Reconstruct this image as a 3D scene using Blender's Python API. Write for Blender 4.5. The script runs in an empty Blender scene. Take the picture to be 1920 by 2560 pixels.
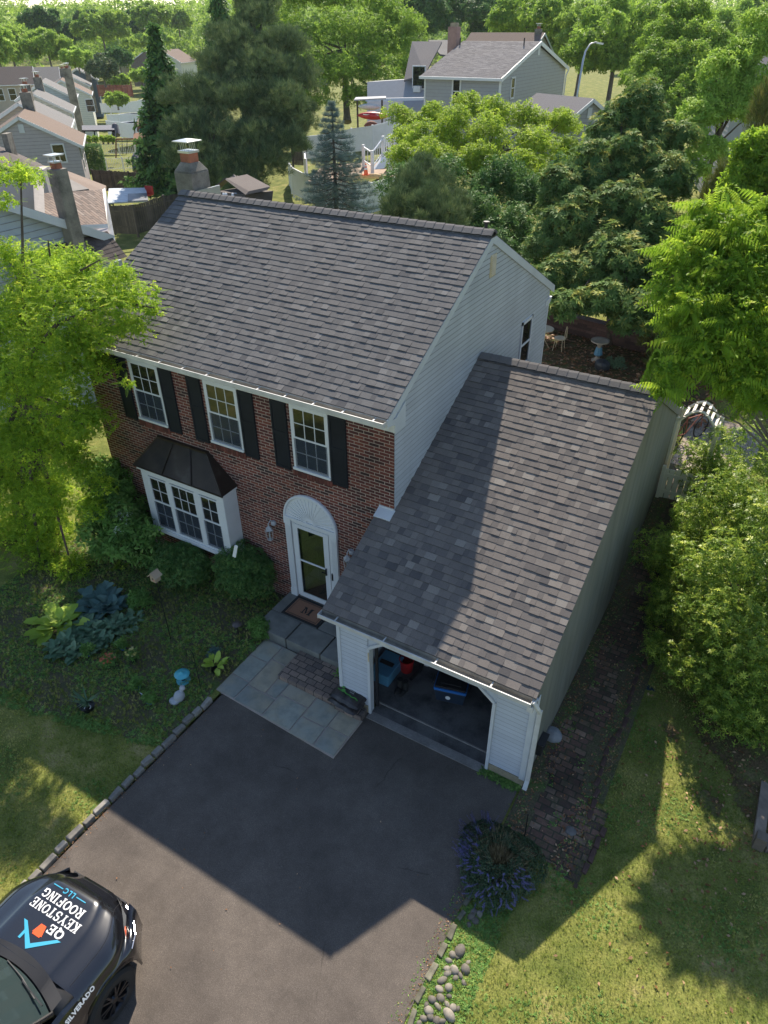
import bpy, bmesh, math, random
import numpy as np
from mathutils import Vector, Matrix
R=random.Random(7); rng=np.random.default_rng(7)
S=bpy.context.scene
# ---------------------------------------------------------------- camera
C0=np.array([5.39198406,-9.35456331,11.01938651])
RT=np.array([0.86017909,0.50994046,-0.00725714]);UP=np.array([-0.28745323,0.4965386,0.81903605]);FW=np.array([-0.42126307,0.7024316,-0.57369615])
F=1761.93
cam=bpy.data.cameras.new('camera');co=bpy.data.objects.new('camera',cam);S.collection.objects.link(co)
co.matrix_world=Matrix(((RT[0],UP[0],-FW[0],C0[0]),(RT[1],UP[1],-FW[1],C0[1]),(RT[2],UP[2],-FW[2],C0[2]),(0,0,0,1)))
cam.sensor_fit='HORIZONTAL';cam.sensor_width=36;cam.lens=36*F/1920;cam.clip_end=3000;cam.clip_start=.1
S.camera=co
S.render.resolution_x=768;S.render.resolution_y=1024
# ---------------------------------------------------------------- light
SUNV=Vector((-.422,.99,1)).normalized()
w=bpy.data.worlds.new('World');S.world=w;w.use_nodes=True
nt=w.node_tree;bg=nt.nodes['Background'];sky=nt.nodes.new('ShaderNodeTexSky');sky.sky_type='NISHITA';sky.sun_disc=False
sky.sun_elevation=math.asin(SUNV.z);sky.sun_rotation=math.atan2(SUNV.x,SUNV.y);sky.air_density=1.0;sky.dust_density=.3;sky.ozone_density=1.0
nt.links.new(sky.outputs[0],bg.inputs[0]);bg.inputs[1].default_value=.118
sl=bpy.data.lights.new('sun','SUN');sl.energy=5.0;sl.angle=math.radians(.55);sl.color=(1,.905,.77)
so=bpy.data.objects.new('sun',sl);S.collection.objects.link(so);so.rotation_euler=SUNV.to_track_quat('Z','Y').to_euler()
vs=S.view_settings;vs.view_transform='Standard';vs.look='None';vs.exposure=.70;vs.gamma=1
S.cycles.max_bounces=8;S.cycles.transparent_max_bounces=8
# ---------------------------------------------------------------- helpers
def _r(u,v): return FW+RT*(u-960)/F-UP*(v-1280)/F
def G(u,v,z=0.):
    d=_r(u,v);return C0+(z-C0[2])/d[2]*d
def D(u,v,t): return C0+t*_r(u,v)
def PY(u,v,y):
    d=_r(u,v);return C0+(y-C0[1])/d[1]*d
def PX(u,v,x):
    d=_r(u,v);return C0+(x-C0[0])/d[0]*d
ctl=np.array([(0,-5,0),(5,-5,0),(-5,-5,0),(8,-12,0),(-15,-8,0),(4,-2.5,0),(0,-12,0),(9,-3,0),(-9,-3,0),(5.5,-1,0),(0,0,0),(-4,0,.05),(4,1,.12),(4,2.6,.2),
(4,5,.75),(4,7.5,1.35),(7,7,1.2),(8,2,.3),(0,12,1.4),(-4,10,1.1),(-2,14,1.4),(3,14,1.4),(-9,8,.7),(-8.5,0,.0),(-18,10,-.5),(-16,7,-.2),(-14,0,0),(-30,38,-.5),(-22,34,.1),(-26,43,2),
(-40,30,-2.5),(-53,43,-3.1),(-65,54,-3.2),(-90,70,-4.5),(-147,118,-6),(-200,180,-6),(-45,130,1),(0,150,2),(60,60,2),(100,-50,0),(-100,0,-3),(-100,-80,-2),(0,-80,-1),(-12,25,.3),(-18,50,2.3),(2,30,2),(15,20,2),(-38,52,0)],float)
def H(x,y):
    x=np.asarray(x,float);y=np.asarray(y,float)
    d2=(x[...,None]-ctl[:,0])**2+(y[...,None]-ctl[:,1])**2
    w_=1/(d2+.6)**1.9
    return (w_*ctl[:,2]).sum(-1)/w_.sum(-1)
def h(x,y): return float(H(x,y))
ORG={}
def org(o):
    v=np.zeros(3)
    while o is not None: v=v+np.array(o.location);o=o.parent
    return v
def link(o): S.collection.objects.link(o)
def tag(o,label=None,cat=None,group=None,kind=None):
    if label:o['label']=label
    if cat:o['category']=cat
    if group:o['group']=group
    if kind:o['kind']=kind
    return o
def T(name,label,cat,loc=(0,0,0),group=None,rz=0):
    o=bpy.data.objects.new(name,None);link(o);o.location=tuple(float(a) for a in loc);o.rotation_euler=(0,0,rz);o.empty_display_size=.2
    return tag(o,label,cat,group)
def mesh_obj(name,me,mat,parent=None):
    o=bpy.data.objects.new(name,me);link(o)
    if mat is not None:
        for m_ in (mat if isinstance(mat,(list,tuple)) else [mat]): me.materials.append(m_)
    if parent is not None:o.parent=parent
    return o
class MB:
    def __init__(s): s.v=[];s.f=[];s.r=[];s.m=[];s.mi=0
    def face(s,pts,r=None):
        i=len(s.v);s.v+= [tuple(map(float,p)) for p in pts];s.f.append(tuple(range(i,i+len(pts))));s.r.append(R.random() if r is None else r);s.m.append(s.mi)
    def hexa(s,p,r=None):
        # p: 8 pts, 0-3 bottom ccw, 4-7 top
        r=R.random() if r is None else r
        i=len(s.v);s.v+=[tuple(map(float,q)) for q in p]
        for f in ((0,3,2,1),(4,5,6,7),(0,1,5,4),(1,2,6,5),(2,3,7,6),(3,0,4,7)): s.f.append(tuple(i+k for k in f));s.r.append(r);s.m.append(s.mi)
    def box(s,x0,x1,y0,y1,z0,z1,r=None):
        s.hexa([(x0,y0,z0),(x1,y0,z0),(x1,y1,z0),(x0,y1,z0),(x0,y0,z1),(x1,y0,z1),(x1,y1,z1),(x0,y1,z1)],r);return s
    def obox(s,c,ax,ay,az,r=None):
        c,ax,ay,az=[np.array(q,float) for q in (c,ax,ay,az)]
        s.hexa([c-ax-ay-az,c+ax-ay-az,c+ax+ay-az,c-ax+ay-az,c-ax-ay+az,c+ax-ay+az,c+ax+ay+az,c-ax+ay+az],r);return s
    def bar(s,a,b,wd,ht,r=None,upv=(0,0,1)):
        a=np.array(a,float);b=np.array(b,float);d=b-a;L=np.linalg.norm(d);d/=L;u=np.array(upv,float)
        if abs(d@u)>.98:u=np.array([0,1.,0])
        sd=np.cross(d,u);sd/=np.linalg.norm(sd);u=np.cross(sd,d);return s.obox((a+b)/2,d*L/2,sd*wd/2,u*ht/2,r)
    def tube(s,pts,rad,n=8,cap=True,r=None):
        pts=[np.array(p,float) for p in pts];r=R.random() if r is None else r
        if not isinstance(rad,(list,tuple)):rad=[rad]*len(pts)
        base=len(s.v);pu=None
        for i,p in enumerate(pts):
            d=(pts[min(i+1,len(pts)-1)]-pts[max(i-1,0)]);d/=np.linalg.norm(d)+1e-9
            if pu is None: pu=np.cross(d,[0,0,1.]) if abs(d[2])<.95 else np.cross(d,[0,1.,0])
            pu=pu-d*(pu@d);pu/=np.linalg.norm(pu)+1e-9;pv=np.cross(d,pu)
            for k in range(n):
                a=2*math.pi*k/n;s.v.append(tuple(p+rad[i]*(math.cos(a)*pu+math.sin(a)*pv)))
        for i in range(len(pts)-1):
            for k in range(n):
                a=base+i*n+k;b=base+i*n+(k+1)%n;s.f.append((a,b,b+n,a+n));s.r.append(r);s.m.append(s.mi)
        if cap:
            s.f.append(tuple(base+k for k in range(n))[::-1]);s.r.append(r);s.m.append(s.mi)
            s.f.append(tuple(base+(len(pts)-1)*n+k for k in range(n)));s.r.append(r);s.m.append(s.mi)
        return s
    def lathe(s,c,prof,n=16,r=None):
        c=np.array(c,float);r=R.random() if r is None else r;base=len(s.v)
        for (rr,z) in prof:
            for k in range(n):
                a=2*math.pi*k/n;s.v.append((c[0]+rr*math.cos(a),c[1]+rr*math.sin(a),c[2]+z))
        for i in range(len(prof)-1):
            for k in range(n):
                a=base+i*n+k;b=base+i*n+(k+1)%n;s.f.append((a,b,b+n,a+n));s.r.append(r);s.m.append(s.mi)
        for (i,fl) in ((0,1),(len(prof)-1,0)):
            if prof[i][0]>1e-4:
                q=tuple(base+i*n+k for k in range(n));s.f.append(q[::-1] if fl else q);s.r.append(r);s.m.append(s.mi)
        return s
    def prism(s,poly,ex,r=None):
        # poly: 3D points, extruded by vector ex
        r=R.random() if r is None else r;n=len(poly);i=len(s.v);ex=np.array(ex,float)
        s.v+=[tuple(map(float,p)) for p in poly]+[tuple(np.array(p,float)+ex) for p in poly]
        s.f.append(tuple(range(i,i+n))[::-1]);s.f.append(tuple(range(i+n,i+2*n)));s.r+=[r,r];s.m+=[s.mi]*2
        for k in range(n):
            a=i+k;b=i+(k+1)%n;s.f.append((a,b,b+n,a+n));s.r.append(r);s.m.append(s.mi)
        return s
    def ico(s,c,rad,sub=2,jit=0.,r=None):
        bm=bmesh.new();bmesh.ops.create_icosphere(bm,subdivisions=sub,radius=1);r=R.random() if r is None else r
        ph=[R.uniform(0,6) for _ in range(6)]
        i=len(s.v);rad=np.array(rad if hasattr(rad,'__len__') else (rad,)*3,float)
        for v in bm.verts:
            p=np.array(v.co);k=1+jit*(math.sin(3*p[0]+ph[0])+math.sin(4*p[1]+ph[1])+math.sin(3.5*p[2]+ph[2])+.5*math.sin(8*p[0]+ph[3])+.5*math.sin(9*p[1]+ph[4]))/3
            s.v.append(tuple(np.array(c,float)+p*rad*k))
        for f in bm.faces: s.f.append(tuple(i+v.index for v in f.verts));s.r.append(r);s.m.append(s.mi)
        bm.free();return s
    def build(s,name,mat,parent=None,smooth=False,bevel=0,world=True):
        me=bpy.data.meshes.new(name);v=np.array(s.v,float).reshape(-1,3)
        if parent is not None and world: v=v-org(parent)
        me.from_pydata(v.tolist(),[],s.f);a=me.attributes.new('rnd','FLOAT','FACE');a.data.foreach_set('value',s.r)
        if isinstance(mat,(list,tuple)) and len(mat)>1: me.polygons.foreach_set('material_index',s.m)
        if smooth: me.polygons.foreach_set('use_smooth',[True]*len(s.f))
        me.update();o=mesh_obj(name,me,mat,parent)
        if smooth=='auto' or bevel:
            pass
        if bevel:
            b=o.modifiers.new('bevel','BEVEL');b.width=bevel;b.segments=2;b.limit_method='ANGLE'
        return o
def copy_tree(o,parent=None):
    c=o.copy();link(c)
    if parent is not None:c.parent=parent
    for ch in list(o.children): copy_tree(ch,c)
    return c
# ---------------------------------------------------------------- materials
class N:
    def __init__(s,name):
        s.m=bpy.data.materials.new(name);s.m.use_nodes=True;s.t=s.m.node_tree;s.n=s.t.nodes;s.b=s.n['Principled BSDF'];s.out=s.n['Material Output'];s.tc=s.n.new('ShaderNodeTexCoord')
    def new(s,ty,**k):
        x=s.n.new(ty)
        for a,b in k.items(): setattr(x,a,b)
        return x
    def L(s,a,b): s.t.links.new(a,b)
    def mapping(s,scale=(1,1,1),rot=(0,0,0),src=None):
        mp=s.new('ShaderNodeMapping');mp.inputs['Scale'].default_value=scale;mp.inputs['Rotation'].default_value=rot
        s.L(src or s.tc.outputs['Object'],mp.inputs[0]);return mp.outputs[0]
    def noise(s,scale,detail=4,src=None,rough=.55):
        x=s.new('ShaderNodeTexNoise');x.inputs['Scale'].default_value=scale;x.inputs['Detail'].default_value=detail;x.inputs['Roughness'].default_value=rough
        s.L(src or s.tc.outputs['Object'],x.inputs[0]);return x.outputs[0]
    def ramp(s,src,stops,interp='LINEAR'):
        x=s.new('ShaderNodeValToRGB');e=x.color_ramp.elements;x.color_ramp.interpolation=interp
        while len(e)<len(stops):e.new(.5)
        for i,(p,c) in enumerate(stops):
            e[i].position=p;e[i].color=(*c,1) if hasattr(c,'__len__') else (c,c,c,1)
        s.L(src,x.inputs[0]);return x.outputs[0]
    def mix(s,f,a,b,mode='MIX'):
        x=s.new('ShaderNodeMix',data_type='RGBA',blend_type=mode)
        for inp,val in ((x.inputs[0],f),(x.inputs[6],a),(x.inputs[7],b)):
            if isinstance(val,(int,float)): inp.default_value=val
            elif isinstance(val,tuple): inp.default_value=(*val,1)
            else: s.L(val,inp)
        return x.outputs[2]
    def attr(s,name='rnd'):
        x=s.new('ShaderNodeAttribute');x.attribute_name=name;return x.outputs['Fac']
    def math(s,op,a,b=0.):
        x=s.new('ShaderNodeMath',operation=op)
        for i,val in enumerate((a,b)):
            if isinstance(val,(int,float)): x.inputs[i].default_value=val
            else: s.L(val,x.inputs[i])
        return x.outputs[0]
    def bump(s,src,strength=.3,dist=.02):
        x=s.new('ShaderNodeBump');x.inputs['Strength'].default_value=strength;x.inputs['Distance'].default_value=dist;s.L(src,x.inputs['Height']);s.L(x.outputs[0],s.b.inputs['Normal'])
    def col(s,c):
        if isinstance(c,tuple): s.b.inputs['Base Color'].default_value=(*c,1)
        else: s.L(c,s.b.inputs['Base Color'])
    def set(s,**k):
        for a,v in k.items(): s.b.inputs[a.replace('_',' ')].default_value=v
def simple(name,c,rough=.6,metal=0.,var=.15,scale=3.,bump=0.,bscale=40.,rnd=0.,spec=None):
    n=N(name);no=n.noise(scale,5);f=n.ramp(no,[(.3,0.),(.7,1.)])
    d=tuple(max(0,x*(1-var)) for x in c);l=tuple(min(1,x*(1+var)) for x in c);cc=n.mix(f,d,l)
    if rnd:
        a=n.attr();cc=n.mix(1.,cc,n.ramp(a,[(0,(1-rnd,)*3),(1,(1+rnd,)*3)]),'MULTIPLY')
    n.col(cc);n.set(Roughness=rough,Metallic=metal)
    if spec is not None:n.b.inputs['Specular IOR Level'].default_value=spec
    if bump: n.bump(n.noise(bscale,4),bump,.01)
    return n.m
LK={'grass_blades': 2.1, 'far_leaves_mid': 2.62, 'far_leaves_light': 2.12, 'maple_leaves': 2.62, 'dogwood_leaves': 2.38, 'laurel_leaves': 2.16, 'juniper_sprays': 2.04, 'pine_needles': 2.6, 'arborvitae_sprays': 1.6, 'weed_leaves': 2.75, 'blue_spruce_needles': 1.3, 'dead_leaves': 1.0, 'coral_petals': 1.0, 'yellow_petals': 1.0, 'white_petals': 1.0, 'rhododendron_leaves': 2.29, 'boxwood_leaves': 3.2, 'catmint_flowers': 0.85, 'catmint_leaves': 1.1, 'blue_hosta_leaves': 1.25, 'green_hosta_leaves': 1.62, 'far_leaves_dark': 2.2, 'locust_leaves': 2.56, 'sumac_leaves': 2.27}
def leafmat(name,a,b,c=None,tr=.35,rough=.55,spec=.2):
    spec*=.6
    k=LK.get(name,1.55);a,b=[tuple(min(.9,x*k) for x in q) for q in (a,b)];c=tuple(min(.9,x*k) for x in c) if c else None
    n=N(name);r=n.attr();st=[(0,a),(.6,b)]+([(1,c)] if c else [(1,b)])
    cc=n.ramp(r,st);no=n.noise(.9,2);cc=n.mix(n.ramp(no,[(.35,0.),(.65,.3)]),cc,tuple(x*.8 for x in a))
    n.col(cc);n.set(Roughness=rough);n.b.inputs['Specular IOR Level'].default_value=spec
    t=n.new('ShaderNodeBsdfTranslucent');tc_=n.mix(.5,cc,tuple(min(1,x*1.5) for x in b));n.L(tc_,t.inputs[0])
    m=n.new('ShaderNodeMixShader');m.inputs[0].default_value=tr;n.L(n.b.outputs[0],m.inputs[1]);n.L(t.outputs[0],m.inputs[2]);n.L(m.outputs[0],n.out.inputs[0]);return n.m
M={}
def shingle(name,c0,c1,c2,c3,under=None):
    n=N(name);r=n.attr();base=n.ramp(r,[(0,c0),(.35,c1),(.7,c2),(1,c3)])
    gr=n.noise(260,3);g=n.ramp(gr,[(.35,(.62,)*3),(.65,(1.38,)*3)]);cc=n.mix(1.,base,g,'MULTIPLY')
    st=n.noise(.5,3);cc=n.mix(n.ramp(st,[(.35,0.),(.7,.35)]),cc,(c2[0]*.9,c2[1]*.85,c2[2]*.8))
    n.col(cc);n.set(Roughness=.92);n.b.inputs['Specular IOR Level'].default_value=.25;n.bump(gr,.35,.004);return n.m
M['sh']=shingle('shingle_grey',(.085,.084,.088),(.125,.121,.121),(.15,.144,.141),(.20,.193,.188))
M['shg']=shingle('shingle_garage',(.08,.076,.078),(.135,.122,.115),(.185,.162,.146),(.27,.245,.218))
M['cap']=shingle('shingle_cap',(.13,.12,.115),(.15,.14,.135),(.165,.155,.15),(.18,.17,.165))
M['shbr']=shingle('shingle_brown',(.12,.085,.065),(.17,.125,.1),(.22,.165,.13),(.28,.22,.18))
M['shgr']=shingle('shingle_lightgrey',(.13,.125,.125),(.17,.165,.16),(.21,.2,.195),(.26,.25,.24))
M['shnb']=shingle('shingle_graybrown',(.06,.05,.045),(.09,.075,.068),(.12,.1,.09),(.16,.135,.12))
def mossy(m,amount=.6,c=(.05,.06,.025),c2=(.10,.065,.04)):
    t=m.node_tree;b=t.nodes['Principled BSDF'];src=b.inputs['Base Color'].links[0].from_socket;tc=t.nodes.new('ShaderNodeTexCoord');cur=src
    for sc,cc,lo in ((3.1,c,.5),(1.7,c2,.55)):
        n=t.nodes.new('ShaderNodeTexNoise');n.inputs['Scale'].default_value=sc;n.inputs['Detail'].default_value=8;n.inputs['Roughness'].default_value=.75;t.links.new(tc.outputs['Object'],n.inputs[0]);r=t.nodes.new('ShaderNodeValToRGB');r.color_ramp.elements[0].position=lo;r.color_ramp.elements[0].color=(0,0,0,1);r.color_ramp.elements[1].position=lo+.12;r.color_ramp.elements[1].color=(amount,amount,amount,1);t.links.new(n.outputs[0],r.inputs[0])
        x=t.nodes.new('ShaderNodeMix');x.data_type='RGBA';t.links.new(r.outputs[0],x.inputs[0]);t.links.new(cur,x.inputs[6]);x.inputs[7].default_value=(*cc,1);cur=x.outputs[2]
    t.links.new(cur,b.inputs['Base Color'])
def brickmat(name,ca,cb,cm,bw=.213,rh=.0677,axes='xz',mort=.0055,scale=1.,bumps=.5,stain=.3,off=.5):
    n=N(name);sx=n.new('ShaderNodeSeparateXYZ');n.L(n.tc.outputs['Object'],sx.inputs[0]);cb_=n.new('ShaderNodeCombineXYZ')
    if axes=='xz': n.L(n.math('ADD',sx.outputs[0],sx.outputs[1]),cb_.inputs[0]);n.L(sx.outputs[2],cb_.inputs[1])
    else: n.L(sx.outputs[0],cb_.inputs[0]);n.L(sx.outputs[1],cb_.inputs[1])
    src=cb_.outputs[0]
    b=n.new('ShaderNodeTexBrick');n.L(src,b.inputs[0]);b.inputs['Scale'].default_value=scale;b.inputs['Brick Width'].default_value=bw;b.inputs['Row Height'].default_value=rh
    b.inputs['Mortar Size'].default_value=mort;b.inputs['Mortar Smooth'].default_value=.15;b.offset=off
    b.inputs['Color1'].default_value=(0,0,0,1);b.inputs['Color2'].default_value=(1,1,1,1);b.inputs['Mortar'].default_value=(.5,.5,.5,1)
    base=n.ramp(b.outputs[0],[(0,ca[0]),(.3,ca[1]),(.65,ca[2]),(1,ca[3])]) if cb is None else n.mix(b.outputs[0],ca,cb)
    no=n.noise(30,3);base=n.mix(1.,base,n.ramp(no,[(.3,(.8,)*3),(.7,(1.2,)*3)]),'MULTIPLY')
    cc=n.mix(b.outputs['Fac'],base,cm)
    s2=n.noise(.8,4);cc=n.mix(1.,cc,n.ramp(s2,[(.3,(1-stain,)*3),(.7,(1+stain*.4,)*3)]),'MULTIPLY')
    n.col(cc);n.set(Roughness=.88);x=n.math('SUBTRACT',1.,b.outputs['Fac']);n.bump(x,bumps,.008);return n.m
M['brick']=brickmat('red_brick',((.035,.015,.014),(.10,.024,.019),(.145,.034,.024),(.20,.055,.032)),None,(.44,.35,.29),mort=.007)
M['sill']=simple('sill_brick',(.13,.04,.028),.85,rnd=.45,scale=20)
M['mortar']=simple('mortar',(.38,.32,.28),.9)
M['white']=simple('white_paint',(.68,.69,.70),.45,var=.05,scale=2)
M['whiteold']=simple('weathered_white',(.62,.62,.60),.55,var=.14,scale=5)
M['trim']=simple('pale_trim',(.58,.60,.62),.5,var=.08,scale=1.5)
def sidm(name,c,var=.08,dirt=.4):  # dirt darkens each course's top strip: butt shadow line painted in, with grime
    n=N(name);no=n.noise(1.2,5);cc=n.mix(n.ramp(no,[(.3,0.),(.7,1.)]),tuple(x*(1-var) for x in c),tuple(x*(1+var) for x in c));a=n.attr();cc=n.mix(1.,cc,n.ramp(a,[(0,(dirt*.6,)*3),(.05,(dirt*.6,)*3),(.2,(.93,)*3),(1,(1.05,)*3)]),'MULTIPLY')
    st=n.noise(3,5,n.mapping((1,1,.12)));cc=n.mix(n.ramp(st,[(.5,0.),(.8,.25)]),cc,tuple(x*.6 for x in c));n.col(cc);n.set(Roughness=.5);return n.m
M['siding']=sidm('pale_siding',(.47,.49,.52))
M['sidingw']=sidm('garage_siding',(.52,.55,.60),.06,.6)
def stucco():
    n=N('stained_stucco');a=n.mapping((.6,.6,5));no=n.noise(1.2,5);f=n.mapping((1,3,.35));s2=n.noise(1.6,5,f)
    c=n.mix(n.ramp(s2,[(.35,0.),(.7,.8)]),(.20,.195,.16),(.105,.108,.078));c=n.mix(n.ramp(no,[(.4,0.),(.75,.5)]),c,(.16,.175,.17));n.col(c);n.set(Roughness=.85);n.bump(n.noise(60,3),.25,.006);return n.m
M['stucco']=stucco()
M['black']=simple('black_shutter',(.012,.015,.022),.55,var=.2,spec=.25)
M['gutter']=simple('white_gutter',(.58,.57,.55),.45,var=.15,scale=4)
M['alum']=simple('gutter_inside',(.30,.27,.22),.6,var=.3)
def copper():
    n=N('aged_copper');no=n.noise(2.5,6);n.col(n.ramp(no,[(.3,(.035,.028,.022)),(.6,(.06,.045,.035)),(.8,(.10,.09,.075))]));n.set(Roughness=.42,Metallic=.6);return n.m
M['copper']=copper()
def glass(name,c,r=.04,m=0.,spec=.8):
    n=N(name);n.col(c);n.set(Roughness=r,Metallic=m);n.b.inputs['Specular IOR Level'].default_value=spec;n.bump(n.noise(1.5,1),.06,.05);return n.m
M['glass']=glass('dark_glass',(.02,.018,.015),.03,spec=1.)
M['screen']=glass('insect_screen',(.035,.045,.06),.35,spec=.4)
def clearglass():
    n=N('clear_glass');g=n.new('ShaderNodeBsdfGlossy');g.inputs['Roughness'].default_value=.02;t=n.new('ShaderNodeBsdfTransparent');t.inputs[0].default_value=(.85,.9,.88,1)
    m=n.new('ShaderNodeMixShader');m.inputs[0].default_value=.12;n.L(t.outputs[0],m.inputs[1]);n.L(g.outputs[0],m.inputs[2]);n.L(m.outputs[0],n.out.inputs[0]);return n.m
M['clear']=clearglass()
M['ydoor']=simple('yellow_door',(.42,.37,.11),.5,var=.05)
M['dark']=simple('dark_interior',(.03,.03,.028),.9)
def concrete(name,c,stain=.5,sc=1.5):
    n=N(name);a=n.noise(sc,6,rough=.65);b=n.noise(45,3);cc=n.ramp(a,[(.3,tuple(x*(1-stain) for x in c)),(.55,c),(.8,tuple(min(1,x*1.3) for x in c))]);cc=n.mix(1.,cc,n.ramp(b,[(.3,(.85,)*3),(.7,(1.15,)*3)]),'MULTIPLY');n.col(cc);n.set(Roughness=.85);n.bump(b,.3,.005);return n.m
M['conc']=concrete('garage_concrete',(.13,.125,.12),.65,2.2)
M['curb']=concrete('curb_concrete',(.26,.24,.22),.35,3)
M['found']=concrete('foundation',(.36,.30,.2),.3,3)
M['chim']=concrete('chimney_render',(.25,.225,.185),.65,1.6)
M['granmoss']=simple('mossy_granite',(.15,.14,.10),.9,var=.45,scale=7,rnd=.3,bump=.5)
M['granite']=simple('granite_block',(.24,.22,.19),.85,var=.25,scale=9,rnd=.3,bump=.5)
M['stone']=simple('river_stone',(.21,.185,.15),.75,var=.3,scale=12,rnd=.45)
M['slate']=simple('blue_slate',(.19,.19,.17),.7,var=.3,scale=3,bump=.2,bscale=12)
M['terra']=simple('terracotta',(.33,.12,.065),.85,var=.3)
M['steel']=simple('galvanised_cap',(.6,.6,.58),.35,.7,var=.1)
M['blackm']=simple('black_metal',(.015,.015,.016),.4,.3)
M['bark']=simple('bark',(.10,.075,.055),.95,var=.4,scale=6,bump=.8,bscale=18)
M['barkg']=simple('grey_bark',(.16,.14,.12),.95,var=.35,scale=6,bump=.8,bscale=18)
M['wood']=simple('weathered_wood',(.20,.16,.125),.85,var=.35,scale=4,rnd=.35)
M['woodd']=simple('dark_fence_wood',(.085,.068,.055),.85,var=.3,scale=2,rnd=.35)
M['deck']=simple('deck_wood',(.36,.25,.17),.8,var=.2,rnd=.2)
M['vinyl']=simple('white_vinyl',(.80,.82,.85),.4,var=.04,rnd=.03)
M['redfence']=simple('red_wood_fence',(.22,.07,.045),.8,rnd=.25)
M['red']=simple('red_plastic',(.45,.02,.02),.4)
M['orange']=simple('orange_plastic',(.85,.12,.03),.45)
M['blue']=simple('blue_plastic',(.02,.10,.42),.35)
M['coolb']=simple('bright_blue_plastic',(.02,.16,.5),.4,var=.05)
M['navy']=simple('dark_navy_plastic',(.02,.035,.06),.5)
M['teal']=simple('turquoise_glaze',(.10,.45,.52),.3,var=.1)
M['cream']=simple('cream_metal',(.6,.5,.33),.5)
M['grey']=simple('grey_rock',(.22,.23,.25),.85,var=.2,scale=5,bump=.3)
M['statue']=simple('grey_statue',(.42,.43,.45),.8,var=.12,scale=12)
M['lilac']=simple('lilac_siding',(.42,.38,.39),.6,var=.04,rnd=.04)
M['blues']=simple('blue_siding',(.40,.46,.52),.6,var=.04,rnd=.05)
M['cream2']=simple('cream_siding',(.66,.65,.56),.6,var=.03)
M['tan']=simple('tan_siding',(.42,.36,.29),.6,var=.05)
M['dblue']=simple('slate_blue_siding',(.09,.14,.2),.6)
M['gsid']=simple('grey_siding',(.33,.34,.36),.55,var=.05,rnd=.05)
M['brown2']=simple('brown_siding',(.17,.13,.1),.7)
M['pale']=simple('offwhite_wall',(.6,.6,.57),.6)
M['rubber']=simple('rubber',(.018,.018,.018),.75,bump=.3)
M['water']=glass('pool_water',(.05,.42,.6),.08)
M['green2']=simple('green_plastic',(.03,.28,.2),.4)
M['matbr']=simple('coir_mat',(.30,.15,.09),.95,var=.1,scale=60,bump=.5,bscale=300)
M['copperb']=M['copper']
M['soil']=None
# clay/paver mats
M['pav']=brickmat('brick_pavers',((.08,.05,.04),(.14,.075,.055),(.19,.105,.075),(.25,.17,.12)),None,(.05,.05,.03),bw=.215,rh=.125,axes='xy',mort=.012,stain=.75,bumps=.8,off=.42)
mossy(M['pav'],.75)
M['pav2']=brickmat('tan_pavers',((.28,.22,.17),(.34,.27,.21),(.4,.32,.25),(.45,.38,.3)),None,(.16,.13,.1),bw=.2,rh=.2,axes='xy',mort=.008,stain=.3,off=0.5)
M['steppav']=brickmat('step_pavers',((.14,.115,.105),(.20,.155,.13),(.26,.19,.155),(.31,.23,.18)),None,(.05,.045,.04),bw=.21,rh=.14,axes='xy',mort=.009,stain=.3,off=.4)
M['retw']=brickmat('retaining_brick',((.07,.04,.035),(.10,.055,.045),(.13,.07,.055),(.16,.1,.08)),None,(.08,.06,.05),bw=.3,rh=.1,stain=.5)
def flag():
    n=N('bluestone_flags');c=n.ramp(n.attr(),[(0,(.25,.26,.235)),(.35,(.33,.34,.29)),(.6,(.38,.37,.31)),(.8,(.42,.35,.25)),(1,(.29,.31,.28))])
    w1=n.noise(1.6,3);c=n.mix(n.ramp(w1,[(.42,0.),(.6,.6)]),c,(.40,.33,.22));c=n.mix(n.ramp(n.noise(6,6),[(.45,0.),(.75,.5)]),c,(.12,.145,.13));n.col(c);n.set(Roughness=.6);n.bump(n.noise(14,5),.25,.01);return n.m
M['flag']=flag()
def asphalt():
    n=N('asphalt');g=n.noise(75,4,rough=.85);big=n.noise(.7,5);med=n.noise(5,5)
    c=n.ramp(big,[(.3,(.088,.072,.060)),(.55,(.115,.095,.079)),(.75,(.146,.12,.099))]);c=n.mix(1.,c,n.ramp(g,[(.3,(.55,)*3),(.52,(1.,)*3),(.66,(1.6,)*3),(.74,(2.6,)*3)]),'MULTIPLY')
    c=n.mix(n.ramp(med,[(.45,0.),(.75,.35)]),c,(.085,.068,.054));c=n.mix(1.,c,n.ramp(n.noise(1.9,6,rough=.7),[(.3,(.78,)*3),(.7,(1.18,)*3)]),'MULTIPLY')
    v=n.new('ShaderNodeTexVoronoi');v.feature='DISTANCE_TO_EDGE';v.inputs['Scale'].default_value=.42
    wn=n.new('ShaderNodeMixRGB');wn.inputs[0].default_value=.12;n.L(n.tc.outputs['Object'],wn.inputs[1]);nn=n.new('ShaderNodeTexNoise');nn.inputs['Scale'].default_value=4;nn.inputs['Detail'].default_value=6;n.L(nn.outputs[1],wn.inputs[2]);n.L(n.tc.outputs['Object'],nn.inputs[0]);n.L(wn.outputs[0],v.inputs[0])
    gate=n.ramp(n.noise(.9,2),[(.56,1.),(.68,0.)]);cr=n.ramp(v.outputs['Distance'],[(.0,.35),(.004,1.)]);cr=n.math('MAXIMUM',cr,gate)
    c=n.mix(cr,(.014,.012,.011),c)
    sp=n.new('ShaderNodeTexVoronoi');sp.inputs['Scale'].default_value=26;n.L(n.tc.outputs['Object'],sp.inputs[0]);c=n.mix(n.ramp(sp.outputs['Distance'],[(.055,.8),(.085,0.)]),c,(.26,.22,.17))
    n.col(c);n.set(Roughness=.9);n.bump(g,.5,.004);return n.m
M['asph']=asphalt()
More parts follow.
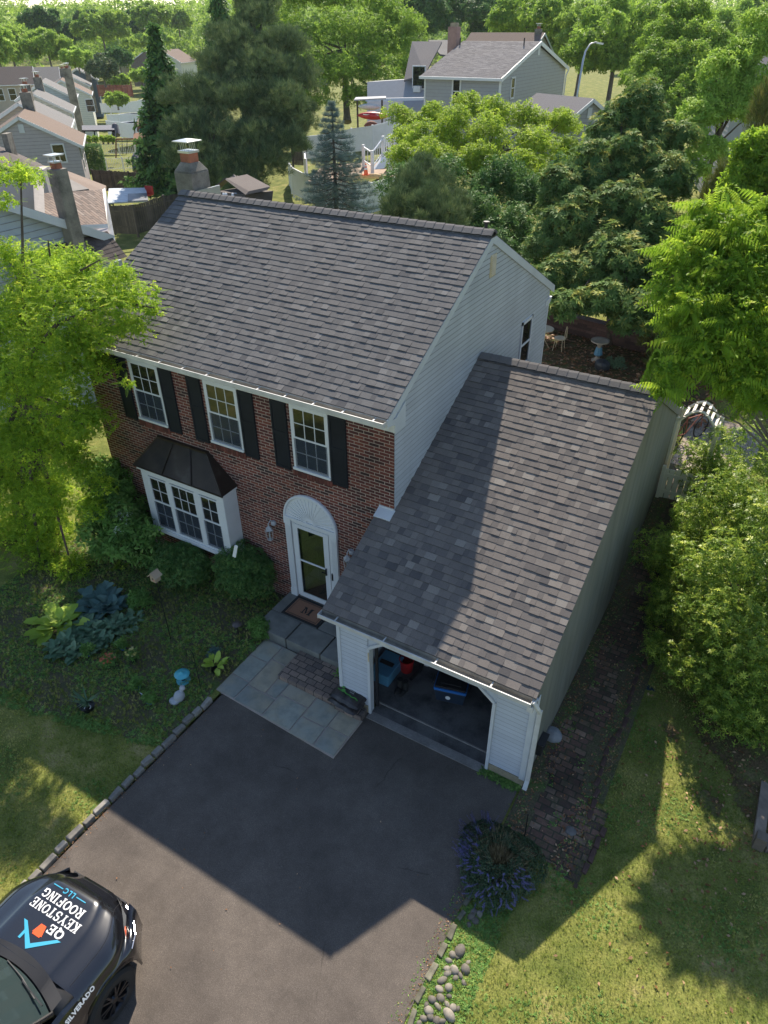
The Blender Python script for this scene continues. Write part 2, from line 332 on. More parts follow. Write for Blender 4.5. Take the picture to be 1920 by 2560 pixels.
def ground(name,stops,sc=1.2,fine=40,bum=.5):
    n=N(name);a=n.noise(sc,6,rough=.65);b=n.noise(fine,4);c=n.ramp(a,stops);c=n.mix(1.,c,n.ramp(b,[(.3,(.6,)*3),(.7,(1.4,)*3)]),'MULTIPLY');n.col(c);n.set(Roughness=.95);n.b.inputs['Specular IOR Level'].default_value=.15;n.bump(b,bum,.03);return n.m
M['grassg']=ground('lawn_ground',[(.3,(.09,.115,.028)),(.45,(.15,.17,.04)),(.58,(.22,.22,.06)),(.72,(.34,.28,.12))])
M['soilm']=ground('bed_soil',[(.3,(.06,.09,.03)),(.5,(.11,.09,.06)),(.65,(.09,.13,.04)),(.8,(.16,.12,.08))],2.2)
M['litter']=ground('leaf_litter',[(.3,(.08,.07,.03)),(.45,(.12,.08,.045)),(.6,(.11,.12,.04)),(.75,(.2,.13,.08))],3,30)
M['blade']=leafmat('grass_blades',(.06,.10,.018),(.17,.19,.035),(.40,.34,.15),.35,.6,.2)
M['ivy']=leafmat('weed_leaves',(.035,.075,.018),(.07,.13,.03),(.13,.18,.05),.3)
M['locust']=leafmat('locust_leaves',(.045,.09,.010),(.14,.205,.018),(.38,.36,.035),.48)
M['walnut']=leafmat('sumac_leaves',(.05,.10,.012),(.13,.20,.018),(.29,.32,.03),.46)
M['laurel']=leafmat('laurel_leaves',(.04,.075,.012),(.095,.15,.02),(.30,.33,.05),.34,.4,.35)
M['rhodo']=leafmat('rhododendron_leaves',(.035,.07,.022),(.08,.125,.036),(.27,.23,.05),.25,.6,.1)
M['boxw']=leafmat('boxwood_leaves',(.018,.045,.012),(.035,.075,.02),(.09,.12,.03),.2,.45,.3)
M['dogw']=leafmat('dogwood_leaves',(.06,.10,.014),(.15,.21,.022),(.30,.31,.045),.4)
M['maple']=leafmat('maple_leaves',(.05,.09,.016),(.11,.17,.024),(.23,.28,.045),.4)
M['far1']=leafmat('far_leaves_mid',(.06,.10,.02),(.13,.19,.03),(.23,.28,.05),.35)
M['far2']=leafmat('far_leaves_dark',(.028,.06,.02),(.055,.11,.03),(.11,.17,.04),.25)
M['far3']=leafmat('far_leaves_light',(.09,.16,.025),(.19,.27,.045),(.3,.36,.08),.35)
M['pinem']=leafmat('pine_needles',(.028,.048,.022),(.06,.085,.036),(.14,.15,.06),.12,.6,.25)
M['spruce']=leafmat('blue_spruce_needles',(.06,.115,.115),(.13,.19,.19),(.22,.25,.19),.12,.6,.25)
M['junip']=leafmat('juniper_sprays',(.04,.06,.02),(.085,.10,.025),(.18,.15,.04),.15,.6,.2)
M['arbv']=leafmat('arborvitae_sprays',(.04,.10,.015),(.10,.19,.02),(.17,.27,.04),.2)
M['hostab']=leafmat('blue_hosta_leaves',(.05,.10,.09),(.09,.16,.15),(.13,.2,.17),.15,.5,.3)
M['hostag']=leafmat('green_hosta_leaves',(.05,.10,.055),(.09,.15,.085),(.15,.21,.12),.15,.5,.3)
M['hostay']=leafmat('chartreuse_hosta_leaves',(.16,.24,.03),(.25,.34,.045),(.33,.4,.08),.2,.5,.3)
M['mint']=leafmat('catmint_leaves',(.05,.09,.045),(.08,.13,.065),(.13,.16,.09),.2)
M['mintf']=leafmat('catmint_flowers',(.16,.15,.36),(.22,.2,.46),(.33,.3,.55),.2)
M['straw']=leafmat('dry_stems',(.16,.13,.07),(.24,.19,.1),(.3,.25,.15),.1)
M['dead']=leafmat('dead_leaves',(.16,.07,.03),(.34,.17,.08),(.55,.36,.22),.1)
M['petr']=leafmat('coral_petals',(.6,.13,.07),(.7,.2,.12),(.8,.35,.25),.2)
M['pety']=leafmat('yellow_petals',(.6,.5,.12),(.7,.6,.2),(.8,.75,.5),.2)
M['petw']=leafmat('white_petals',(.45,.5,.4),(.55,.6,.5),(.65,.7,.6),.2)
def carpaint():
    n=N('black_car_paint');n.col((.008,.008,.01));n.set(Roughness=.22);n.b.inputs['Coat Weight'].default_value=1.;n.b.inputs['Coat Roughness'].default_value=.03;n.b.inputs['Specular IOR Level'].default_value=.6;n.bump(n.noise(3,2),.02,.02);return n.m
M['paint']=carpaint()
M['chrome']=simple('chrome',(.6,.6,.62),.12,1.,var=.02)
M['trimb']=simple('black_trim',(.02,.02,.022),.55)
M['decw']=simple('white_vinyl_decal',(.8,.8,.8),.4,var=.01)
M['decb']=simple('blue_vinyl_decal',(.03,.33,.50),.4,var=.01)
M['deco']=simple('orange_vinyl_decal',(.75,.085,.008),.4,var=.01)
M['wglass']=glass('windscreen',(.03,.045,.045),.03,spec=1.)
M['hazem']=None
# ---------------------------------------------------------------- foliage kit
def tmpl(quads): return np.array([q for f in quads for q in f],float).reshape(-1,3),len(quads)
def leafq(base,d,length,width,nrm=(0,0,1),bend=-.12):
    base=np.array(base,float);d=np.array(d,float);d/=np.linalg.norm(d);nr=np.array(nrm,float);sd=np.cross(d,nr);sd/=np.linalg.norm(sd)+1e-9;up=np.cross(sd,d)
    return [base,base+d*length*.45+sd*width/2+up*length*.06,base+d*length+up*length*bend,base+d*length*.45-sd*width/2+up*length*.06]
def t_leaf(w_=.55): return tmpl([leafq((0,0,0),(0,1,0),1,w_)])
def t_sprig(n=7,w_=.42,ln=.62,seed=1):
    q=[];r=random.Random(seed)
    for i in range(n):
        a=i*2.4+r.uniform(-.4,.4);e=r.uniform(-.1,.7);b=(r.uniform(-.25,.25),r.uniform(-.25,.25),r.uniform(-.1,.25));q.append(leafq(b,(math.cos(a)*math.cos(e),math.sin(a)*math.cos(e),math.sin(e)),ln*r.uniform(.7,1.15),ln*w_,bend=r.uniform(-.3,0)))
    return tmpl(q)
def t_frond(pairs=9,ll=.17,lw=.055,droop=.5,hang=.1,start=.12):
    q=[]
    for i in range(pairs):
        t=start+(1-start)*i/(pairs-1);y=t;z=.25*t-droop*t*t;env=math.sin(math.pi*min(1,.2+.75*t))**.6
        for s_ in (-1,1): q.append(leafq((0,y,z),(s_,.35,-hang),ll*env,lw,bend=-.25-hang))
    q.append(leafq((0,1,.25-droop),(0,1,-.4),ll*.8,lw));q.append([(.006,0,0),(.006,.5,.125-droop*.25),(-.006,.5,.125-droop*.25),(-.006,0,0)]);q.append([(.005,.5,.125-droop*.25),(.003,1,.25-droop),(-.003,1,.25-droop),(-.005,.5,.125-droop*.25)])
    return tmpl(q)
def t_whorl(n=8,w_=.3,e0=.25,seed=3,inner=True):
    q=[];r=random.Random(seed)
    for i in range(n):
        a=2*math.pi*i/n+r.uniform(-.15,.15);e=e0+r.uniform(-.25,.25);q.append(leafq((.05*math.cos(a),.05*math.sin(a),0),(math.cos(a)*math.cos(e),math.sin(a)*math.cos(e),math.sin(e)),r.uniform(.8,1.05),w_,bend=-.25))
    if inner:
        for i in range(4):
            a=2*math.pi*i/4+.4;q.append(leafq((0,0,.03),(math.cos(a)*.6,math.sin(a)*.6,.8),.55,w_*.7,bend=-.1))
    return tmpl(q)
def t_needles(n=14,w_=.05,seed=5,spread=1.2):
    q=[];r=random.Random(seed)
    for i in range(n):
        a=r.uniform(0,6.28);e=math.pi/2-spread*math.sqrt(r.random());d=(math.cos(a)*math.cos(e),math.sin(a)*math.cos(e),math.sin(e))
        q.append(leafq((r.uniform(-.1,.1),r.uniform(-.1,.1),0),d,r.uniform(.7,1.1),w_,nrm=(math.sin(a),-math.cos(a),.3),bend=0))
    return tmpl(q)
def t_tuft(n=6,w_=.06,seed=2,lean=.6):
    q=[];r=random.Random(seed)
    for i in range(n):
        a=r.uniform(0,6.28);l=r.uniform(.2,lean);q.append(leafq((r.uniform(-.15,.15),r.uniform(-.15,.15),0),(math.cos(a)*l,math.sin(a)*l,1),r.uniform(.6,1.1),w_,nrm=(math.cos(a),math.sin(a),.2),bend=-.15))
    return tmpl(q)
def frames(nr,rg=rng,spin=True):
    nr=nr/(np.linalg.norm(nr,axis=1,keepdims=True)+1e-9);n=len(nr);a=rg.normal(size=(n,3));t=np.cross(nr,a);t/=np.linalg.norm(t,axis=1,keepdims=True)+1e-9;b=np.cross(nr,t)
    return np.stack([t,b,nr],axis=2)
def frames_dir(dr,upv=None):
    dr=dr/(np.linalg.norm(dr,axis=1,keepdims=True)+1e-9);u=np.tile(np.array([0,0,1.]),(len(dr),1)) if upv is None else upv
    x=np.cross(dr,u);x/=np.linalg.norm(x,axis=1,keepdims=True)+1e-9;z=np.cross(x,dr);return np.stack([x,dr,z],axis=2)
def scat(tp,P,Rm,Sc,rnd):
    tv,nf=tp;P=np.asarray(P,float);n=len(P);V=np.einsum('nij,kj->nki',Rm,tv)*np.asarray(Sc).reshape(-1,1,1)+P[:,None,:]
    r=np.repeat(np.asarray(rnd),nf);r=np.clip(r+rng.normal(0,.12,len(r)),0,1);return V.reshape(-1,3),r
def fmesh(name,parts,mat,parent=None,world=True):
    V=np.concatenate([p[0] for p in parts]);r=np.concatenate([p[1] for p in parts])
    if parent is not None and world: V=V-org(parent)
    n=len(V)//4;me=bpy.data.meshes.new(name);me.vertices.add(len(V));me.vertices.foreach_set('co',V.astype(np.float32).ravel());me.loops.add(n*4);me.loops.foreach_set('vertex_index',np.arange(n*4,dtype=np.int32))
    me.polygons.add(n);me.polygons.foreach_set('loop_start',np.arange(0,n*4,4,dtype=np.int32))
    try: me.polygons.foreach_set('loop_total',np.full(n,4,dtype=np.int32))
    except Exception: pass
    me.update(calc_edges=True);a=me.attributes.new('rnd','FLOAT','FACE');a.data.foreach_set('value',r.astype(np.float32));return mesh_obj(name,me,mat,parent)
def sphere_dirs(n,lo=-.35):
    z=rng.uniform(lo,1,n);a=rng.uniform(0,2*math.pi,n);s_=np.sqrt(np.clip(1-z*z,0,1));return np.stack([s_*np.cos(a),s_*np.sin(a),z],1)
def crown(blobs,n,lo=-.45,shell=.16,fill=.15):
    """blobs: (cx,cy,cz,rx,ry,rz); returns points, normals, height-free random"""
    B=np.array(blobs,float);area=(B[:,3]*B[:,5]);k=rng.choice(len(B),n,p=area/area.sum());d=sphere_dirs(n,lo);rr=1-np.abs(rng.normal(0,shell,n));m=rng.random(n)<fill;rr[m]*=rng.random(m.sum())**.5
    lump=1+.13*np.sin(d[:,0]*7+k)+.1*np.sin(d[:,1]*9+k*2.1)+.1*np.sin(d[:,2]*8+k*1.3);P=B[k,:3]+d*B[k,3:]*(rr*lump)[:,None]
    keep=np.ones(n,bool)
    return P,d,k
def subblobs(c,rad,n,rs,lo=-.3,seed=None):
    c=np.array(c,float);rad=np.array(rad,float);out=[]
    for i in range(n):
        z=lo+(1-lo)*(i+.5)/n;a=i*2.39996+R.uniform(-.4,.4);s_=math.sqrt(max(0,1-z*z));k=R.uniform(.62,.86);p=c+np.array([s_*math.cos(a),s_*math.sin(a),z])*rad*k;r=rs*R.uniform(.75,1.25);out.append((*p,r,r,r*R.uniform(.65,.85)))
    out.append((*c,*(rad*.6)));return out
def limbs(mb,base,trunk_top,blobs,r0,nl=10):
    base=np.array(base,float);tt=np.array(trunk_top,float);mid=(base+tt)/2+np.array([R.uniform(-.1,.1)*r0*4,R.uniform(-.1,.1)*r0*4,0]);mb.tube([base-np.array([0,0,.2]),base+(mid-base)*.15,mid,tt],[r0*1.35,r0,r0*.8,r0*.6],10)
    for b in R.sample(list(blobs),min(nl,len(blobs))):
        p=np.array(b[:3]);st=base+(tt-base)*R.uniform(.6,1);m=(st+p)/2+np.array([0,0,R.uniform(-.05,.12)*np.linalg.norm(p-st)]);mb.tube([st,m,p],[r0*.42,r0*.25,r0*.1],6)
def leafcloud(tp,P,d,size,jit=.3,upw=.5,rn=.7,svar=.3):
    nr=d*.6+np.array([0,0,upw])+rng.normal(0,rn,P.shape);return scat(tp,P,frames(nr),size*rng.uniform(1-svar,1+svar,len(P)),rng.random(len(P))*.75+.25*(rng.random(len(P))))
SPR=t_sprig();SPR2=t_sprig(5,.5,.7,9);LEAF=t_leaf();FR=t_frond(9,.17,.06,.22,.05);BF=t_frond(8,.34,.085,.55,.75,.1);WH=t_whorl();ND=t_needles();TU=t_tuft()
# ================================================================ SETTING
def grid_sheet(name,poly_fn,x0,x1,y0,y1,step,dz,mat,label=None,kind='structure'):
    xs=np.arange(x0,x1+step/2,step);ys=np.arange(y0,y1+step/2,step);X_,Y_=np.meshgrid(xs,ys);Z_=H(X_,Y_)+dz
    idx=-np.ones(X_.shape,int);vs_=[];fs=[]
    def vid(j,i):
        if idx[j,i]<0: idx[j,i]=len(vs_);vs_.append((X_[j,i],Y_[j,i],Z_[j,i]))
        return idx[j,i]
    for j in range(len(ys)-1):
        for i in range(len(xs)-1):
            if poly_fn((xs[i]+xs[i+1])/2,(ys[j]+ys[j+1])/2): fs.append((vid(j,i),vid(j,i+1),vid(j+1,i+1),vid(j+1,i)))
    me=bpy.data.meshes.new(name);me.from_pydata(vs_,[],fs);me.polygons.foreach_set('use_smooth',[True]*len(fs));o=mesh_obj(name,me,mat);tag(o,label,None,None,kind);return o
# ground with a far grid
def warp(n,a,b,c,k):
    t=np.linspace(-1,1,n);s_=np.sinh(t*k)/math.sinh(k);return np.where(s_<0,c+s_*(c-a),c+s_*(b-c))
xs=warp(150,-1400,900,0,4.6);ys=warp(150,-400,1800,8,4.6);X_,Y_=np.meshgrid(xs,ys);Z_=H(X_,Y_)
far=np.clip((np.hypot(X_,Y_)-250)/600,0,1);Z_=Z_*(1-far)+far*(-4)
me=bpy.data.meshes.new('ground');nx=len(xs);inner=np.clip((X_+24)/3,0,1)*np.clip((12-X_)/3,0,1)*np.clip((Y_+16)/3,0,1)*np.clip((22-Y_)/3,0,1)
V=np.stack([X_,Y_,Z_-.012-.5*inner],-1).reshape(-1,3)
fc=[(j*nx+i,j*nx+i+1,(j+1)*nx+i+1,(j+1)*nx+i) for j in range(len(ys)-1) for i in range(nx-1)];me.from_pydata(V.tolist(),[],fc);me.polygons.foreach_set('use_smooth',[True]*len(fc))
tag(mesh_obj('ground',me,M['grassg']),kind='structure')
# near ground refinement sheet: lawn right and left
grid_sheet('lawn',lambda x,y:(not(-2.3<x<3.55 and y<-1.75)) and not(-7.9<x<3.6 and .05<y<7.6) and not(-2.4<x<3.6 and -2<y<.2),-26,14,-18,24,.15,.0,M['grassg'])
mb=MB();mb.face([(-2.25,-1.86,.016),(-2.28,-20,.016),(3.6,-20,.016),(3.62,-1.86,.016)][::-1]);tag(mb.build('driveway',M['asph']),kind='structure')
def noisy_edge(x,y,s=1.): return s*(math.sin(x*3.1+y*1.7)+math.sin(x*1.3-y*4.1)+.6*math.sin(x*7+y*6))*.12
grid_sheet('garden_bed',lambda x,y: y+noisy_edge(x,y)>-4.6+.25*(x+4) and x<-2.45 and x>-9 and y<-.02,-9,-2.4,-6,0,.08,.012,M['soilm'])
grid_sheet('brick_path',lambda x,y: 3.68<x<4.72+.05*math.sin(y*3)+(.35 if y<-1.6 else 0) and y>-2.95+noisy_edge(x,y) ,3.6,5.4,-3.4,8.4,.06,.02,M['pav'])
grid_sheet('path_soil',lambda x,y: x<3.93+.1*math.sin(y*2.3)+.06*math.sin(y*7) or (x>4.5+.1*math.sin(y*3.1) and y>-1.5),3.68,5.0,-2.6,8.2,.05,.026,M['soilm'])
grid_sheet('rear_paving',lambda x,y: True,3.68,5.6,8.0,11.5,.12,.025,M['pav2'])
grid_sheet('leaf_covered_bed',lambda x,y: True,-3.5,4,10.6,16.5,.3,.02,M['litter'])
grid_sheet('leaf_covered_soil',lambda x,y: (x-7.6)**2/3.4+(y-2.2)**2/9+noisy_edge(x,y,2.2)<1,4.9,9.5,-1.6,6,.07,.016,M['litter'])
# flagstones, steps
mb=MB();mb.prism([(x,y,.0) for x,y in [(-2.42,-2.92),(.5,-3.06),(.52,-2.1),(-1.5,-2.04),(-1.5,-1.33),(-2.45,-1.3)]],(0,0,.045));tag(mb.build('flagstone_base',M['mortar']),kind='structure')
mb=MB();g=.007
for rows in ([(-2.42,-1.95,-2.93,-2.45),(-1.95,-1.22,-2.96,-2.52),(-1.22,-.55,-2.99,-2.38),(-.55,.02,-3.03,-2.6),(.02,.5,-3.05,-2.55)],[(-2.43,-1.95,-2.45,-1.85),(-1.95,-1.5,-2.52,-1.72),(-1.5,-1.22,-2.52,-2.06),(-1.22,-.55,-2.38,-2.06),(-.55,.02,-2.6,-2.08),(.02,.51,-2.55,-2.1)],[(-2.44,-1.95,-1.85,-1.32),(-1.95,-1.5,-1.72,-1.33)]):
    for (x0,x1,y0,y1) in rows:
        j=lambda:R.uniform(-.0,.02);p=[(x0+g+j(),y0+g+j()),(x1-g-j(),y0+g+j()),(x1-g-j(),y1-g-j()),(x0+g+j(),y1-g-j())];mb.prism([(x,y,.03) for x,y in p],(0,0,.03+R.uniform(0,.004)))
tag(mb.build('flagstone_path',M['flag'],bevel=.005),kind='structure')
mb=MB();mb.box(-1.52,-.1,-2.08,-1.3,.0,.17);mb.box(-.1,.5,-2.14,-1.9,0,.17);tag(mb.build('paver_step',M['steppav'],bevel=.015),kind='structure')
mb=MB()
for a,b,c_,d_ in [(-2.72,-1.9,-1.3,-.72),(-1.88,-1.02,-1.3,-.72),(-1.0,-.12,-1.3,-.72),(-2.72,-1.5,-.7,-.02),(-1.48,-.12,-.7,-.02)]: mb.box(a,b-.01,c_,d_,.02,.30+R.uniform(0,.006))
tag(mb.build('porch_slab',M['slate'],bevel=.01),kind='structure')
# ================================================================ HOUSE
W_=7.955;ZE,ZR,YR,DE=5.527,7.661,3.747,7.70;EE=.261
HS=T('brick_house','two storey brick fronted house with grey shingle roof, six black shutters and attached open garage','house',(-4,3.8,0))
def roof_slope(name,mat,parent,p0,uvec,length,vvec,slen,xmin=None,expo=.143,coarse=False):
    p0=np.array(p0,float);u=np.array(uvec,float);v=np.array(vvec,float);v/=np.linalg.norm(v);nrm=np.cross(u,v);nrm=nrm if nrm[2]>0 else -nrm
    mb=MB();n=int(round(slen/expo));e=slen/n
    for i in range(n):
        s0,s1=i*e,(i+1)*e;x=0. if xmin is None else xmin((s0+s1)/2);x-=0;off=R.uniform(-.3,0);a=x
        while a<length-1e-4:
            wd=R.choice([.09,.12,.15,.18,.22])*(2.4 if coarse else 1);b=min(length,a+wd)
            if length-b<.05:b=length
            t=R.choice([.011,.012,.013,.018,.020]);r=min(1,max(.02,R.gauss(.5,.21)))
            w0=R.uniform(-.004,.004)
            A=p0+u*(a+.0015)+v*(s0+w0)+nrm*t;B=p0+u*(b-.0015)+v*(s0+w0)+nrm*t;Cc=p0+u*b+v*(s1+.01)+nrm*.003;Dd=p0+u*a+v*(s1+.01)+nrm*.003
            mb.face([A,B,Cc,Dd],r);mb.face([A-nrm*t,B-nrm*t,B,A],0.);mb.face([A-nrm*t,A,Dd],0.);mb.face([B,B-nrm*t,Cc],0.)  # butt and side faces take the darkest tone, painting in the shadow gap
            a=b
    return mb.build(name,mat,parent)
sv=np.array([0,YR+EE,ZR-ZE]);sl_=np.linalg.norm(sv)
roof_slope('roof',M['sh'],HS,(-W_-.04,-EE-.02,ZE),(1,0,0),W_+.08,sv,sl_)
mb=MB() # deck under shingles and rear slope
x0,x1=-W_-.035,.035
mb.hexa([(x0,-EE,ZE-.05),(x1,-EE,ZE-.05),(x1,YR,ZR-.05),(x0,YR,ZR-.05),(x0,-EE,ZE-.012),(x1,-EE,ZE-.012),(x1,YR,ZR-.012),(x0,YR,ZR-.012)])
mb.hexa([(x0,YR,ZR-.05),(x1,YR,ZR-.05),(x1,DE+.26,5.5),(x0,DE+.26,5.5),(x0,YR,ZR),(x1,YR,ZR),(x1,DE+.26,5.55),(x0,DE+.26,5.55)])
mb.build('roof_deck',M['sh'],HS)
def ridge(parent,xa,xb,y,z,sl,name='ridge_cap',step=.205,wd=.15):
    mb=MB();x=xa;i=0
    while x<xb-.01:
        b=min(xb,x+step+.02);t0=.045+.012;t1=.045;r=R.uniform(.3,.9);jz=R.uniform(-.002,.003)
        A=[(x,y-wd,z-wd*sl+t1),(x,y-.05,z+t1-.01),(x,y,z+t1+.008),(x,y+.05,z+t1-.01),(x,y+wd,z-wd*sl+t1)];B=[(b,p[1],p[2]+.012+jz) for p in A]
        for k in range(4): mb.face([A[k],B[k],B[k+1],A[k+1]],r)
        mb.face([B[0],(b,y-wd,z-wd*sl+.04),(b,y+wd,z-wd*sl+.04),B[4],B[3],B[2],B[1]],0);x+=step
    o=mb.build(name,M['cap'],parent);m2=MB()
    m2.hexa([(xa,y-wd+.02,z-wd*sl),(xb,y-wd+.02,z-wd*sl),(xb,y+wd-.02,z-wd*sl),(xa,y+wd-.02,z-wd*sl),(xa,y-wd+.02,z-wd*sl+.04),(xb,y-wd+.02,z-wd*sl+.04),(xb,y+.0,z+.03),(xa,y+.0,z+.03)])
    m2.build('ridge_vent',M['trimb'],parent);return o
ridge(HS,-W_-.04,.04,YR,ZR+.01,.53)
# brick front: pieces around the door opening
mb=MB()
for a,b,z0,z1 in [(-W_,-2.47,-.2,5.32),(-1.49,0.0,-.2,5.32),(-2.47,-1.49,-.2,.34),(-2.47,-1.49,2.42,5.32)]:
    mb.box(a,b,0.,.11,z0,z1)
o=mb.build('brick_wall',M['brick'],HS)
# the rest of the shell (left, rear, interior partition)
mb=MB();mb.box(-W_,-W_+.1,.11,DE,-.2,5.5);mb.box(-W_,-.02,DE-.1,DE,-.2,5.5);mb.box(-W_+.1,-.1,.12,DE-.1,5.0,5.1);mb.prism([(-W_,.0,5.4),(-W_,YR,ZR-.06),(-W_,DE,5.4)],(.1,0,0));mb.box(-W_+.1,-.1,2.4,2.5,-.2,5);mb.build('rear_wall',M['siding'],HS)
def siding(mb,lim,z0,z1,expo,axis,plane,sign,proud=.014):
    """lim(z)->(a,b) along axis; axis 'y' means wall in plane x=plane facing sign*x"""
    z=z0
    while z<z1-1e-4:
        e=min(z+expo,z1);a0,b0=lim(z+.001);a1,b1=lim(e-.001)
        if b0>a0:
            r=R.uniform(.3,1)
            def P(t,zz,o): return (plane+sign*o,t,zz) if axis=='y' else (t,plane+sign*o,zz)
            if b1<=a1: a1=b1=(a1+b1)/2
            em=e-.019;fm=(em-z)/(e-z);am,bm_=a0+(a1-a0)*fm,b0+(b1-b0)*fm
            q=[P(a0,z,proud),P(b0,z,proud),P(bm_,em,.004),P(am,em,.004)];mb.face(q if (axis=='y')==(sign>0) else q[::-1],r);q=[P(am,em,.004),P(bm_,em,.004),P(b1,e,.003),P(a1,e,.003)];mb.face(q if (axis=='y')==(sign>0) else q[::-1],0.);q=[P(a0,z,0),P(b0,z,0),P(b0,z,proud),P(a0,z,proud)];mb.face(q if (axis=='y')==(sign>0) else q[::-1],r)  # middle face is the strip coloured as the shadow under the next butt
        z=e
ms=(ZR-ZE)/(YR+EE)
def glim(z):
    if z<5.38: return (.0,DE)
    t=(z-5.38)/ms
    return (.0+max(0,t-.23),DE-max(0,t-.23))
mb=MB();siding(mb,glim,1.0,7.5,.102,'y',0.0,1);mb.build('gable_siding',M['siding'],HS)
mb=MB();mb.prism([(-.1,.11,-.2),(-.1,DE,-.2),(-.1,DE,5.35),(-.1,YR,ZR-.1),(-.1,.11,5.4)],(.098,0,0));mb.build('gable_wall',M['siding'],HS)
# rakes, corner boards, fascia, soffit
mb=MB()
for (ya,za,yb,zb) in [(-EE-.02,ZE-.02,YR,ZR-.012),(DE+.26,5.535,YR,ZR-.012)]:
    mb.prism([(.016,ya,za),(.016,yb,zb),(.016,yb,zb-.17),(.016,ya+(.0),za-.17)],(.022,0,0))
mb.prism([(-.02,-EE,5.36),(-.02,-EE,5.44),(-.02,.02,5.42),(-.02,.35,5.6),(-.02,.35,5.12),(-.02,-.0,5.12),(-.02,-.02,5.30)],(.052,0,0))
mb.prism([(-.02,DE-.25,5.3),(-.02,DE-.25,5.15),(-.02,DE+.02,5.15),(-.02,DE+.16,5.3)],(.052,0,0))
mb.box(-.06,.02,DE-.06,DE+.012,0,5.35)
mb.build('rake_board',M['trim'],HS)
mb=MB();mb.box(-W_-.03,.0,-EE+.02,.0,5.33,5.35);mb.box(-W_-.02,.012,-.02,0.,5.14,5.33);mb.box(-W_-.03,.0,-EE-.005,-EE+.02,5.36,5.50);mb.build('fascia',M['whiteold'],HS)
def gutter(parent,xa,xb,y,z,name='gutter',hang=1.0,wd=.115,ht=.1):
    mb=MB();t=.006
    mb.box(xa,xb,y-wd,y,z-ht,z-ht+t);mb.hexa([(xa,y-wd-.012,z-ht),(xb,y-wd-.012,z-ht),(xb,y-wd,z-ht),(xa,y-wd,z-ht),(xa,y-wd-.03,z),(xb,y-wd-.03,z),(xb,y-wd-.012,z),(xa,y-wd-.012,z)])
    mb.box(xa-.004,xa,y-wd-.03,y,z-ht,z);mb.box(xb,xb+.004,y-wd-.03,y,z-ht,z);g=mb.build(name,M['gutter'],parent)
    m2=MB();m2.box(xa+.004,xb-.004,y-wd-.01,y-.002,z-ht+.008,z-ht+.02);m2.box(xa+.004,xb-.004,y-.006,y-.001,z-ht+.02,z-.004);m2.build('gutter_inside',M['alum'],g)
    x=xa+.35
    while x<xb-.1:
        m3=MB();m3.box(x-.012,x+.012,y-wd-.026,y-.004,z-.012,z-.004);m3.build('gutter_hanger',M['gutter'],g);x+=hang
    return g
gutter(HS,-W_-.03,.02,-EE-.01,ZE-.03,hang=.62)
# windows
def dh_window(parent,x0,x1,z0,z1,y,cols=3,rows=2,casing=.045,name='window',glassm=None,nx=None):
    mb=MB();c=casing;yf=y-.028
    mb.box(x0,x1,yf,y+.02,z1-c,z1);mb.box(x0,x0+c,yf,y+.02,z0,z1-c);mb.box(x1-c,x1,yf,y+.02,z0,z1-c);mb.box(x0-.01,x1+.01,yf-.03,y+.02,z0-.03,z0+.025)
    f=mb.build(name,M['white'],parent,bevel=.004)
    zi0,zi1,xi0,xi1=z0+.03,z1-c,x0+c,x1-c;zm=(zi0+zi1)/2;s_=.035
    for k,(a,b,yy) in enumerate([(zm-.01,zi1,y-.019),(zi0,zm+.02,y-.013)]):
        m2=MB();m2.box(xi0,xi1,yy-.006,yy+.008,b-s_,b);m2.box(xi0,xi1,yy-.006,yy+.008,a,a+s_);m2.box(xi0,xi0+s_,yy-.006,yy+.008,a+s_,b-s_);m2.box(xi1-s_,xi1,yy-.006,yy+.008,a+s_,b-s_)
        for i in range(1,cols):
            xx=xi0+s_+(xi1-xi0-2*s_)*i/cols;m2.box(xx-.008,xx+.008,yy-.003,yy+.005,a+s_,b-s_)
        for i in range(1,rows):
            zz=a+s_+(b-a-2*s_)*i/rows;m2.box(xi0+s_,xi1-s_,yy-.0035,yy+.005,zz-.008,zz+.008)
        m2.build('sash',M['white'],f)
        m3=MB();m3.box(xi0+s_,xi1-s_,yy+.004,yy+.0075,a+s_,b-s_);m3.build('pane',M['glass'] ,f)
        if k==1:
            m4=MB();m4.box(xi0+.005,xi1-.005,y-.0225,y-.0215,zi0,zm-.012);m4.build('insect_screen',M['scr'],f)
    return f
n=N('screen_mesh');t=n.new('ShaderNodeBsdfTransparent');d_=n.new('ShaderNodeBsdfDiffuse');d_.inputs[0].default_value=(.07,.09,.12,1);m_=n.new('ShaderNodeMixShader');m_.inputs[0].default_value=.3;n.L(t.outputs[0],m_.inputs[1]);n.L(d_.outputs[0],m_.inputs[2]);n.L(m_.outputs[0],n.out.inputs[0]);M['scr']=n.m
for x0 in (-6.54,-4.41,-2.26):
    dh_window(HS,x0,x0+.87,3.76,5.15,.0)
    mb=MB();x=x0-.03
    while x<x0+.9: mb.hexa([(x,-.045,3.60),(x+.058,-.045,3.60),(x+.058,.03,3.63),(x,.03,3.63),(x,-.045,3.70),(x+.058,-.045,3.70),(x+.058,.03,3.735),(x,.03,3.735)]);x+=.068
    mb.build('brick_sill',M['sill'],HS)
    for sx0 in (x0-.47,x0+.87+.01):
        mb=MB();a,b=sx0+.01,sx0+.38;mb.box(a,b,-.028,-.001,3.66,5.13)
        for p,q in ((3.66,3.72),(4.42,4.5),(5.06,5.13)): mb.box(a,b,-.04,-.028,p,q)
        mb.box(a,a+.045,-.0395,-.028,3.72,5.06);mb.box(b-.045,b,-.0395,-.028,3.72,5.06)
        mb.build('shutter',M['black'],HS,bevel=.004)
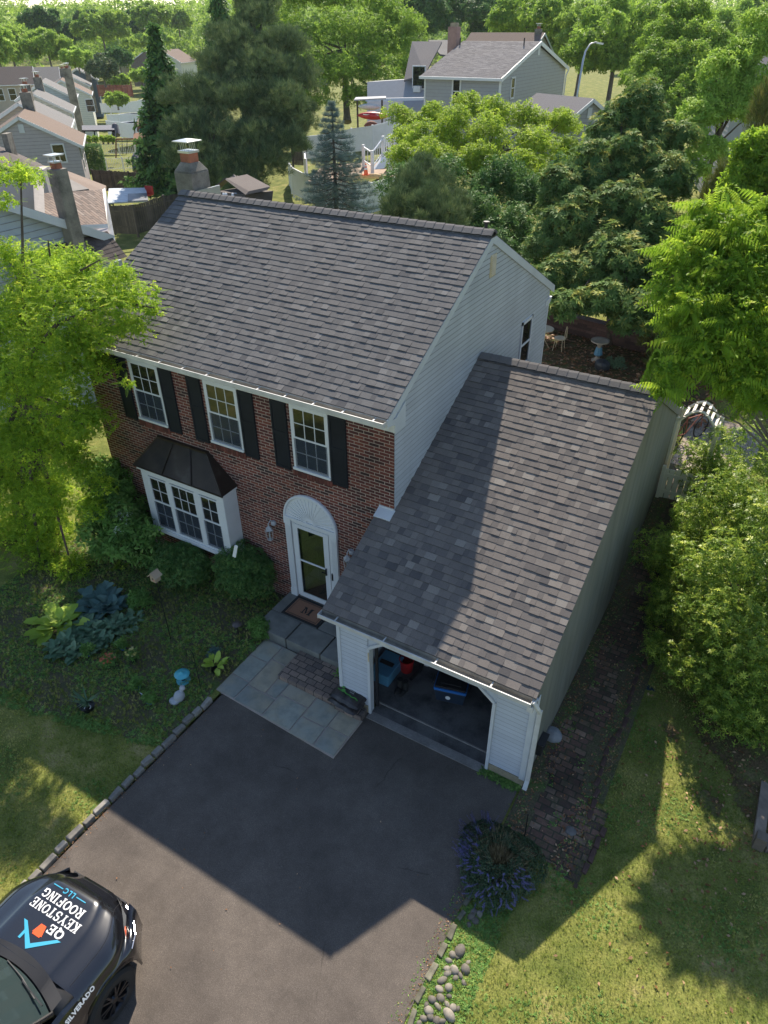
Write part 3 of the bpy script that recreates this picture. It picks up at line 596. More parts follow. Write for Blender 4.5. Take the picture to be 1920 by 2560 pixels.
# bay window
bay=MB();bx0,bx1=-6.42,-3.96;bay.box(bx0,bx1,-.43,0,1.10,1.14);bay.box(bx0-.02,bx1+.02,-.47,0,1.0,1.10);bay.box(bx0,bx1,-.43,0,2.56,2.70);bay.box(bx0-.04,bx1+.04,-.49,0,2.70,2.78)
bay.box(bx0,bx0+.03,-.43,0,1.14,2.56);bay.box(bx1-.03,bx1,-.43,0,1.14,2.56)
for a,b in ((bx0+.03,bx0+.2),(bx1-.2,bx1-.03),(-5.66,-5.56),(-4.82,-4.68)): bay.box(a,b,-.43,-.36,1.14,2.56)
b0=bay.build('bay_window',M['white'],HS,bevel=.005)
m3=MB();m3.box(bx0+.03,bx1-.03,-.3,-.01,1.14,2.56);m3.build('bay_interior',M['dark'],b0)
for a,b,c_ in ((-6.22,-5.66,2),(-5.56,-4.82,3),(-4.68,-4.16,2)):
    for k,(z0,z1) in enumerate([(1.86,2.53),(1.15,1.88)]):
        y=-.4-(.012 if k==0 else 0);m2=MB();s_=.035;m2.box(a,b,y-.012,y+.012,z1-s_,z1);m2.box(a,b,y-.012,y+.012,z0,z0+s_);m2.box(a,a+s_,y-.012,y+.012,z0+s_,z1-s_);m2.box(b-s_,b,y-.012,y+.012,z0+s_,z1-s_)
        for i in range(1,c_): xx=a+s_+(b-a-2*s_)*i/c_;m2.box(xx-.007,xx+.007,y-.004,y+.006,z0+s_,z1-s_)
        m2.box(a+s_,b-s_,y-.005,y+.005,(z0+z1)/2-.007,(z0+z1)/2+.007);m2.build('sash',M['white'],b0)
        m3=MB();m3.box(a+s_,b-s_,y+.008,y+.012,z0+s_,z1-s_);m3.build('pane',M['glass'],b0)
        if k==1: m4=MB();m4.box(a+.01,b-.01,y-.016,y-.0145,z0,z1-.02);m4.build('insect_screen',M['scr'],b0)
mb=MB();e=[(-6.50,-.52,2.785),(-3.88,-.52,2.785),(-3.88,-.001,2.785),(-6.50,-.001,2.785)];t=[(-6.05,-.06,3.40),(-4.60,-.06,3.40),(-4.60,-.001,3.42),(-6.05,-.001,3.42)]
for k in range(4): mb.face([e[k],e[(k+1)%4],t[(k+1)%4],t[k]])
mb.face(t);mb.face(e[::-1])
for k in range(4):
    s_=k/3;a=np.array([-6.50+2.62*s_,-.52,2.80]);b=np.array([-6.05+1.45*s_,-.06,3.41]);mb.bar(a,b,.022,.035)
mb.bar((-6.05,-.05,3.415),(-4.6,-.05,3.415),.07,.05);mb.bar((-6.07,-.03,3.43),(-4.58,-.03,3.43),.05,.03)
for k in range(7): xx=-6.44+2.5*k/6
mb.box(-6.515,-3.865,-.53,-.5,2.775,2.80);mb.build('copper_roof',M['copper'],b0)
# front door: surround, fanlight, storm door, inner door
mb=MB()
for a,b in ((-2.64,-2.49),(-1.47,-1.32)):
    mb.box(a,b,-.06,.0,.30,2.42);mb.box(a-.012,b+.012,-.075,.0,.30,.50);mb.box(a-.012,b+.012,-.075,.0,2.30,2.46)
    for k in range(4): xx=a+.03+k*(b-a-.06)/3;mb.box(xx-.008,xx+.008,-.067,-.06,.54,2.26)
mb.box(-2.49,-1.47,-.05,.0,2.40,2.46);ds=mb.build('door_surround',M['white'],HS,bevel=.004)
mb=MB();cx,cz,rx,rz=-1.98,2.46,.67,.69;n_=36
arc=[(cx+rx*math.cos(math.pi*i/n_),-.0,cz+rz*math.sin(math.pi*i/n_)) for i in range(n_+1)];mb.prism(arc,(0,-.035,0))
for i in range(1,18):
    a=math.pi*i/18;mb.bar((cx+.1*math.cos(a),-.045,cz+.02+.1*math.sin(a)),(cx+(rx-.09)*math.cos(a),-.04,cz+(rz-.09)*math.sin(a)),.02,.02,upv=(0,-1,0))
mb.tube([(cx+(rx-.02)*math.cos(math.pi*i/n_),-.045,cz+(rz-.02)*math.sin(math.pi*i/n_)) for i in range(n_+1)],.03,6);mb.tube([(cx+.1*math.cos(math.pi*i/10),-.045,cz+.02+.1*math.sin(math.pi*i/10)) for i in range(11)],.02,5)
mb.box(cx-rx,cx+rx,-.07,.0,cz-.02,cz+.03);mb.build('fanlight',M['white'],HS)
mb=MB();xa,xb,za,zb=-2.47,-1.49,.34,2.40
mb.box(xa,xa+.045,-.03,.05,za,zb);mb.box(xb-.045,xb,-.03,.05,za,zb);mb.box(xa+.045,xb-.045,-.03,.05,zb-.045,zb)
xa+=.05;xb-=.05;mb.box(xa,xa+.095,-.045,-.015,za,zb-.05);mb.box(xb-.13,xb,-.045,-.015,za,zb-.05);mb.box(xa+.095,xb-.13,-.045,-.015,zb-.14,zb-.05);mb.box(xa+.095,xb-.13,-.045,-.015,za,za+.13);mb.box(xa+.095,xb-.13,-.043,-.018,1.38,1.42)
sd=mb.build('storm_door',M['white'],HS,bevel=.004)
m2=MB();m2.box(xa+.095,xb-.13,-.032,-.029,za+.13,zb-.14);m2.build('pane',M['clear'],sd)
m2=MB();m2.box(xb-.105,xb-.08,-.075,-.045,1.26,1.44);m2.bar((xb-.1,-.08,1.33),(xb-.19,-.085,1.33),.02,.02);m2.box(xb+.045,xb+.085,-.066,-.03,1.18,1.36);m2.build('handle',M['blackm'],sd)
mb=MB();mb.box(-2.47,-1.49,.05,.11,.32,.345);mb.box(-3.2,-.9,.11,2.3,.28,.32);mb.build('hall_floor',simple('dark_hall_carpet',(.09,.08,.06),.95,scale=30),HS)
mb=MB();ia=math.radians(60);hx,hy=-2.40,.14;dx_,dy_=math.cos(ia),math.sin(ia);ax=np.array([dx_,dy_,0]);nx_=np.array([-dy_,dx_,0]);c_=np.array([hx,hy,1.36])+ax*.43
mb.obox(c_,ax*.43,nx_*.02,(0,0,1.0),.5)
for (u0,z0,ww,hh) in [(.22,.75,.13,.26),(.62,.75,.13,.26),(.22,1.45,.13,.28),(.62,1.45,.13,.28)]:
    q=np.array([hx,hy,z0])+ax*(u0)-nx_*.022
    for s_ in (-1,1): mb.obox(q+ax*s_*ww,ax*.012,nx_*.008,(0,0,hh),.5);mb.obox(q+np.array([0,0,s_*hh]),ax*ww,nx_*.008,(0,0,.012),.5)
idr=mb.build('inner_door',M['ydoor'],HS)
mb=MB();q=np.array([hx,hy,2.03])+ax*.43-nx_*.023;mb.obox(q,ax*.26,nx_*.004,(0,0,.2));mb.build('door_light',M['glass'],idr)
# lanterns
def lantern(x,z):
    m=MB();m.lathe((x,-.02,z+.34),[(.0,-.05),(.055,-.045),(.06,0),(.04,.05),(0,.055)],12);m.tube([(x,-.03,z+.36),(x,-.12,z+.46),(x,-.19,z+.42),(x,-.19,z+.36)],.012,6)
    m.lathe((x,-.19,z),[(.0,.36),(.03,.345),(.085,.28),(.095,.26),(.09,.255),(.0,.255)],4)
    for sx in (-1,1):
        for sy in (-1,1): m.bar((x+sx*.04,-.19+sy*.04,z),(x+sx*.058,-.19+sy*.058,z+.26),.009,.009)
    m.lathe((x,-.19,z),[(0,-.03),(.03,-.02),(.062,0),(.062,.012),(0,.012)],4);l=m.build('wall_lantern',M['statue'],HS)
    m=MB();m.lathe((x,-.19,z+.01),[(.05,.0),(.07,.24)],4);m.build('glass_shade',M['clear'],l);m=MB();m.tube([(x,-.19,z+.01),(x,-.19,z+.13)],.013,8);m.build('bulb',M['white'],l)
lantern(-2.98,1.80);lantern(-.98,1.80)
# gable vent, gable window, vent pipe
mb=MB();mb.box(.0,.03,3.72,3.98,6.82,7.25);vv=mb.build('gable_vent',M['cream'],HS)
for k in range(10): m=MB();z=6.86+k*.038;m.hexa([(.03,3.75,z),(.045,3.75,z-.008),(.045,3.95,z-.008),(.03,3.95,z),(.03,3.75,z+.026),(.045,3.75,z+.008),(.045,3.95,z+.008),(.03,3.95,z+.026)]);m.build('slat',M['cream'],vv)
mb=MB();ya,yb,za,zb=5.9,6.58,4.05,5.22
for b in ((ya,yb,zb-.07,zb),(ya,yb,za,za+.06),(ya,ya+.06,za,zb),(yb-.06,yb,za,zb)): mb.box(.0,.04,*b)
mb.box(.0,.035,ya+.06,yb-.06,4.60,4.65);gw=mb.build('side_window',M['white'],HS);mb=MB();mb.box(.016,.022,ya+.06,yb-.06,za+.06,zb-.07);mb.build('pane',M['glass'],gw)
mb=MB();mb.tube([(-.25,YR+.25,ZR-.2),(-.25,YR+.25,ZR+.12)],.035,10);mb.lathe((-.25,YR+.25,ZR+.12),[(.0,.02),(.06,.015),(.05,-.02),(0,-.02)],10);mb.build('vent_pipe',M['trimb'],HS)
# chimney
mb=MB();cx0,cx1,cy0,cy1=-8.62,-8.06,4.2,4.82
mb.box(cx0,cx1,cy0,cy1,-.5,8.0);mb.hexa([(cx0,cy0,8.0),(cx1,cy0,8.0),(cx1,cy1,8.0),(cx0,cy1,8.0),(cx0+.12,cy0+.14,8.2),(cx1-.12,cy0+.14,8.2),(cx1-.12,cy1-.14,8.2),(cx0+.12,cy1-.14,8.2)])
ch=mb.build('chimney',M['chim'],HS,bevel=.02);ccx,ccy=(cx0+cx1)/2,(cy0+cy1)/2
mb=MB();mb.box(ccx-.15,ccx+.15,ccy-.15,ccy+.15,8.18,8.40);mb.build('flue',M['terra'],ch)
mb=MB();mb.box(ccx-.18,ccx+.18,ccy-.18,ccy+.18,8.40,8.45);mb.box(ccx-.25,ccx+.25,ccy-.25,ccy+.25,8.64,8.66);mb.hexa([(ccx-.25,ccy-.25,8.66),(ccx+.25,ccy-.25,8.66),(ccx+.25,ccy+.25,8.66),(ccx-.25,ccy+.25,8.66),(ccx-.05,ccy-.05,8.70),(ccx+.05,ccy-.05,8.70),(ccx+.05,ccy+.05,8.70),(ccx-.05,ccy+.05,8.70)])
for i in range(6):
    for s_ in (-1,1): mb.bar((ccx-.15+i*.06,ccy+s_*.15,8.44),(ccx-.15+i*.06,ccy+s_*.15,8.64),.008,.008);mb.bar((ccx+s_*.15,ccy-.15+i*.06,8.44),(ccx+s_*.15,ccy-.15+i*.06,8.64),.008,.008)
mb.build('chimney_cap',M['steel'],ch)
mb=MB();mb.face([(-8.02,3.75,7.70),(-7.55,3.75,7.70),(-7.55,4.2,7.45),(-8.02,4.2,7.45)]);mb.box(-8.0,-7.97,4.1,5.05,7.0,7.62);mb.build('flashing',M['steel'],ch)
# ---- garage
GW,GY,GYR,GZR,GZE=3.668,-1.978,3.57,5.284,2.462;gs=(GZR-GZE)/(GYR-GY)
gv=np.array([0,GYR-GY,GZR-GZE]);gl_=np.linalg.norm(gv)
y_at=lambda s_: GY+s_*(GYR-GY)/gl_
roof_slope('garage_roof',M['shg'],HS,(-.31,GY-.02,GZE),(1,0,0),GW+.31+.01,gv,gl_,xmin=lambda s_: 0 if y_at(s_)<-.01 else .312)
mb=MB();mb.hexa([(-.3,GY,GZE-.05),(GW,GY,GZE-.05),(GW,0,GZE-.05-GY*gs),(-.3,0,GZE-.05-GY*gs),(-.3,GY,GZE-.012),(GW,GY,GZE-.012),(GW,0,GZE-.012-GY*gs),(-.3,0,GZE-.012-GY*gs)])
mb.hexa([(.016,0,GZE-.05-GY*gs),(GW,0,GZE-.05-GY*gs),(GW,GYR,GZR-.05),(.016,GYR,GZR-.05),(.016,0,GZE-.012-GY*gs),(GW,0,GZE-.012-GY*gs),(GW,GYR,GZR-.012),(.016,GYR,GZR-.012)])
mb.hexa([(.016,GYR,GZR-.05),(GW,GYR,GZR-.05),(GW,7.62,3.13),(.016,7.62,3.13),(.016,GYR,GZR),(GW,GYR,GZR),(GW,7.62,3.18),(.016,7.62,3.18)]);mb.build('garage_roof_deck',M['shg'],HS)
ridge(HS,.03,GW+.01,GYR,GZR+.01,.51)
mb=MB();mb.prism([(GW-.12,-1.84,-.2),(GW-.12,7.45,-.2),(GW-.12,7.45,3.14),(GW-.12,GYR,GZR-.07),(GW-.12,-1.84,GZE-.0)],(.115,0,0));mb.build('garage_side_wall',M['stucco'],HS)
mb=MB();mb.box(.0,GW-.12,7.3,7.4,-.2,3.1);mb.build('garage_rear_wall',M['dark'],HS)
mb=MB();mb.prism([(GW-.006,7.62,3.17),(GW-.006,GYR+.4,GZR-.2),(GW-.006,GYR+.4,GZR-.36),(GW-.006,7.62,2.97)],(.035,0,0));mb.build('garage_rake_board',M['stucco'],HS)
mb=MB()
opx0,opx1,opz=.55,2.98,2.06
def flim(z):
    return None
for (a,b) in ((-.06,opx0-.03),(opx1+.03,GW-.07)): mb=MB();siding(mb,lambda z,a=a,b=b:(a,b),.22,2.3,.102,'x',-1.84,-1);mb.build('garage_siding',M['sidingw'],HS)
mb=MB();mb.box(-.09,opx0,-1.838,-1.74,-.1,2.35);mb.box(opx1,GW-.12,-1.838,-1.74,-.1,2.35);mb.box(opx0,opx1,-1.838,-1.74,opz,2.35);mb.prism([(-.1,-1.74,-.1),(-.1,0,-.1),(-.1,0,3.33),(-.1,-1.74,2.45)],(.1,0,0))
mb.prism([(opx0,-1.838,opz),(opx0,-1.838,opz-.25),(opx0+.3,-1.838,opz)],(0,.09,0));mb.prism([(opx1,-1.838,opz),(opx1-.3,-1.838,opz),(opx1,-1.838,opz-.25)],(0,.09,0));mb.build('garage_front_wall',M['sidingw'],HS)
mb=MB();t_=.05
pts=[(opx0,.05),(opx0,opz-.25),(opx0+.3,opz),(opx1-.3,opz),(opx1,opz-.25),(opx1,.05)]
for (a,b) in zip(pts[:-1],pts[1:]): mb.bar((a[0],-1.86,a[1]),(b[0],-1.86,b[1]),.055,.05,upv=(0,-1,0));mb.bar((a[0],-1.79,a[1]),(b[0],-1.79,b[1]),.02,.12,upv=(0,-1,0))
mb.box(-.13,-.06,-1.875,-1.84,.2,2.3);mb.box(GW-.09,GW+.012,-1.875,-1.84,.2,2.3);mb.box(GW+.0,GW+.012,-1.84,-1.74,.2,2.3)
mb.box(-.12,GW-.0,-1.86,-1.84,2.12,2.30);mb.box(-.3,GW,-1.95,-1.84,2.30,2.32);mb.box(-.3,GW,-1.975,-1.95,2.3,2.44)
mb.box(-.32,.0,-.02,-.003,3.3,3.52) ;mb.hexa([(-.32,-.22,3.25),(.03,-.22,3.25),(.03,-.0,3.25),(-.32,-.0,3.25),(-.32,-.22,3.40),(.03,-.22,3.40),(.03,-.0,3.50),(-.32,-.0,3.50)])
mb.build('garage_trim',M['trim'],HS,bevel=.004)
for q in ((opx1+.03,GW-.01),(-.12,opx0-.03)): mb=MB();mb.box(*q,-1.86,-1.74,-.1,.2);mb.build('foundation',M['found'],HS)
gutter(HS,-.33,GW-.04,GY-.005,GZE-.03,name='garage_gutter',hang=.98)
mb=MB();mb.bar((GW-.05,GY-.06,2.3),(GW-.05,GY-.06,2.18),.1,.07);mb.tube([(GW-.02,-2.05,2.42),(GW+.06,-2.0,2.25),(GW+.075,-1.9,2.05)],.04,4);mb.bar((GW+.07,-1.895,2.12),(GW+.07,-1.895,.28),.075,.055,upv=(0,1,0));mb.bar((GW+.07,-1.895,.3),(GW+.07,-2.0,.16),.075,.055);mb.build('downspout',M['gutter'],HS,bevel=.008)
mb=MB();mb.box(0,GW-.12,-1.84+.3,7.3,-.1,.045);mb.box(opx0,opx1,-1.80,-1.54,-.1,.026);mb.build('garage_floor',M['conc'],HS);mb=MB();mb.box(opx0-.02,opx1+.03,-1.98,-1.80,-.1,.034);mb.build('threshold',M['curb'],HS);mb=MB();mb.box(opx0,opx1,-1.56,-1.53,.026,.055);mb.build('floor_lip',M['curb'],HS)
mb=MB();mb.box(GW+.002,GW+.10,-1.35,-1.08,.32,.62);mb.box(GW+.002,GW+.13,-1.37,-1.06,.62,.635);mb.build('utility_box',M['trimb'],HS)
for q in ((opx0+.03,opx0+.08),(opx1-.08,opx1-.03)): mb=MB();mb.box(*q,-1.70,-1.66,.1,1.95);mb.build('door_track',M['trimb'],HS)
mb=MB();mb.box(opx0-.0,opx0+.025,-1.90,-1.885,1.50,1.72);mb.build('keypad',M['cream'],HS)
# ================================================================ THINGS NEAR THE HOUSE
MESH={}
def blocks(pts_fn,n,name,label,cat,group,sz,mat,jit=.03):
    pass
# granite curb blocks on the left of the driveway
def one_block(name,x,y,L,wd,ht,rz,mat,label,cat,group):
    mb=MB();j=lambda:R.uniform(-.012,.012);a,b=L/2,wd/2
    mb.hexa([(-b+j(),-a+j(),-.05),(b+j(),-a+j(),-.05),(b+j(),a+j(),-.05),(-b+j(),a+j(),-.05),(-b+.012+j(),-a+.012+j(),ht+j()*.5),(b-.012+j(),-a+.012+j(),ht+j()*.5),(b-.012+j(),a-.012+j(),ht+j()*.5),(-b+.012+j(),a-.012+j(),ht+j()*.5)])
    o=mb.build(name,mat,None,bevel=.014);o.location=(x,y,h(x,y));o.rotation_euler=(0,0,rz);tag(o,label,cat,group);return o
proto=None;y=-3.15;i=0
while y>-12.4:
    L=R.uniform(.20,.32);x=-2.37+.05*(-y-3)/4*.4+R.uniform(-.02,.02)
    one_block('curb_block',x,y-L/2,L-.012,.12,.075+R.uniform(-.01,.012),R.uniform(-.06,.06),M['granite'],'grey granite block in the curb between the driveway and the left lawn','curb block','granite blocks edging the left side of the driveway');y-=L
y=-3.9
while y>-9:
    L=R.uniform(.24,.36);one_block('curb_block',3.66+R.uniform(-.035,.035),y-L/2,L-R.uniform(.03,.09),.10,.035,R.uniform(-.22,.22),M['granmoss'],'mossy stone block in the low curb on the right side of the driveway','curb block','stone blocks edging the right side of the driveway');y-=L
for k in range(30):
    y=1.8+k*.0-k*.16; 
y=6.8
while y>-2.7:
    L=R.uniform(.2,.3);x=4.78+.05*math.sin(y*3)+(.33 if y<-1.7 else 0)+R.uniform(-.02,.02);one_block('edging_brick',x,y-L/2,L-.02,.1,.05,R.uniform(-.15,.15),M['retw'],'worn brick in the edging between the brick path and the right lawn','edging brick','bricks edging the side path');y-=L
# river stones
stones=[(1150,2375,.1),(1132,2385,.07),(1122,2400,.06),(1164,2422,.09),(1136,2424,.075),(1118,2420,.06),(1106,2449,.075),(1139,2443,.05),(1122,2467,.08),(1099,2471,.07),(1119,2432,.06),(1080,2497,.075),(1102,2494,.07),(1123,2489,.05),(1072,2525,.085),(1059,2545,.065),(1076,2540,.075),(1133,2518,.07),(1123,2536,.1),(1118,2510,.05),(1151,2437,.05),(1145,2390,.05),(1170,2405,.045),(1160,2455,.045),(1095,2515,.06),(1092,2550,.07),(1048,2556,.05),(1178,2290,.07),(1189,2300,.07),(1172,2310,.05),(1185,2278,.06),(1199,2283,.06),(1145,2520,.05),(1066,2510,.05),(1105,2552,.06)]
for u,v,r in stones:
    p=G(u,v,.03);mb=MB();mb.ico((0,0,0),(r*R.uniform(.8,1.15),r*R.uniform(.6,.85),r*R.uniform(.42,.58)),2,.07);o=mb.build('river_stone',M['stone'],None,smooth=True);o.location=(p[0],p[1],r*.12);o.rotation_euler=(R.uniform(-.2,.2),R.uniform(-.2,.2),R.uniform(0,3))
    tag(o,'rounded pale river stone in the strip beside the right edge of the driveway','stone','river stones beside the driveway')
M['statue2']=simple('dull_rock',(.13,.125,.12),.9,var=.3,scale=8,bump=.3)
def rock(u,v,z,r,label,mat='grey',sub=3,j=.12):
    p=G(u,v,z);mb=MB();mb.ico((0,0,0),r,sub,j);o=mb.build('rock',M[mat],None);o.location=tuple(p);tag(o,label,'rock');return o
rock(1383,1838,.13,(.17,.15,.16),'large smooth grey rock at the foot of the garage side wall next to the downspout')
rock(1427,2078,.02,(.09,.08,.06),'small round grey rock at the lower corner of the brick path','statue2')
# doormat
mt=T('doormat','brown coir doormat with black border and letter M in front of the white storm door','doormat',(-1.98,-.38,.31))
mb=MB();mb.box(-2.47,-1.5,-.70,-.06,.307,.318);mb.build('mat_border',M['rubber'],mt)
mb=MB();mb.box(-2.40,-1.57,-.64,-.12,.318,.322);mb.build('coir_field',M['matbr'],mt)
mb=MB()
for a,b,c_,d_ in ((-2.37,-1.60,-.61,-.600),(-2.37,-1.60,-.16,-.150),(-2.37,-2.362,-.61,-.15),(-1.608,-1.60,-.61,-.15),(-2.385,-1.585,-.628,-.622),(-2.385,-1.585,-.138,-.132)): mb.box(a,b,c_,d_,.322,.3245)
mb.build('mat_stripe',M['rubber'],mt)
mb=MB();mx,my,s_=-1.985,-.49,.2
def lp(poly): mb.prism([(mx+x*s_,my+y*s_,.3225) for x,y in poly],(0,0,.003))
lp([(-.62,0),(-.18,0),(-.18,.08),(-.34,.1),(-.34,.9),(-.46,.9),(-.46,.1),(-.62,.08)]);lp([(.18,0),(.66,0),(.66,.08),(.54,.1),(.54,.9),(.30,.9),(.30,.1),(.18,.08)])
lp([(-.62,1.0),(-.62,.92),(-.46,.9),(-.34,.9),(-.24,1.0)]);lp([(.66,1.0),(.28,1.0),(.30,.9),(.54,.9),(.66,.92)]);lp([(-.40,1.0),(-.24,1.0),(.06,.26),(-.02,0)]);lp([(.0,.03),(.04,.2),(.30,1.0),(.34,.95)])
mb.build('letter',M['rubber'],mt)
# bags of mulch
def mulch(x,y,z,rz,label,open_=True):
    t=T('mulch_bag',label,'bag',(x,y,z),'plastic bags on the paver step' if False else None)
    n1,n2=14,10;mb=MB();V=[]
    for sg in (1,-1):
        g=[]
        for i in range(n1+1):
            for j in range(n2+1):
                a=-1+2*i/n1;b=-1+2*j/n2;t_=max(0,(1-abs(a)**3.2))*max(0,(1-abs(b)**3.2));zz=.075+sg*.07*t_**.5+.008*math.sin(a*9+b*4)*t_;g.append((a*.34*(1-.04*b*b)+.01*math.sin(b*7),b*.23*(1-.05*a*a)+.008*math.sin(a*8),zz))
        V.append(g)
        for i in range(n1):
            for j in range(n2):
                q=[g[i*(n2+1)+j],g[(i+1)*(n2+1)+j],g[(i+1)*(n2+1)+j+1],g[i*(n2+1)+j+1]];mb.face(q if sg>0 else q[::-1],.5)
    ca,sa=math.cos(rz),math.sin(rz)
    def tr(p): return (x+p[0]*ca-p[1]*sa,y+p[0]*sa+p[1]*ca,z+p[2])
    mb.v=[tr(p) for p in mb.v];mb.build('bag_body',M['bag'],t,smooth=True)
    top=lambda a,b:(a*.34,b*.23,.078+.07*(max(0,(1-abs(a)**3.2))*max(0,(1-abs(b)**3.2)))**.5+.008)
    def strip(pts,wd,mat,nm):
        m=MB()
        for (a0,b0),(a1,b1) in zip(pts[:-1],pts[1:]):
            d=np.array([a1-a0,b1-b0]);d/=np.linalg.norm(d);nn=np.array([-d[1],d[0]])*wd
            m.face([tr(top(a0+nn[0],b0+nn[1])),tr(top(a0-nn[0],b0-nn[1])),tr(top(a1-nn[0],b1-nn[1])),tr(top(a1+nn[0],b1+nn[1]))])
        m.build(nm,M[mat],t)
    strip([(-.75,-.1),(-.55,-.2),(-.3,-.12),(-.1,-.25),(.1,-.22),(.3,-.3),(.5,-.2),(.72,-.3)],.05,'grn','printed_band')
    for (a,b,r) in ((-.62,.52,.045),(-.52,.22,.04),(-.36,-.12,.04)):
        m=MB();m.face([tr((top(a,b)[0]+r*math.cos(k*math.pi/6),top(a,b)[1]+r*math.sin(k*math.pi/6),top(a,b)[2]+.004)) for k in range(12)]);m.build('green_dot',M['grn'],t)
    for k,(a,b,wd) in enumerate(((-.2,.45,.5),(-.15,.25,.42),(.0,.08,.3))):
        m=MB();x_=a
        while x_<a+wd:
            m.face([tr(top(x_,b-.035)),tr(top(x_+.035,b-.035)),tr(top(x_+.035,b+.035)),tr(top(x_,b+.035))]);x_+=.06
        m.build('printed_text',M['ltxt'],t)
    return t
M['bag']=simple('black_plastic_bag',(.035,.03,.03),.3,var=.6,scale=9);M['grn']=simple('green_print',(.08,.32,.05),.35);M['ltxt']=simple('grey_print',(.5,.5,.48),.4)
mulch(.10,-1.97,.165,-.12,'lower black plastic mulch bag under another on the paver step by the garage','x');mulch(.13,-1.93,.30,-.08,'upper black and green plastic mulch bag on top of another on the paver step')
# plant stand + pot with white net
t=T('plant_stand','dark green wire plant stand on the porch against the garage side wall','plant stand',(-.45,-.95,.3))
for k in range(3):
    mb=MB();z=.42+.16*k;r=.2-.02*k;mb.tube([(-.45+r*math.cos(a*math.pi/8),-.75+r*math.sin(a*math.pi/8),z) for a in range(17)],.008,5)
    for q in range(7): mb.bar((-.45-r+.05*q+.02,-.75-r*.6,z),(-.45-r+.05*q+.02,-.75+r*.6,z),.006,.006)
    mb.build('shelf_ring',M['gm'] if 'gm' in M else M.setdefault('gm',simple('green_metal',(.02,.05,.04),.5)),t)
for a in range(3):
    an=a*2.1;mb=MB();mb.tube([(-.45+.2*math.cos(an),-.75+.2*math.sin(an),.3),(-.45+.17*math.cos(an),-.75+.17*math.sin(an),.82)],.009,5);mb.build('leg',M['gm'],t)
def pot(x,y,z,r,hh,mat,label,name='flower_pot',cat='pot'):
    t=T(name,label,cat,(x,y,z));mb=MB();mb.lathe((x,y,z),[(r*.7,0),(r,hh),(r*1.08,hh),(r*1.08,hh+.012),(r*.93,hh+.012),(r*.88,hh-.02),(0,hh-.02)],16);mb.build('pot_body',M[mat],t,smooth=False);return t
t=pot(-.33,-1.45,.17,.09,.16,'white','white pot in a macrame net with a small plant beside the garage corner','potted_plant','potted plant')
P=np.array([(-.33,-1.45,.36)]*40)+rng.normal(0,.05,(40,3));fmesh('foliage',[leafcloud(SPR,P,P*0+[0,0,1],.11)],M['ivy'],t)
# birdhouse on pole
bp=(-5.3,-1.75);t=T('birdhouse','small wooden birdhouse with pink heart on a pole in front of the left boxwood','birdhouse',(bp[0],bp[1],h(*bp)))
q=D(388,1443,14.25);bx,by,bz=q;t.location=(bx,by,h(bx,by));mb=MB();mb.tube([(bx,by,h(bx,by)-.1),(bx,by,bz-.08)],.009,6);mb.build('pole',M['blackm'],t)
mb=MB();mb.box(bx-.07,bx+.07,by-.07,by+.07,bz-.08,bz+.06);mb.prism([(bx-.07,by-.07,bz+.06),(bx+.07,by-.07,bz+.06),(bx,by-.07,bz+.13)],(0,.14,0));hb=mb.build('house_box',M['birch'] if 'birch' in M else M.setdefault('birch',simple('raw_pine',(.42,.32,.22),.7)),t)
mb=MB()
for s_ in (-1,1): mb.obox((bx+s_*.048,by,bz+.098),(.062,0,-s_*.058),(0,.1,0),(.006*s_,0,.006))
mb.build('roof',M['birch'],t)
mb=MB();mb.tube([(bx,by-.069,bz),(bx,by-.073,bz)],.02,12);mb.build('entrance_hole',M['blackm'],hb);mb=MB();mb.tube([(bx+.03,by-.07,bz-.03),(bx+.03,by-.0735,bz-.03)],.016,8);mb.build('painted_heart',simple('pink_paint',(.6,.15,.13),.6),hb)
# garden lamp
p=G(597,1590,.05);t=T('path_light','brown mushroom garden path light between the right boxwood and the porch','path light',(p[0],p[1],h(*p[:2])))
mb=MB();mb.tube([(p[0],p[1],0),(p[0],p[1],.42)],.012,8);mb.build('stake',M['blackm'],t);mb=MB();mb.lathe((p[0],p[1],.40),[(.01,.05),(.05,.04),(.105,.0),(.10,-.005),(.0,.01)],16);mb.build('lamp_shade',simple('bronze_shade',(.10,.08,.075),.5),t)
# shepherd hook
a=G(503,1723,.02);tp=np.array([a[0]+.0,a[1]+.02,1.0]);t=T('shepherd_hook','thin black iron shepherd hook standing in the garden bed by the flagstones','garden hook',tuple(a))
mb=MB();hx_=[(a[0],a[1],-.05),(a[0],a[1],.55),(a[0]-.0,a[1],1.0)]+[(a[0]-.09+.09*math.cos(k*math.pi/8),a[1],1.0+.11*math.sin(k*math.pi/8)) for k in range(1,9)]+[(a[0]-.19,a[1],.92),(a[0]-.2,a[1],.82)]
mb.tube(hx_,.007,6);mb.build('hook_rod',M['blackm'],t)
# turquoise solar bird bath
p=G(459,1702,.03);x,y=p[:2];t=T('small_bird_bath','small turquoise ceramic bird bath with domed top in the garden bed','bird bath',(x,y,h(x,y)))
mb=MB();mb.lathe((x,y,.02),[(.0,0),(.135,0),(.145,.03),(.12,.035),(.06,.03),(.05,.05)],20);mb.build('base',M['teal'],t,smooth=True);mb=MB();mb.lathe((x,y,.06),[(.045,0),(.035,.06),(.05,.13)],12);mb.build('stem',M['blackm'],t,smooth=True)
mb=MB();mb.lathe((x,y,.19),[(.04,0),(.15,.03),(.155,.045),(.09,.05),(.02,.085),(.012,.1),(0,.11)],22);mb.build('bowl',M['teal'],t,smooth=True)
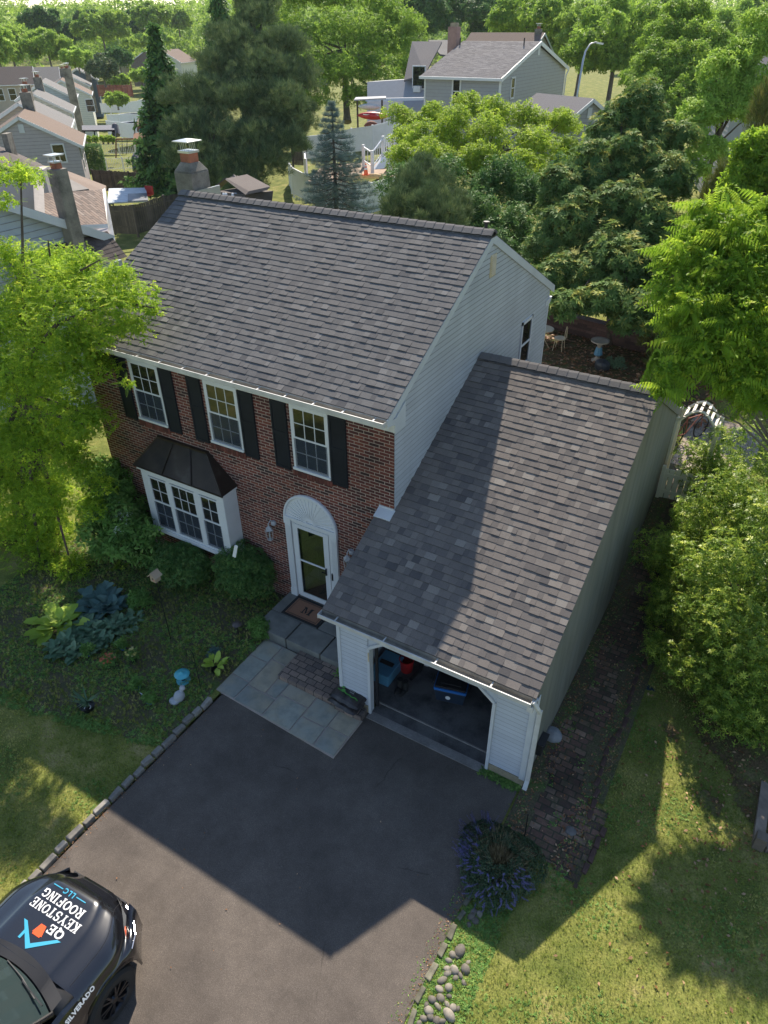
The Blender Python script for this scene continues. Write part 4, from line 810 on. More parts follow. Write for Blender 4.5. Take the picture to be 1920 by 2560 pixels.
# squirrel/cat statue
p=G(450,1748,.03);x,y=p[:2];t=T('cat_statue','pale grey sitting cat statue beside the turquoise bird bath','statue',(x,y,h(x,y)))
mb=MB();mb.ico((x,y,.12),(.10,.12,.13),3,.05);mb.ico((x+.02,y+.10,.27),(.06,.06,.055),2,.03);mb.ico((x-.05,y-.1,.05),(.12,.10,.05),2,.05);mb.prism([(x-.02,y+.09,.30),(x+.01,y+.09,.31),(x-.01,y+.09,.35)],(0,.02,0));mb.prism([(x+.03,y+.09,.31),(x+.06,y+.09,.30),(x+.055,y+.09,.35)],(0,.02,0))
o=mb.build('stone_body',M['statue'],t,smooth=True);rm=o.modifiers.new('r','REMESH');rm.mode='VOXEL';rm.voxel_size=.014;rm.use_smooth_shade=True
# blue pots, flowers, iris, hosta in pot
def fl_plant(u,v,potmat,label,pet,n=26,r=.13,hh=.1,pr=.075,zt=.28):
    p=G(u,v,.03);x,y=p[:2];z=h(x,y);t=pot(x,y,z,pr,hh,potmat,label,'potted_flowers','flowers')
    P=np.array([x,y,z+hh+.03])+np.stack([rng.normal(0,r*.5,90),rng.normal(0,r*.5,90),np.abs(rng.normal(0,.06,90))],1);fmesh('foliage',[leafcloud(SPR,P,P*0+[0,0,1],.09)],M['ivy'],t)
    if pet is not None:
        a=rng.uniform(0,6.28,n);rr=r*np.sqrt(rng.random(n))*1.2;P=np.stack([x+rr*np.cos(a),y+rr*np.sin(a),z+zt+.05-rr*.4+rng.uniform(-.03,.03,n)],1);fmesh('blossoms',[scat(WH,P,frames(np.tile([0,0,1.],(n,1))+rng.normal(0,.3,(n,3))),np.full(n,.034),rng.random(n))],M[pet],t)
    return t
fl_plant(275,1665,'blackm','black pot of coral red flowers near the blue hosta leaves','petr',24);fl_plant(335,1652,'blackm','small black pot of yellow and white flowers right of the coral flowers','pety',16,.1)
fl_plant(221,1636,'blue','bright blue pot at the front edge of the hostas, left of the coral flowers',None);fl_plant(308,1622,'blue','bright blue pot between the coral flowers and the yellow flowers',None);fl_plant(343,1720,'blue','small blue pot lying half hidden in the weeds above the white plant tag',None,hh=.05);fl_plant(376,1756,'blue','round dark blue pot beside the white plant tag',None,hh=.06)
p=G(359,1745,.03);t=T('plant_tag','white and blue plant tag stuck in the soil between the blue pots','plant tag',(p[0],p[1],0));mb=MB();mb.obox((p[0],p[1],.1),(.04,0,0),(0,.003,0),(0,-.02,.09));mb.build('card',M['white'],t);mb=MB();mb.obox((p[0],p[1]-.006,.1),(.028,0,0),(0,.002,0),(0,-.01,.05));mb.build('printed_panel',M['blue'],t)
p=G(222,1775,.0);x,y=p[:2];t=pot(x,y,0,.13,.12,'blackm','black nursery pots with a spiky iris plant on the left lawn edge','potted_iris','potted plant')
mb=MB()
mb.lathe((x-.16,y+.0,0),[(.07,0),(.09,.1),(.1,.1),(.085,.08),(0,.08)],14);mb.build('second_pot',M['blackm'],t)
mb=MB();mb.tube([(x+.05+.06*math.cos(k*.6),y-.03+.06*math.sin(k*.6),.135) for k in range(8)],.008,5);mb.build('white_label_ring',M['white'],t)
n_=26;a=rng.uniform(0,6.28,n_);dr=np.stack([np.cos(a)*.55,np.sin(a)*.55,np.ones(n_)],1);fmesh('blades',[scat(tmpl([leafq((0,0,0),(0,1,0),1,.075,bend=-.25)]),np.array([[x,y,.1]])+rng.normal(0,.02,(n_,3)),frames_dir(dr),rng.uniform(.3,.5,n_),rng.random(n_))],M['hostag'],t)
def hosta(x,y,z,n,ln,wd,mat,parent,r=.0,lay=3):
    parts=[];LF=tmpl([leafq((0,0,0),(0,1,.0),.5,wd*.6,bend=.06),])
    q=[]
    # two-segment broad leaf
    lf=[[(0,.0,0),(wd*.5,.45,.10),(0,.5,.06),(-wd*.5,.45,.10)],[(wd*.5,.45,.10),(wd*.3,.85,.02),(0,1,-.08),(0,.5,.06)],[(-wd*.5,.45,.10),(0,.5,.06),(0,1,-.08),(-wd*.3,.85,.02)]]
    a=rng.uniform(0,6.28,n);el=rng.uniform(-.05,.75,n);dr=np.stack([np.cos(a)*np.cos(el),np.sin(a)*np.cos(el),np.sin(el)],1);P=np.array([[x,y,z+.04]])+dr*[[1,1,.3]]*(ln*.35*rng.random((n,1)))+rng.normal(0,r,(n,3))*[1,1,.05]
    return scat(tmpl(lf),P,frames_dir(dr),ln*rng.uniform(.6,1.05,n),rng.random(n))
p=G(393,1405+0,.1);p=G(146,1552,.15);t=T('chartreuse_hosta','large yellow green hosta with broad leaves under the locust branches','hosta',(p[0],p[1],0));fmesh('leaves',[hosta(p[0],p[1],.05,34,.5,.62,0,None,.08)],M['hostay'],t)
p=G(258,1512,.15);t=T('blue_hosta','large blue green hosta behind the green hostas in the bed','hosta',(p[0],p[1],0));fmesh('leaves',[hosta(p[0],p[1],.05,90,.42,.6,0,None,.16)],M['hostab'],t)
hg=[(170,1605,.3),(205,1590,.3),(240,1585,.3),(275,1575,.28),(190,1630,.28),(225,1615,.25),(300,1560,.25),(150,1620,.3),(265,1600,.26),(325,1548,.22),(220,1560,.3)]
HL=['leftmost', 'second from the left', 'third from the left', 'fourth from the left', 'tallest middle', 'lower left', 'lower middle', 'rearmost right', 'far left low', 'lower right', 'far right', 'central']
for k,(u,v,ln) in enumerate(hg):
    p=G(u,v,.1);t=T('green_hosta','dull green hosta clump, '+HL[k]+' of the hosta mass in the bed','hosta',(p[0],p[1],0),'green hosta clumps in the garden bed');fmesh('leaves',[hosta(p[0],p[1],.03,42,ln,.5,0,None,.1)],M['hostag'],t)
p=G(540,1678,.05);t=pot(p[0],p[1],0,.09,.1,'blackm','black nursery pot with a bright green hosta by the flagstone corner','potted_hosta','potted plant');fmesh('leaves',[hosta(p[0]-.03,p[1]+.05,.14,22,.26,.5,0,None,.04)],M['hostay'],t)
p=G(535,1640,.05);t=pot(p[0],p[1],0,.07,.08,'blackm','small pot of dusty blue leaves behind the bright green hosta','potted_plant','potted plant');P=np.array([[p[0],p[1],.13]])+rng.normal(0,.07,(90,3))*[1,1,.4];fmesh('foliage',[leafcloud(SPR,P,P*0+[0,0,1],.08)],M['hostab'],t)
# boxwoods, small shrubs
def shrub(name,label,cat,c,rad,n,size,mat,tp=SPR,nb=24,rs=.3,lo=-.3,loc=None,extra=None,base=None,group=None,trunk=.03,shell=.1,stems=6,upw=.5):
    c=np.array(c,float);t=T(name,label,cat,(c[0],c[1],h(c[0],c[1]) if loc is None else loc),group);bl=subblobs(c,rad,nb,rs,lo)
    P,d,k=crown(bl,n,shell=shell);keep=P[:,2]>H(P[:,0],P[:,1])+.02;P,d=P[keep],d[keep];fmesh('crown',[leafcloud(tp,P,d,size,upw=upw)],mat,t)
    mb=MB();g=h(c[0],c[1])
    for q in range(stems):
        b=bl[R.randrange(len(bl))];mb.tube([(c[0]+R.uniform(-.05,.05),c[1]+R.uniform(-.05,.05),g-.05),((c[0]+b[0])/2,(c[1]+b[1])/2,g+(b[2]-g)*.5),b[:3]],[trunk,trunk*.7,trunk*.3],5)
    mb.build('stems',M['bark'],t);return t
c=G(455,1415,.5);shrub('boxwood','wider low boxwood shrub below the bay window, left of the round one','shrub',(c[0],c[1],.5),(.82,.5,.5),7000,.06,M['boxw'],nb=26,rs=.26)
c=G(610,1440,.66);shrub('boxwood','round dense clipped boxwood shrub between bay window and front door','shrub',(c[0],c[1],.66),(.74,.62,.74),10500,.055,M['boxw'],nb=30,rs=.24)
c=G(650,1570,.2);shrub('small_shrub','small bright green shrub at the left edge of the porch slab','shrub',(c[0],c[1],.18),(.28,.22,.25),500,.1,M['ivy'],nb=8,rs=.12)
for (u,v,lb) in ((170,1180,'x'),):
    pass
c=PY(350,1230,-.9);t=shrub('hydrangea','dark green hydrangea with white flower heads left of the bay window','shrub',(-7.1,-.9,.85),(.9,.7,1.0),1500,.22,M['ivy'],nb=16,rs=.35)
P=np.stack([rng.uniform(-7.9,-6.4,34),rng.uniform(-1.4,-.6,34),rng.uniform(.9,1.9,34)],1);q=np.repeat(P,26,0)+rng.normal(0,.05,(34*26,3))*[1,1,.5];fmesh('flower_heads',[leafcloud(LEAF,q,q*0+[0,0,1],.035)],M['petw'],t)
c=G(350,1500,.2);shrub('bed_perennial','leafy green perennial under the birdhouse pole','plant',(c[0],c[1],.2),(.25,.2,.25),260,.14,M['ivy'],nb=6,rs=.1)
c=PY(258,1130,-.35);shrub('tall_shrub','tall dark leafy shrub at the left front corner of the brick house','shrub',(c[0],c[1],1.1),(.7,.5,1.3),2600,.14,M['ivy'],nb=18,rs=.35)
# white strip leaning in the shrub (downspout piece)
p=D(588,1378,12.9);t=T('white_trim_offcut','short white trim strip standing on top of the round boxwood','trim piece',tuple(p));mb=MB();mb.obox(p,(.035,0,0),(0,.008,0),(.03,.02,.13));mb.build('strip',M['white'],t)
# catmint
p=G(1245,2165,.0);cx_,cy_=p[0],p[1]
t=T('catmint','large sprawling catmint with violet flower spikes and dry centre beside the driveway','plant',(cx_,cy_,0))
n_=2300;a=rng.uniform(0,6.28,n_);rr=rng.uniform(.0,1,n_)**.6;asx=lambda a:.68+.08*np.sin(3*a)
X0=cx_+rr*asx(a)*np.cos(a);Y0=cy_+rr*asx(a)*np.sin(a)*1.0;Zz=.05+.34*np.sqrt(np.clip(1-rr**2.5,0,1))*rng.uniform(.6,1,n_)
keep=rr>.28;P=np.stack([X0,Y0,Zz],1);d=np.stack([np.cos(a)*rr,np.sin(a)*rr,.6+0*a],1)
fmesh('foliage',[scat(SPR,P[keep],frames(d[keep]+rng.normal(0,.3,(keep.sum(),3))),rng.uniform(.05,.085,keep.sum()),rng.random(keep.sum()))],M['mint'],t)
m_=(rr<.5);fmesh('dry_stems',[scat(TU,P[m_]*[1,1,.5],frames(d[m_]),rng.uniform(.15,.3,m_.sum()),rng.random(m_.sum()))],M['straw'],t)
sp=(rng.random(n_)<.13)&((np.sin(a)<-.15)|(np.cos(a)<-.55))&(rr>.45);k_=sp.sum()
q=np.repeat(P[sp],9,0);dd=np.repeat(d[sp]+rng.normal(0,.25,(k_,3)),9,0);dd/=np.linalg.norm(dd,axis=1,keepdims=True);q=q+dd*np.tile(np.linspace(.02,.17,9),k_)[:,None];fmesh('flower_spikes',[scat(SPR,q,frames(dd),np.full(len(q),.022),rng.random(len(q)))],M['mintf'],t)
# garden stake
p=G(1309,2108,0);t=T('garden_stake','thin black iron stake standing in the catmint by the brick path','garden stake',(p[0],p[1],0));mb=MB();mb.tube([(p[0],p[1],-.05),(p[0]-.02,p[1]+.02,.75)],.009,6);mb.build('rod',M['blackm'],t)
mb=MB();mb.lathe((p[0]-.02,p[1]+.02,.74),[(0,0),(.018,.02),(0,.05)],8);mb.build('finial',M['blackm'],t)
# garage contents
t=T('tool_cooler','dark blue wheeled cooler with bright blue band and black lid on the garage floor','cooler',(1.72,-.72,.05),rz=.25)
def L_(parent,mb,nm,mat,bevel=0,smooth=False):
    return mb.build(nm,mat,parent,smooth=smooth,bevel=bevel,world=False)
mb=MB();mb.hexa([(-.27,-.19,.03),(.27,-.19,.03),(.27,.19,.03),(-.27,.19,.03),(-.31,-.21,.34),(.31,-.21,.34),(.31,.21,.34),(-.31,.21,.34)]);L_(t,mb,'cooler_body',M['navy'],.02)
mb=MB();mb.hexa([(-.315,-.215,.34),(.315,-.215,.34),(.315,.215,.34),(-.315,.215,.34),(-.325,-.225,.41),(.325,-.225,.41),(.325,.225,.41),(-.325,.225,.41)]);L_(t,mb,'blue_band',M['coolb'],.012)
mb=MB();mb.box(-.30,.30,-.20,.20,.41,.46);mb.box(-.2,.2,-.12,.12,.46,.475);L_(t,mb,'lid',M['trimb'],.015)
mb=MB();mb.tube([(-.33,-.1,.36),(-.37,-.1,.44),(-.37,.1,.44),(-.33,.1,.36)],.012,6);L_(t,mb,'handle',M['trimb'])
mb=MB();mb.tube([(.33,-.1,.36),(.37,-.1,.44),(.37,.1,.44),(.33,.1,.36)],.012,6);L_(t,mb,'handle',M['trimb'])
mb=MB();mb.face([(-.03+.05*math.cos(k*.524),-.222,.2+.05*math.sin(k*.524)) for k in range(12)]);L_(t,mb,'round_sticker',M['decw'])
t=T('red_bucket','red plastic bucket among the tools just inside the left side of the garage','bucket',(.62,-.55,.05));mb=MB();mb.lathe((0,0,0),[(.0,0),(.12,0),(.15,.3),(.16,.3),(.16,.32),(.14,.32),(.13,.05),(0,.05)],18);L_(t,mb,'bucket_body',M['red']);mb=MB();mb.tube([(.15*math.cos(k*math.pi/8),-.02,.3+.13*math.sin(k*math.pi/8)) for k in range(9)],.006,5);L_(t,mb,'handle',M['blackm'])
t=T('backpack_blower','red and black backpack leaf blower on the garage floor behind the bucket','leaf blower',(.55,-.1,.05));mb=MB();mb.ico((0,0,.35),(.2,.16,.22),2,.08);L_(t,mb,'engine_cover',M['red'],smooth=True);mb=MB();mb.box(-.16,.16,.08,.17,.05,.6);L_(t,mb,'backplate',M['trimb'],.02);mb=MB();mb.tube([(.15,0,.2),(.3,-.15,.15),(.35,-.4,.1),(.3,-.7,.08)],[.05,.05,.045,.035],8);L_(t,mb,'blower_tube',M['trimb'])
t=T('blue_crate','light blue storage crate by the left wall inside the garage','crate',(.33,-.85,.05));mb=MB();mb.box(-.2,.2,-.3,.3,0,.28);mb.box(-.22,.22,-.32,.32,.28,.31);L_(t,mb,'crate_box',simple('pale_blue_plastic',(.10,.28,.42),.5),.01)
mb=MB();mb.box(-.15,.15,-.05,.05,.31,.33);L_(t,mb,'lid_handle',M['trimb'])
t=T('white_bucket','white and blue bucket behind the red bucket in the garage','bucket',(.9,-.15,.05));mb=MB();mb.lathe((0,0,0),[(.0,0),(.12,0),(.15,.3),(.16,.3),(.16,.32),(.0,.31)],18);L_(t,mb,'bucket_body',M['white']);mb=MB();mb.lathe((0,0,0),[(.137,.1),(.151,.24)],18);L_(t,mb,'blue_label',M['blue'])
t=T('garden_boots','pair of black rubber boots on the garage floor near the left door jamb','boots',(.75,-1.05,.05))
for s_ in (0,1): mb=MB();mb.tube([(s_*.12,0,.02),(s_*.12,.0,.28)],[.055,.06],8);mb.ico((s_*.12,-.09,.045),(.05,.13,.05),2,.02);L_(t,mb,'boot',M['rubber'])
# ================================================================ PICKUP
TX,TYF=-.83,-6.98
TK=T('pickup_truck','black pickup truck with white lettering and a blue roof logo on its hood','pickup truck',(TX,TYF,0),rz=math.radians(4))
def sm(a,b,x): t=min(1,max(0,(x-a)/(b-a)));return t*t*(3-2*t)
def hoodz(l,x):
    ax=abs(x);z=.88+.29*sm(-.02,.30,l)+.11*min(1,l/1.25)
    z+=.028*(1-sm(.50,.56,ax))-.045*sm(.5,.9,ax)-.07*sm(.80,.98,ax);z+=-.03*(ax/.9)**2
    return z
def narrow(l): return 1-.30*(1-sm(-.15,.62,l))**1.6*1.0
def nup(l): return 1-.50*(1-sm(-.1,.78,l))**1.3
def zb(l):
    lc,rr,zc=.92,.49,.42
    b=.36
    if abs(l-lc)<rr: b=max(b,zc+math.sqrt(rr*rr-(l-lc)**2))
    return b
def section(l):
    k=narrow(l);P=[]
    xs_=[0,.12,.25,.38,.49,.53,.57,.66,.75,.82,.87,.91]
    ku=nup(l)
    for x in xs_: P.append((x*ku,hoodz(l,x)))
    zt=hoodz(l,.91);b=zb(l)
    for x,zz in ((.955,zt-.035),(.985,zt-.10),(1.0,zt-.2),(1.015,.86 if l>1.2 else .9),(1.03,.80),(1.02,.66),(1.01,.52)): kk=ku+(min(k,ku+.13)-ku)*(1-sm(.76,.96,zz));P.append((x*kk,max(zz,b+.004)))
    flare=1.045 if abs(l-.92)<.56 else 1.02;kb=min(k,ku+.13);P.append((flare*kb,b));P.append(((flare-.04)*kb,b-.0))
    return P
ls=[.02,.05,.09,.14,.2,.27,.34,.40]+[.43+.035*i for i in range(29)]+[1.5,1.7,1.9,2.2,2.6,3.0,3.5,4.1,4.8,5.6]
def loft(ls,side=None,xcut=None):
    mb=MB();rows=[]
    for l in ls:
        P=section(l);full=[(-x,z) for x,z in P[::-1]]+P[1:];rows.append([(x,-l,z) for x,z in full])
    n=len(rows[0])
    i0=len(mb.v)
    for r in rows: mb.v+=r
    for a in range(len(rows)-1):
        for b in range(n-1): mb.f.append((a*n+b,a*n+b+1,(a+1)*n+b+1,(a+1)*n+b));mb.r.append(.5);mb.m.append(0)
    # front cap
    mb.face(rows[0],.5);return mb
mb=loft([l for l in ls if l<1.26]+[1.26]);L_(TK,mb,'body_shell',M['paint'],smooth=True)
# side of cab and bed (behind the hood)
mb=MB();rows=[]
for l in [1.26,1.45,1.8,2.4,3.0,3.6,4.4,5.2,5.75]:
    zt=1.18;P=[(.90,zt+.02),(.955,zt-.02),(.985,zt-.08),(1.0,zt-.2),(1.02,.8),(1.01,.55),(1.0,.36)];
    if l==1.26: P=[(x,z) for x,z in section(1.26)[11:18]]
    rows.append(([(x,-l,z) for x,z in P],[(-x,-l,z) for x,z in P]))
for sd_ in (0,1):
    i=len(mb.v)
    for r in rows: mb.v+=r[sd_]
    for a in range(len(rows)-1):
        for b in range(6):
            q=(i+a*7+b,i+a*7+b+1,i+(a+1)*7+b+1,i+(a+1)*7+b);mb.f.append(q if sd_==0 else q[::-1]);mb.r.append(.5);mb.m.append(0)
mb.box(-.9,.9,-5.75,-5.7,.5,1.2);mb.box(-.9,.9,-5.7,-3.6,.7,.72);L_(TK,mb,'side_panels',M['paint'],smooth=False)
mb=MB();mb.box(-.80,.80,-5.6,-.55,.24,.5);mb.box(-.45,.45,-1.2,-.2,.5,.85);L_(TK,mb,'chassis',M['trimb'])
# cowl
def csec(l,x): return l-.02+.20*(abs(x)/.9)**2
mb=MB();n_=48
for i in range(n_):
    x0=-.86+1.72*i/n_;x1=-.86+1.72*(i+1)/n_
    A=(x0,-csec(1.2,x0),hoodz(1.2,x0)+.012);B=(x1,-csec(1.2,x1),hoodz(1.2,x1)+.012);C_=(x1,-csec(1.36,x1),1.30-.12*abs(x1)**2);D_=(x0,-csec(1.36,x0),1.30-.12*abs(x0)**2);mb.face([D_,C_,B,A],.5)
mb.box(-.9,.9,-1.5,-1.26,1.1,1.22);L_(TK,mb,'cowl',M['trimb'],smooth=True)
# windshield + roof + cab
mb=MB();nw=12
def ws(x,t): # t 0 bottom,1 top
    ax=abs(x);return (x*(1-.14*t),-(csec(1.38,x)+.78*t+.0),1.31-.05*ax*ax+.60*t-.03*ax*ax*t)
for i in range(nw):
    for j in range(6):
        x0=-.84+1.68*i/nw;x1=-.84+1.68*(i+1)/nw;t0=j/6;t1=(j+1)/6;mb.face([ws(x0,t0),ws(x1,t0),ws(x1,t1),ws(x0,t1)][::-1],.5)
L_(TK,mb,'windshield',M['wglass'],smooth=True)
for s_ in (-1,1):
    mb=MB();mb.tube([ws(s_*.86,-.03),ws(s_*.87,.5),ws(s_*.88,1.02)],.035,6);mb.tube([ws(s_*.88,1.02),(s_*.75,-3.4,1.92)],.04,6);mb.tube([(s_*.75,-3.4,1.92),(s_*.86,-3.62,1.25)],.045,6);mb.tube([(s_*.8,-2.75,1.93),(s_*.93,-2.8,1.2)],.05,6);L_(TK,mb,'pillar',M['paint'],smooth=True)
mb=MB();mb.hexa([(-.76,-3.45,1.86),(.76,-3.45,1.86),(.76,-2.12,1.84),(-.76,-2.12,1.84),(-.70,-3.38,1.97),(.70,-3.38,1.97),(.70,-2.2,1.95),(-.70,-2.2,1.95)]);L_(TK,mb,'cab_roof',M['paint'],.03)
mb=MB()
for s_ in (-1,1):
    q=[(s_*.93,-1.6,1.2),(s_*.93,-3.55,1.2),(s_*.78,-3.38,1.88),(s_*.78,-2.15,1.88)];mb.face(q if s_<0 else q[::-1],.5)
mb.face([(.9,-3.6,1.2),(-.9,-3.6,1.2),(-.76,-3.42,1.88),(.76,-3.42,1.88)],.5);L_(TK,mb,'side_windows',M['wglass'])
# wipers
for s_,x0,x1 in ((1,.05,.62),(1,-.66,-.1)):
    mb=MB();a=(x0-.12,-1.36,1.335);b=(x1,-1.52,1.40) if x0>0 else (x1+.0,-1.46,1.39);mb.tube([a,((a[0]+b[0])/2,-1.42,1.375),b],.009,5);mb.bar((b[0]-.3,-1.445,1.385),(b[0]+.14,-1.53,1.40),.014,.02);L_(TK,mb,'wiper',M['trimb'])
# crease strips on hood catch light (hood bulge edge)
# headlights + marker + grille + bumper
for s_ in (-1,1):
    mb=MB();q=[(s_*x*nup(l)+s_*.012,-l+.012,z) for x,l,z in ((.66,.06,.955),(.88,.15,.965),(.97,.34,.975),(1.0,.42,.94),(1.0,.33,.87),(.94,.14,.83),(.68,.05,.84))]
    c_=np.mean(q,0);c_=c_+np.array([s_*.035,.03,0])
    for a in range(7):
        t_=[q[a],q[(a+1)%7],tuple(c_)];mb.face(t_ if s_<0 else t_[::-1],.5)
    hl=L_(TK,mb,'headlight',M['clear2'] if 'clear2' in M else M.setdefault('clear2',glass('lamp_lens',(.12,.125,.13),.1,spec=1.)))
    mb=MB();mb.tube([(s_*.93*nup(.24)+s_*.015,-.24,.935),(s_*.97*nup(.34)+s_*.018,-.34,.93),(s_*.99*nup(.44)+s_*.012,-.44,.90)],[.018,.028,.014],8);L_(TK,mb,'marker_lamp',M['orange'])
    mb=MB();mb.tube([(s_*.5,-.04,.8),(s_*.85*narrow(.15),-.13,.80),(s_*.97*narrow(.28)+s_*.0,-.28,.82),(s_*1.0*narrow(.42)+s_*.01,-.44,.83)],.010,5);L_(TK,mb,'chrome_strip',M['chrome'])
mb=MB();pts=[(-.96*narrow(.42),-.50,.60),(-.80*narrow(.25),-.36,.56),(-.56,-.28,.56),(-.3,-.24,.56),(.3,-.24,.56),(.56,-.28,.56),(.80*narrow(.25),-.36,.56),(.96*narrow(.42),-.50,.60)]
mb.tube(pts,[.07,.11,.12,.12,.12,.12,.11,.07],10);L_(TK,mb,'bumper',M['paint'],smooth=True)
mb=MB()
for k in range(5): mb.bar((-.5,-.02,.64+k*.05),(.5,-.02,.64+k*.05),.02,.018)
L_(TK,mb,'grille',M['trimb'])
# wheels
def wheel(x,y,name='wheel'):
    w=T(name,None,None,(x,y,.41));w.parent=TK;w.name='wheel'
    mb=MB();prof=[(.24,-.13),(.36,-.135),(.40,-.10),(.41,-.04),(.41,.04),(.40,.10),(.36,.135),(.24,.13)];n=40;base=len(mb.v)
    for r,xx in prof:
        for k in range(n): a=2*math.pi*k/n;mb.v.append((xx,r*math.cos(a),r*math.sin(a)))
    for i in range(len(prof)-1):
        for k in range(n): a=i*n+k;b=i*n+(k+1)%n;mb.f.append((a,b,b+n,a+n));mb.r.append(.5);mb.m.append(0)
    o=mb.build('tyre',M['rubber'],w,world=False)
    mb=MB();s_=1 if x>0 else -1
    for k in range(24):
        a=2*math.pi*k/24;b=2*math.pi*(k+1)/24
        for (r0,x0,r1,x1) in ((.255,.135,.24,.10),(.24,.10,.235,-.05)): mb.face([(s_*x0,r0*math.cos(a),r0*math.sin(a)),(s_*x0,r0*math.cos(b),r0*math.sin(b)),(s_*x1,r1*math.cos(b),r1*math.sin(b)),(s_*x1,r1*math.cos(a),r1*math.sin(a))])
    for k in range(6):
        for dd in (-.13,.13):
            a=2*math.pi*k/6+dd*.4;b=2*math.pi*k/6+dd*1.5;mb.bar((s_*.125,.06*math.cos(a),.06*math.sin(a)),(s_*.118,.245*math.cos(b),.245*math.sin(b)),.028,.02,upv=(1,0,0))
    mb.tube([(s_*.10,0,0),(s_*.135,0,0)],[.07,.05],14);mb.build('rim',M['rimm'] if 'rimm' in M else M.setdefault('rimm',simple('dark_alloy',(.06,.06,.065),.35,.8)),w,world=False)
    mb=MB();mb.tube([(s_*-.06,0,0),(s_*-.04,0,0)],.2,20);mb.build('brake_disc',M['trimb'],w,world=False)
wheel(.90,-.92);wheel(-.90,-.92);wheel(.90,-4.55);wheel(-.90,-4.55)
mb=MB();mb.hexa([(.98,-1.72,1.2),(1.16,-1.74,1.2),(1.18,-1.86,1.2),(.98,-1.84,1.2),(.98,-1.72,1.42),(1.16,-1.74,1.42),(1.18,-1.86,1.42),(.98,-1.84,1.42)]);L_(TK,mb,'mirror',M['trimb'],.03)
mb=MB();mb.hexa([(-1.16,-1.74,1.2),(-.98,-1.72,1.2),(-.98,-1.84,1.2),(-1.18,-1.86,1.2),(-1.16,-1.74,1.42),(-.98,-1.72,1.42),(-.98,-1.84,1.42),(-1.18,-1.86,1.42)]);L_(TK,mb,'mirror',M['trimb'],.03)
for s_ in (-1,1):
    mb=MB();mb.tube([(s_*.80*nup(l),-l,hoodz(l,.80)+.001) for l in [.06+.06*i for i in range(20)]],.0045,4);L_(TK,mb,'hood_seam',M['trimb'])
mb=MB();mb.tube([(x*nup(.07),-.07-.02*abs(x)**2,hoodz(.07,x)+.001) for x in [-.8+.1*i for i in range(17)]],.005,4);L_(TK,mb,'hood_seam',M['trimb'])
for s_ in (-1,1):
    mb=MB();mb.tube([(s_*1.02,-1.52,1.0),(s_*1.025,-1.53,.8),(s_*1.015,-1.55,.55)],.005,4);L_(TK,mb,'door_seam',M['trimb'])
# decals projected on the hood
def decal(polys,mat,name):
    """polys in hood plane coords (u right as read, v up as read); maps to local x=-u, l=v"""
    bm=bmesh.new()
    for p in polys:
        try: bm.faces.new([bm.verts.new((a,b,0)) for a,b in p])
        except Exception: pass
    bmesh.ops.triangulate(bm,faces=bm.faces[:])
    for _ in range(2):
        es=[e for e in bm.edges if e.calc_length()>.06]
        if es: bmesh.ops.subdivide_edges(bm,edges=es,cuts=1)
    bmesh.ops.triangulate(bm,faces=bm.faces[:])
    for v in bm.verts:
        u,vv=v.co.x,v.co.y;x=-u;v.co=(x,-vv,hoodz(vv,x)+.006)
    me=bpy.data.meshes.new(name);bm.to_mesh(me);bm.free();o=mesh_obj(name,me,mat,TK);return o
def text_polys(txt,size,cx,cy,bold=0.,sx=1.,space=1.):
    cu=bpy.data.curves.new('t','FONT');cu.body=txt;cu.size=size;cu.align_x='CENTER';cu.align_y='CENTER';cu.offset=bold;cu.space_character=space;cu.resolution_u=2;o=bpy.data.objects.new('t',cu);link(o);bpy.context.view_layer.update()
    me=o.to_mesh();P=[];vv=[tuple(v.co) for v in me.vertices]
    for f in me.polygons: P.append([(cx+vv[i][0]*sx,cy+vv[i][1]) for i in f.vertices])
    o.to_mesh_clear();bpy.data.objects.remove(o);bpy.data.curves.remove(cu);return P
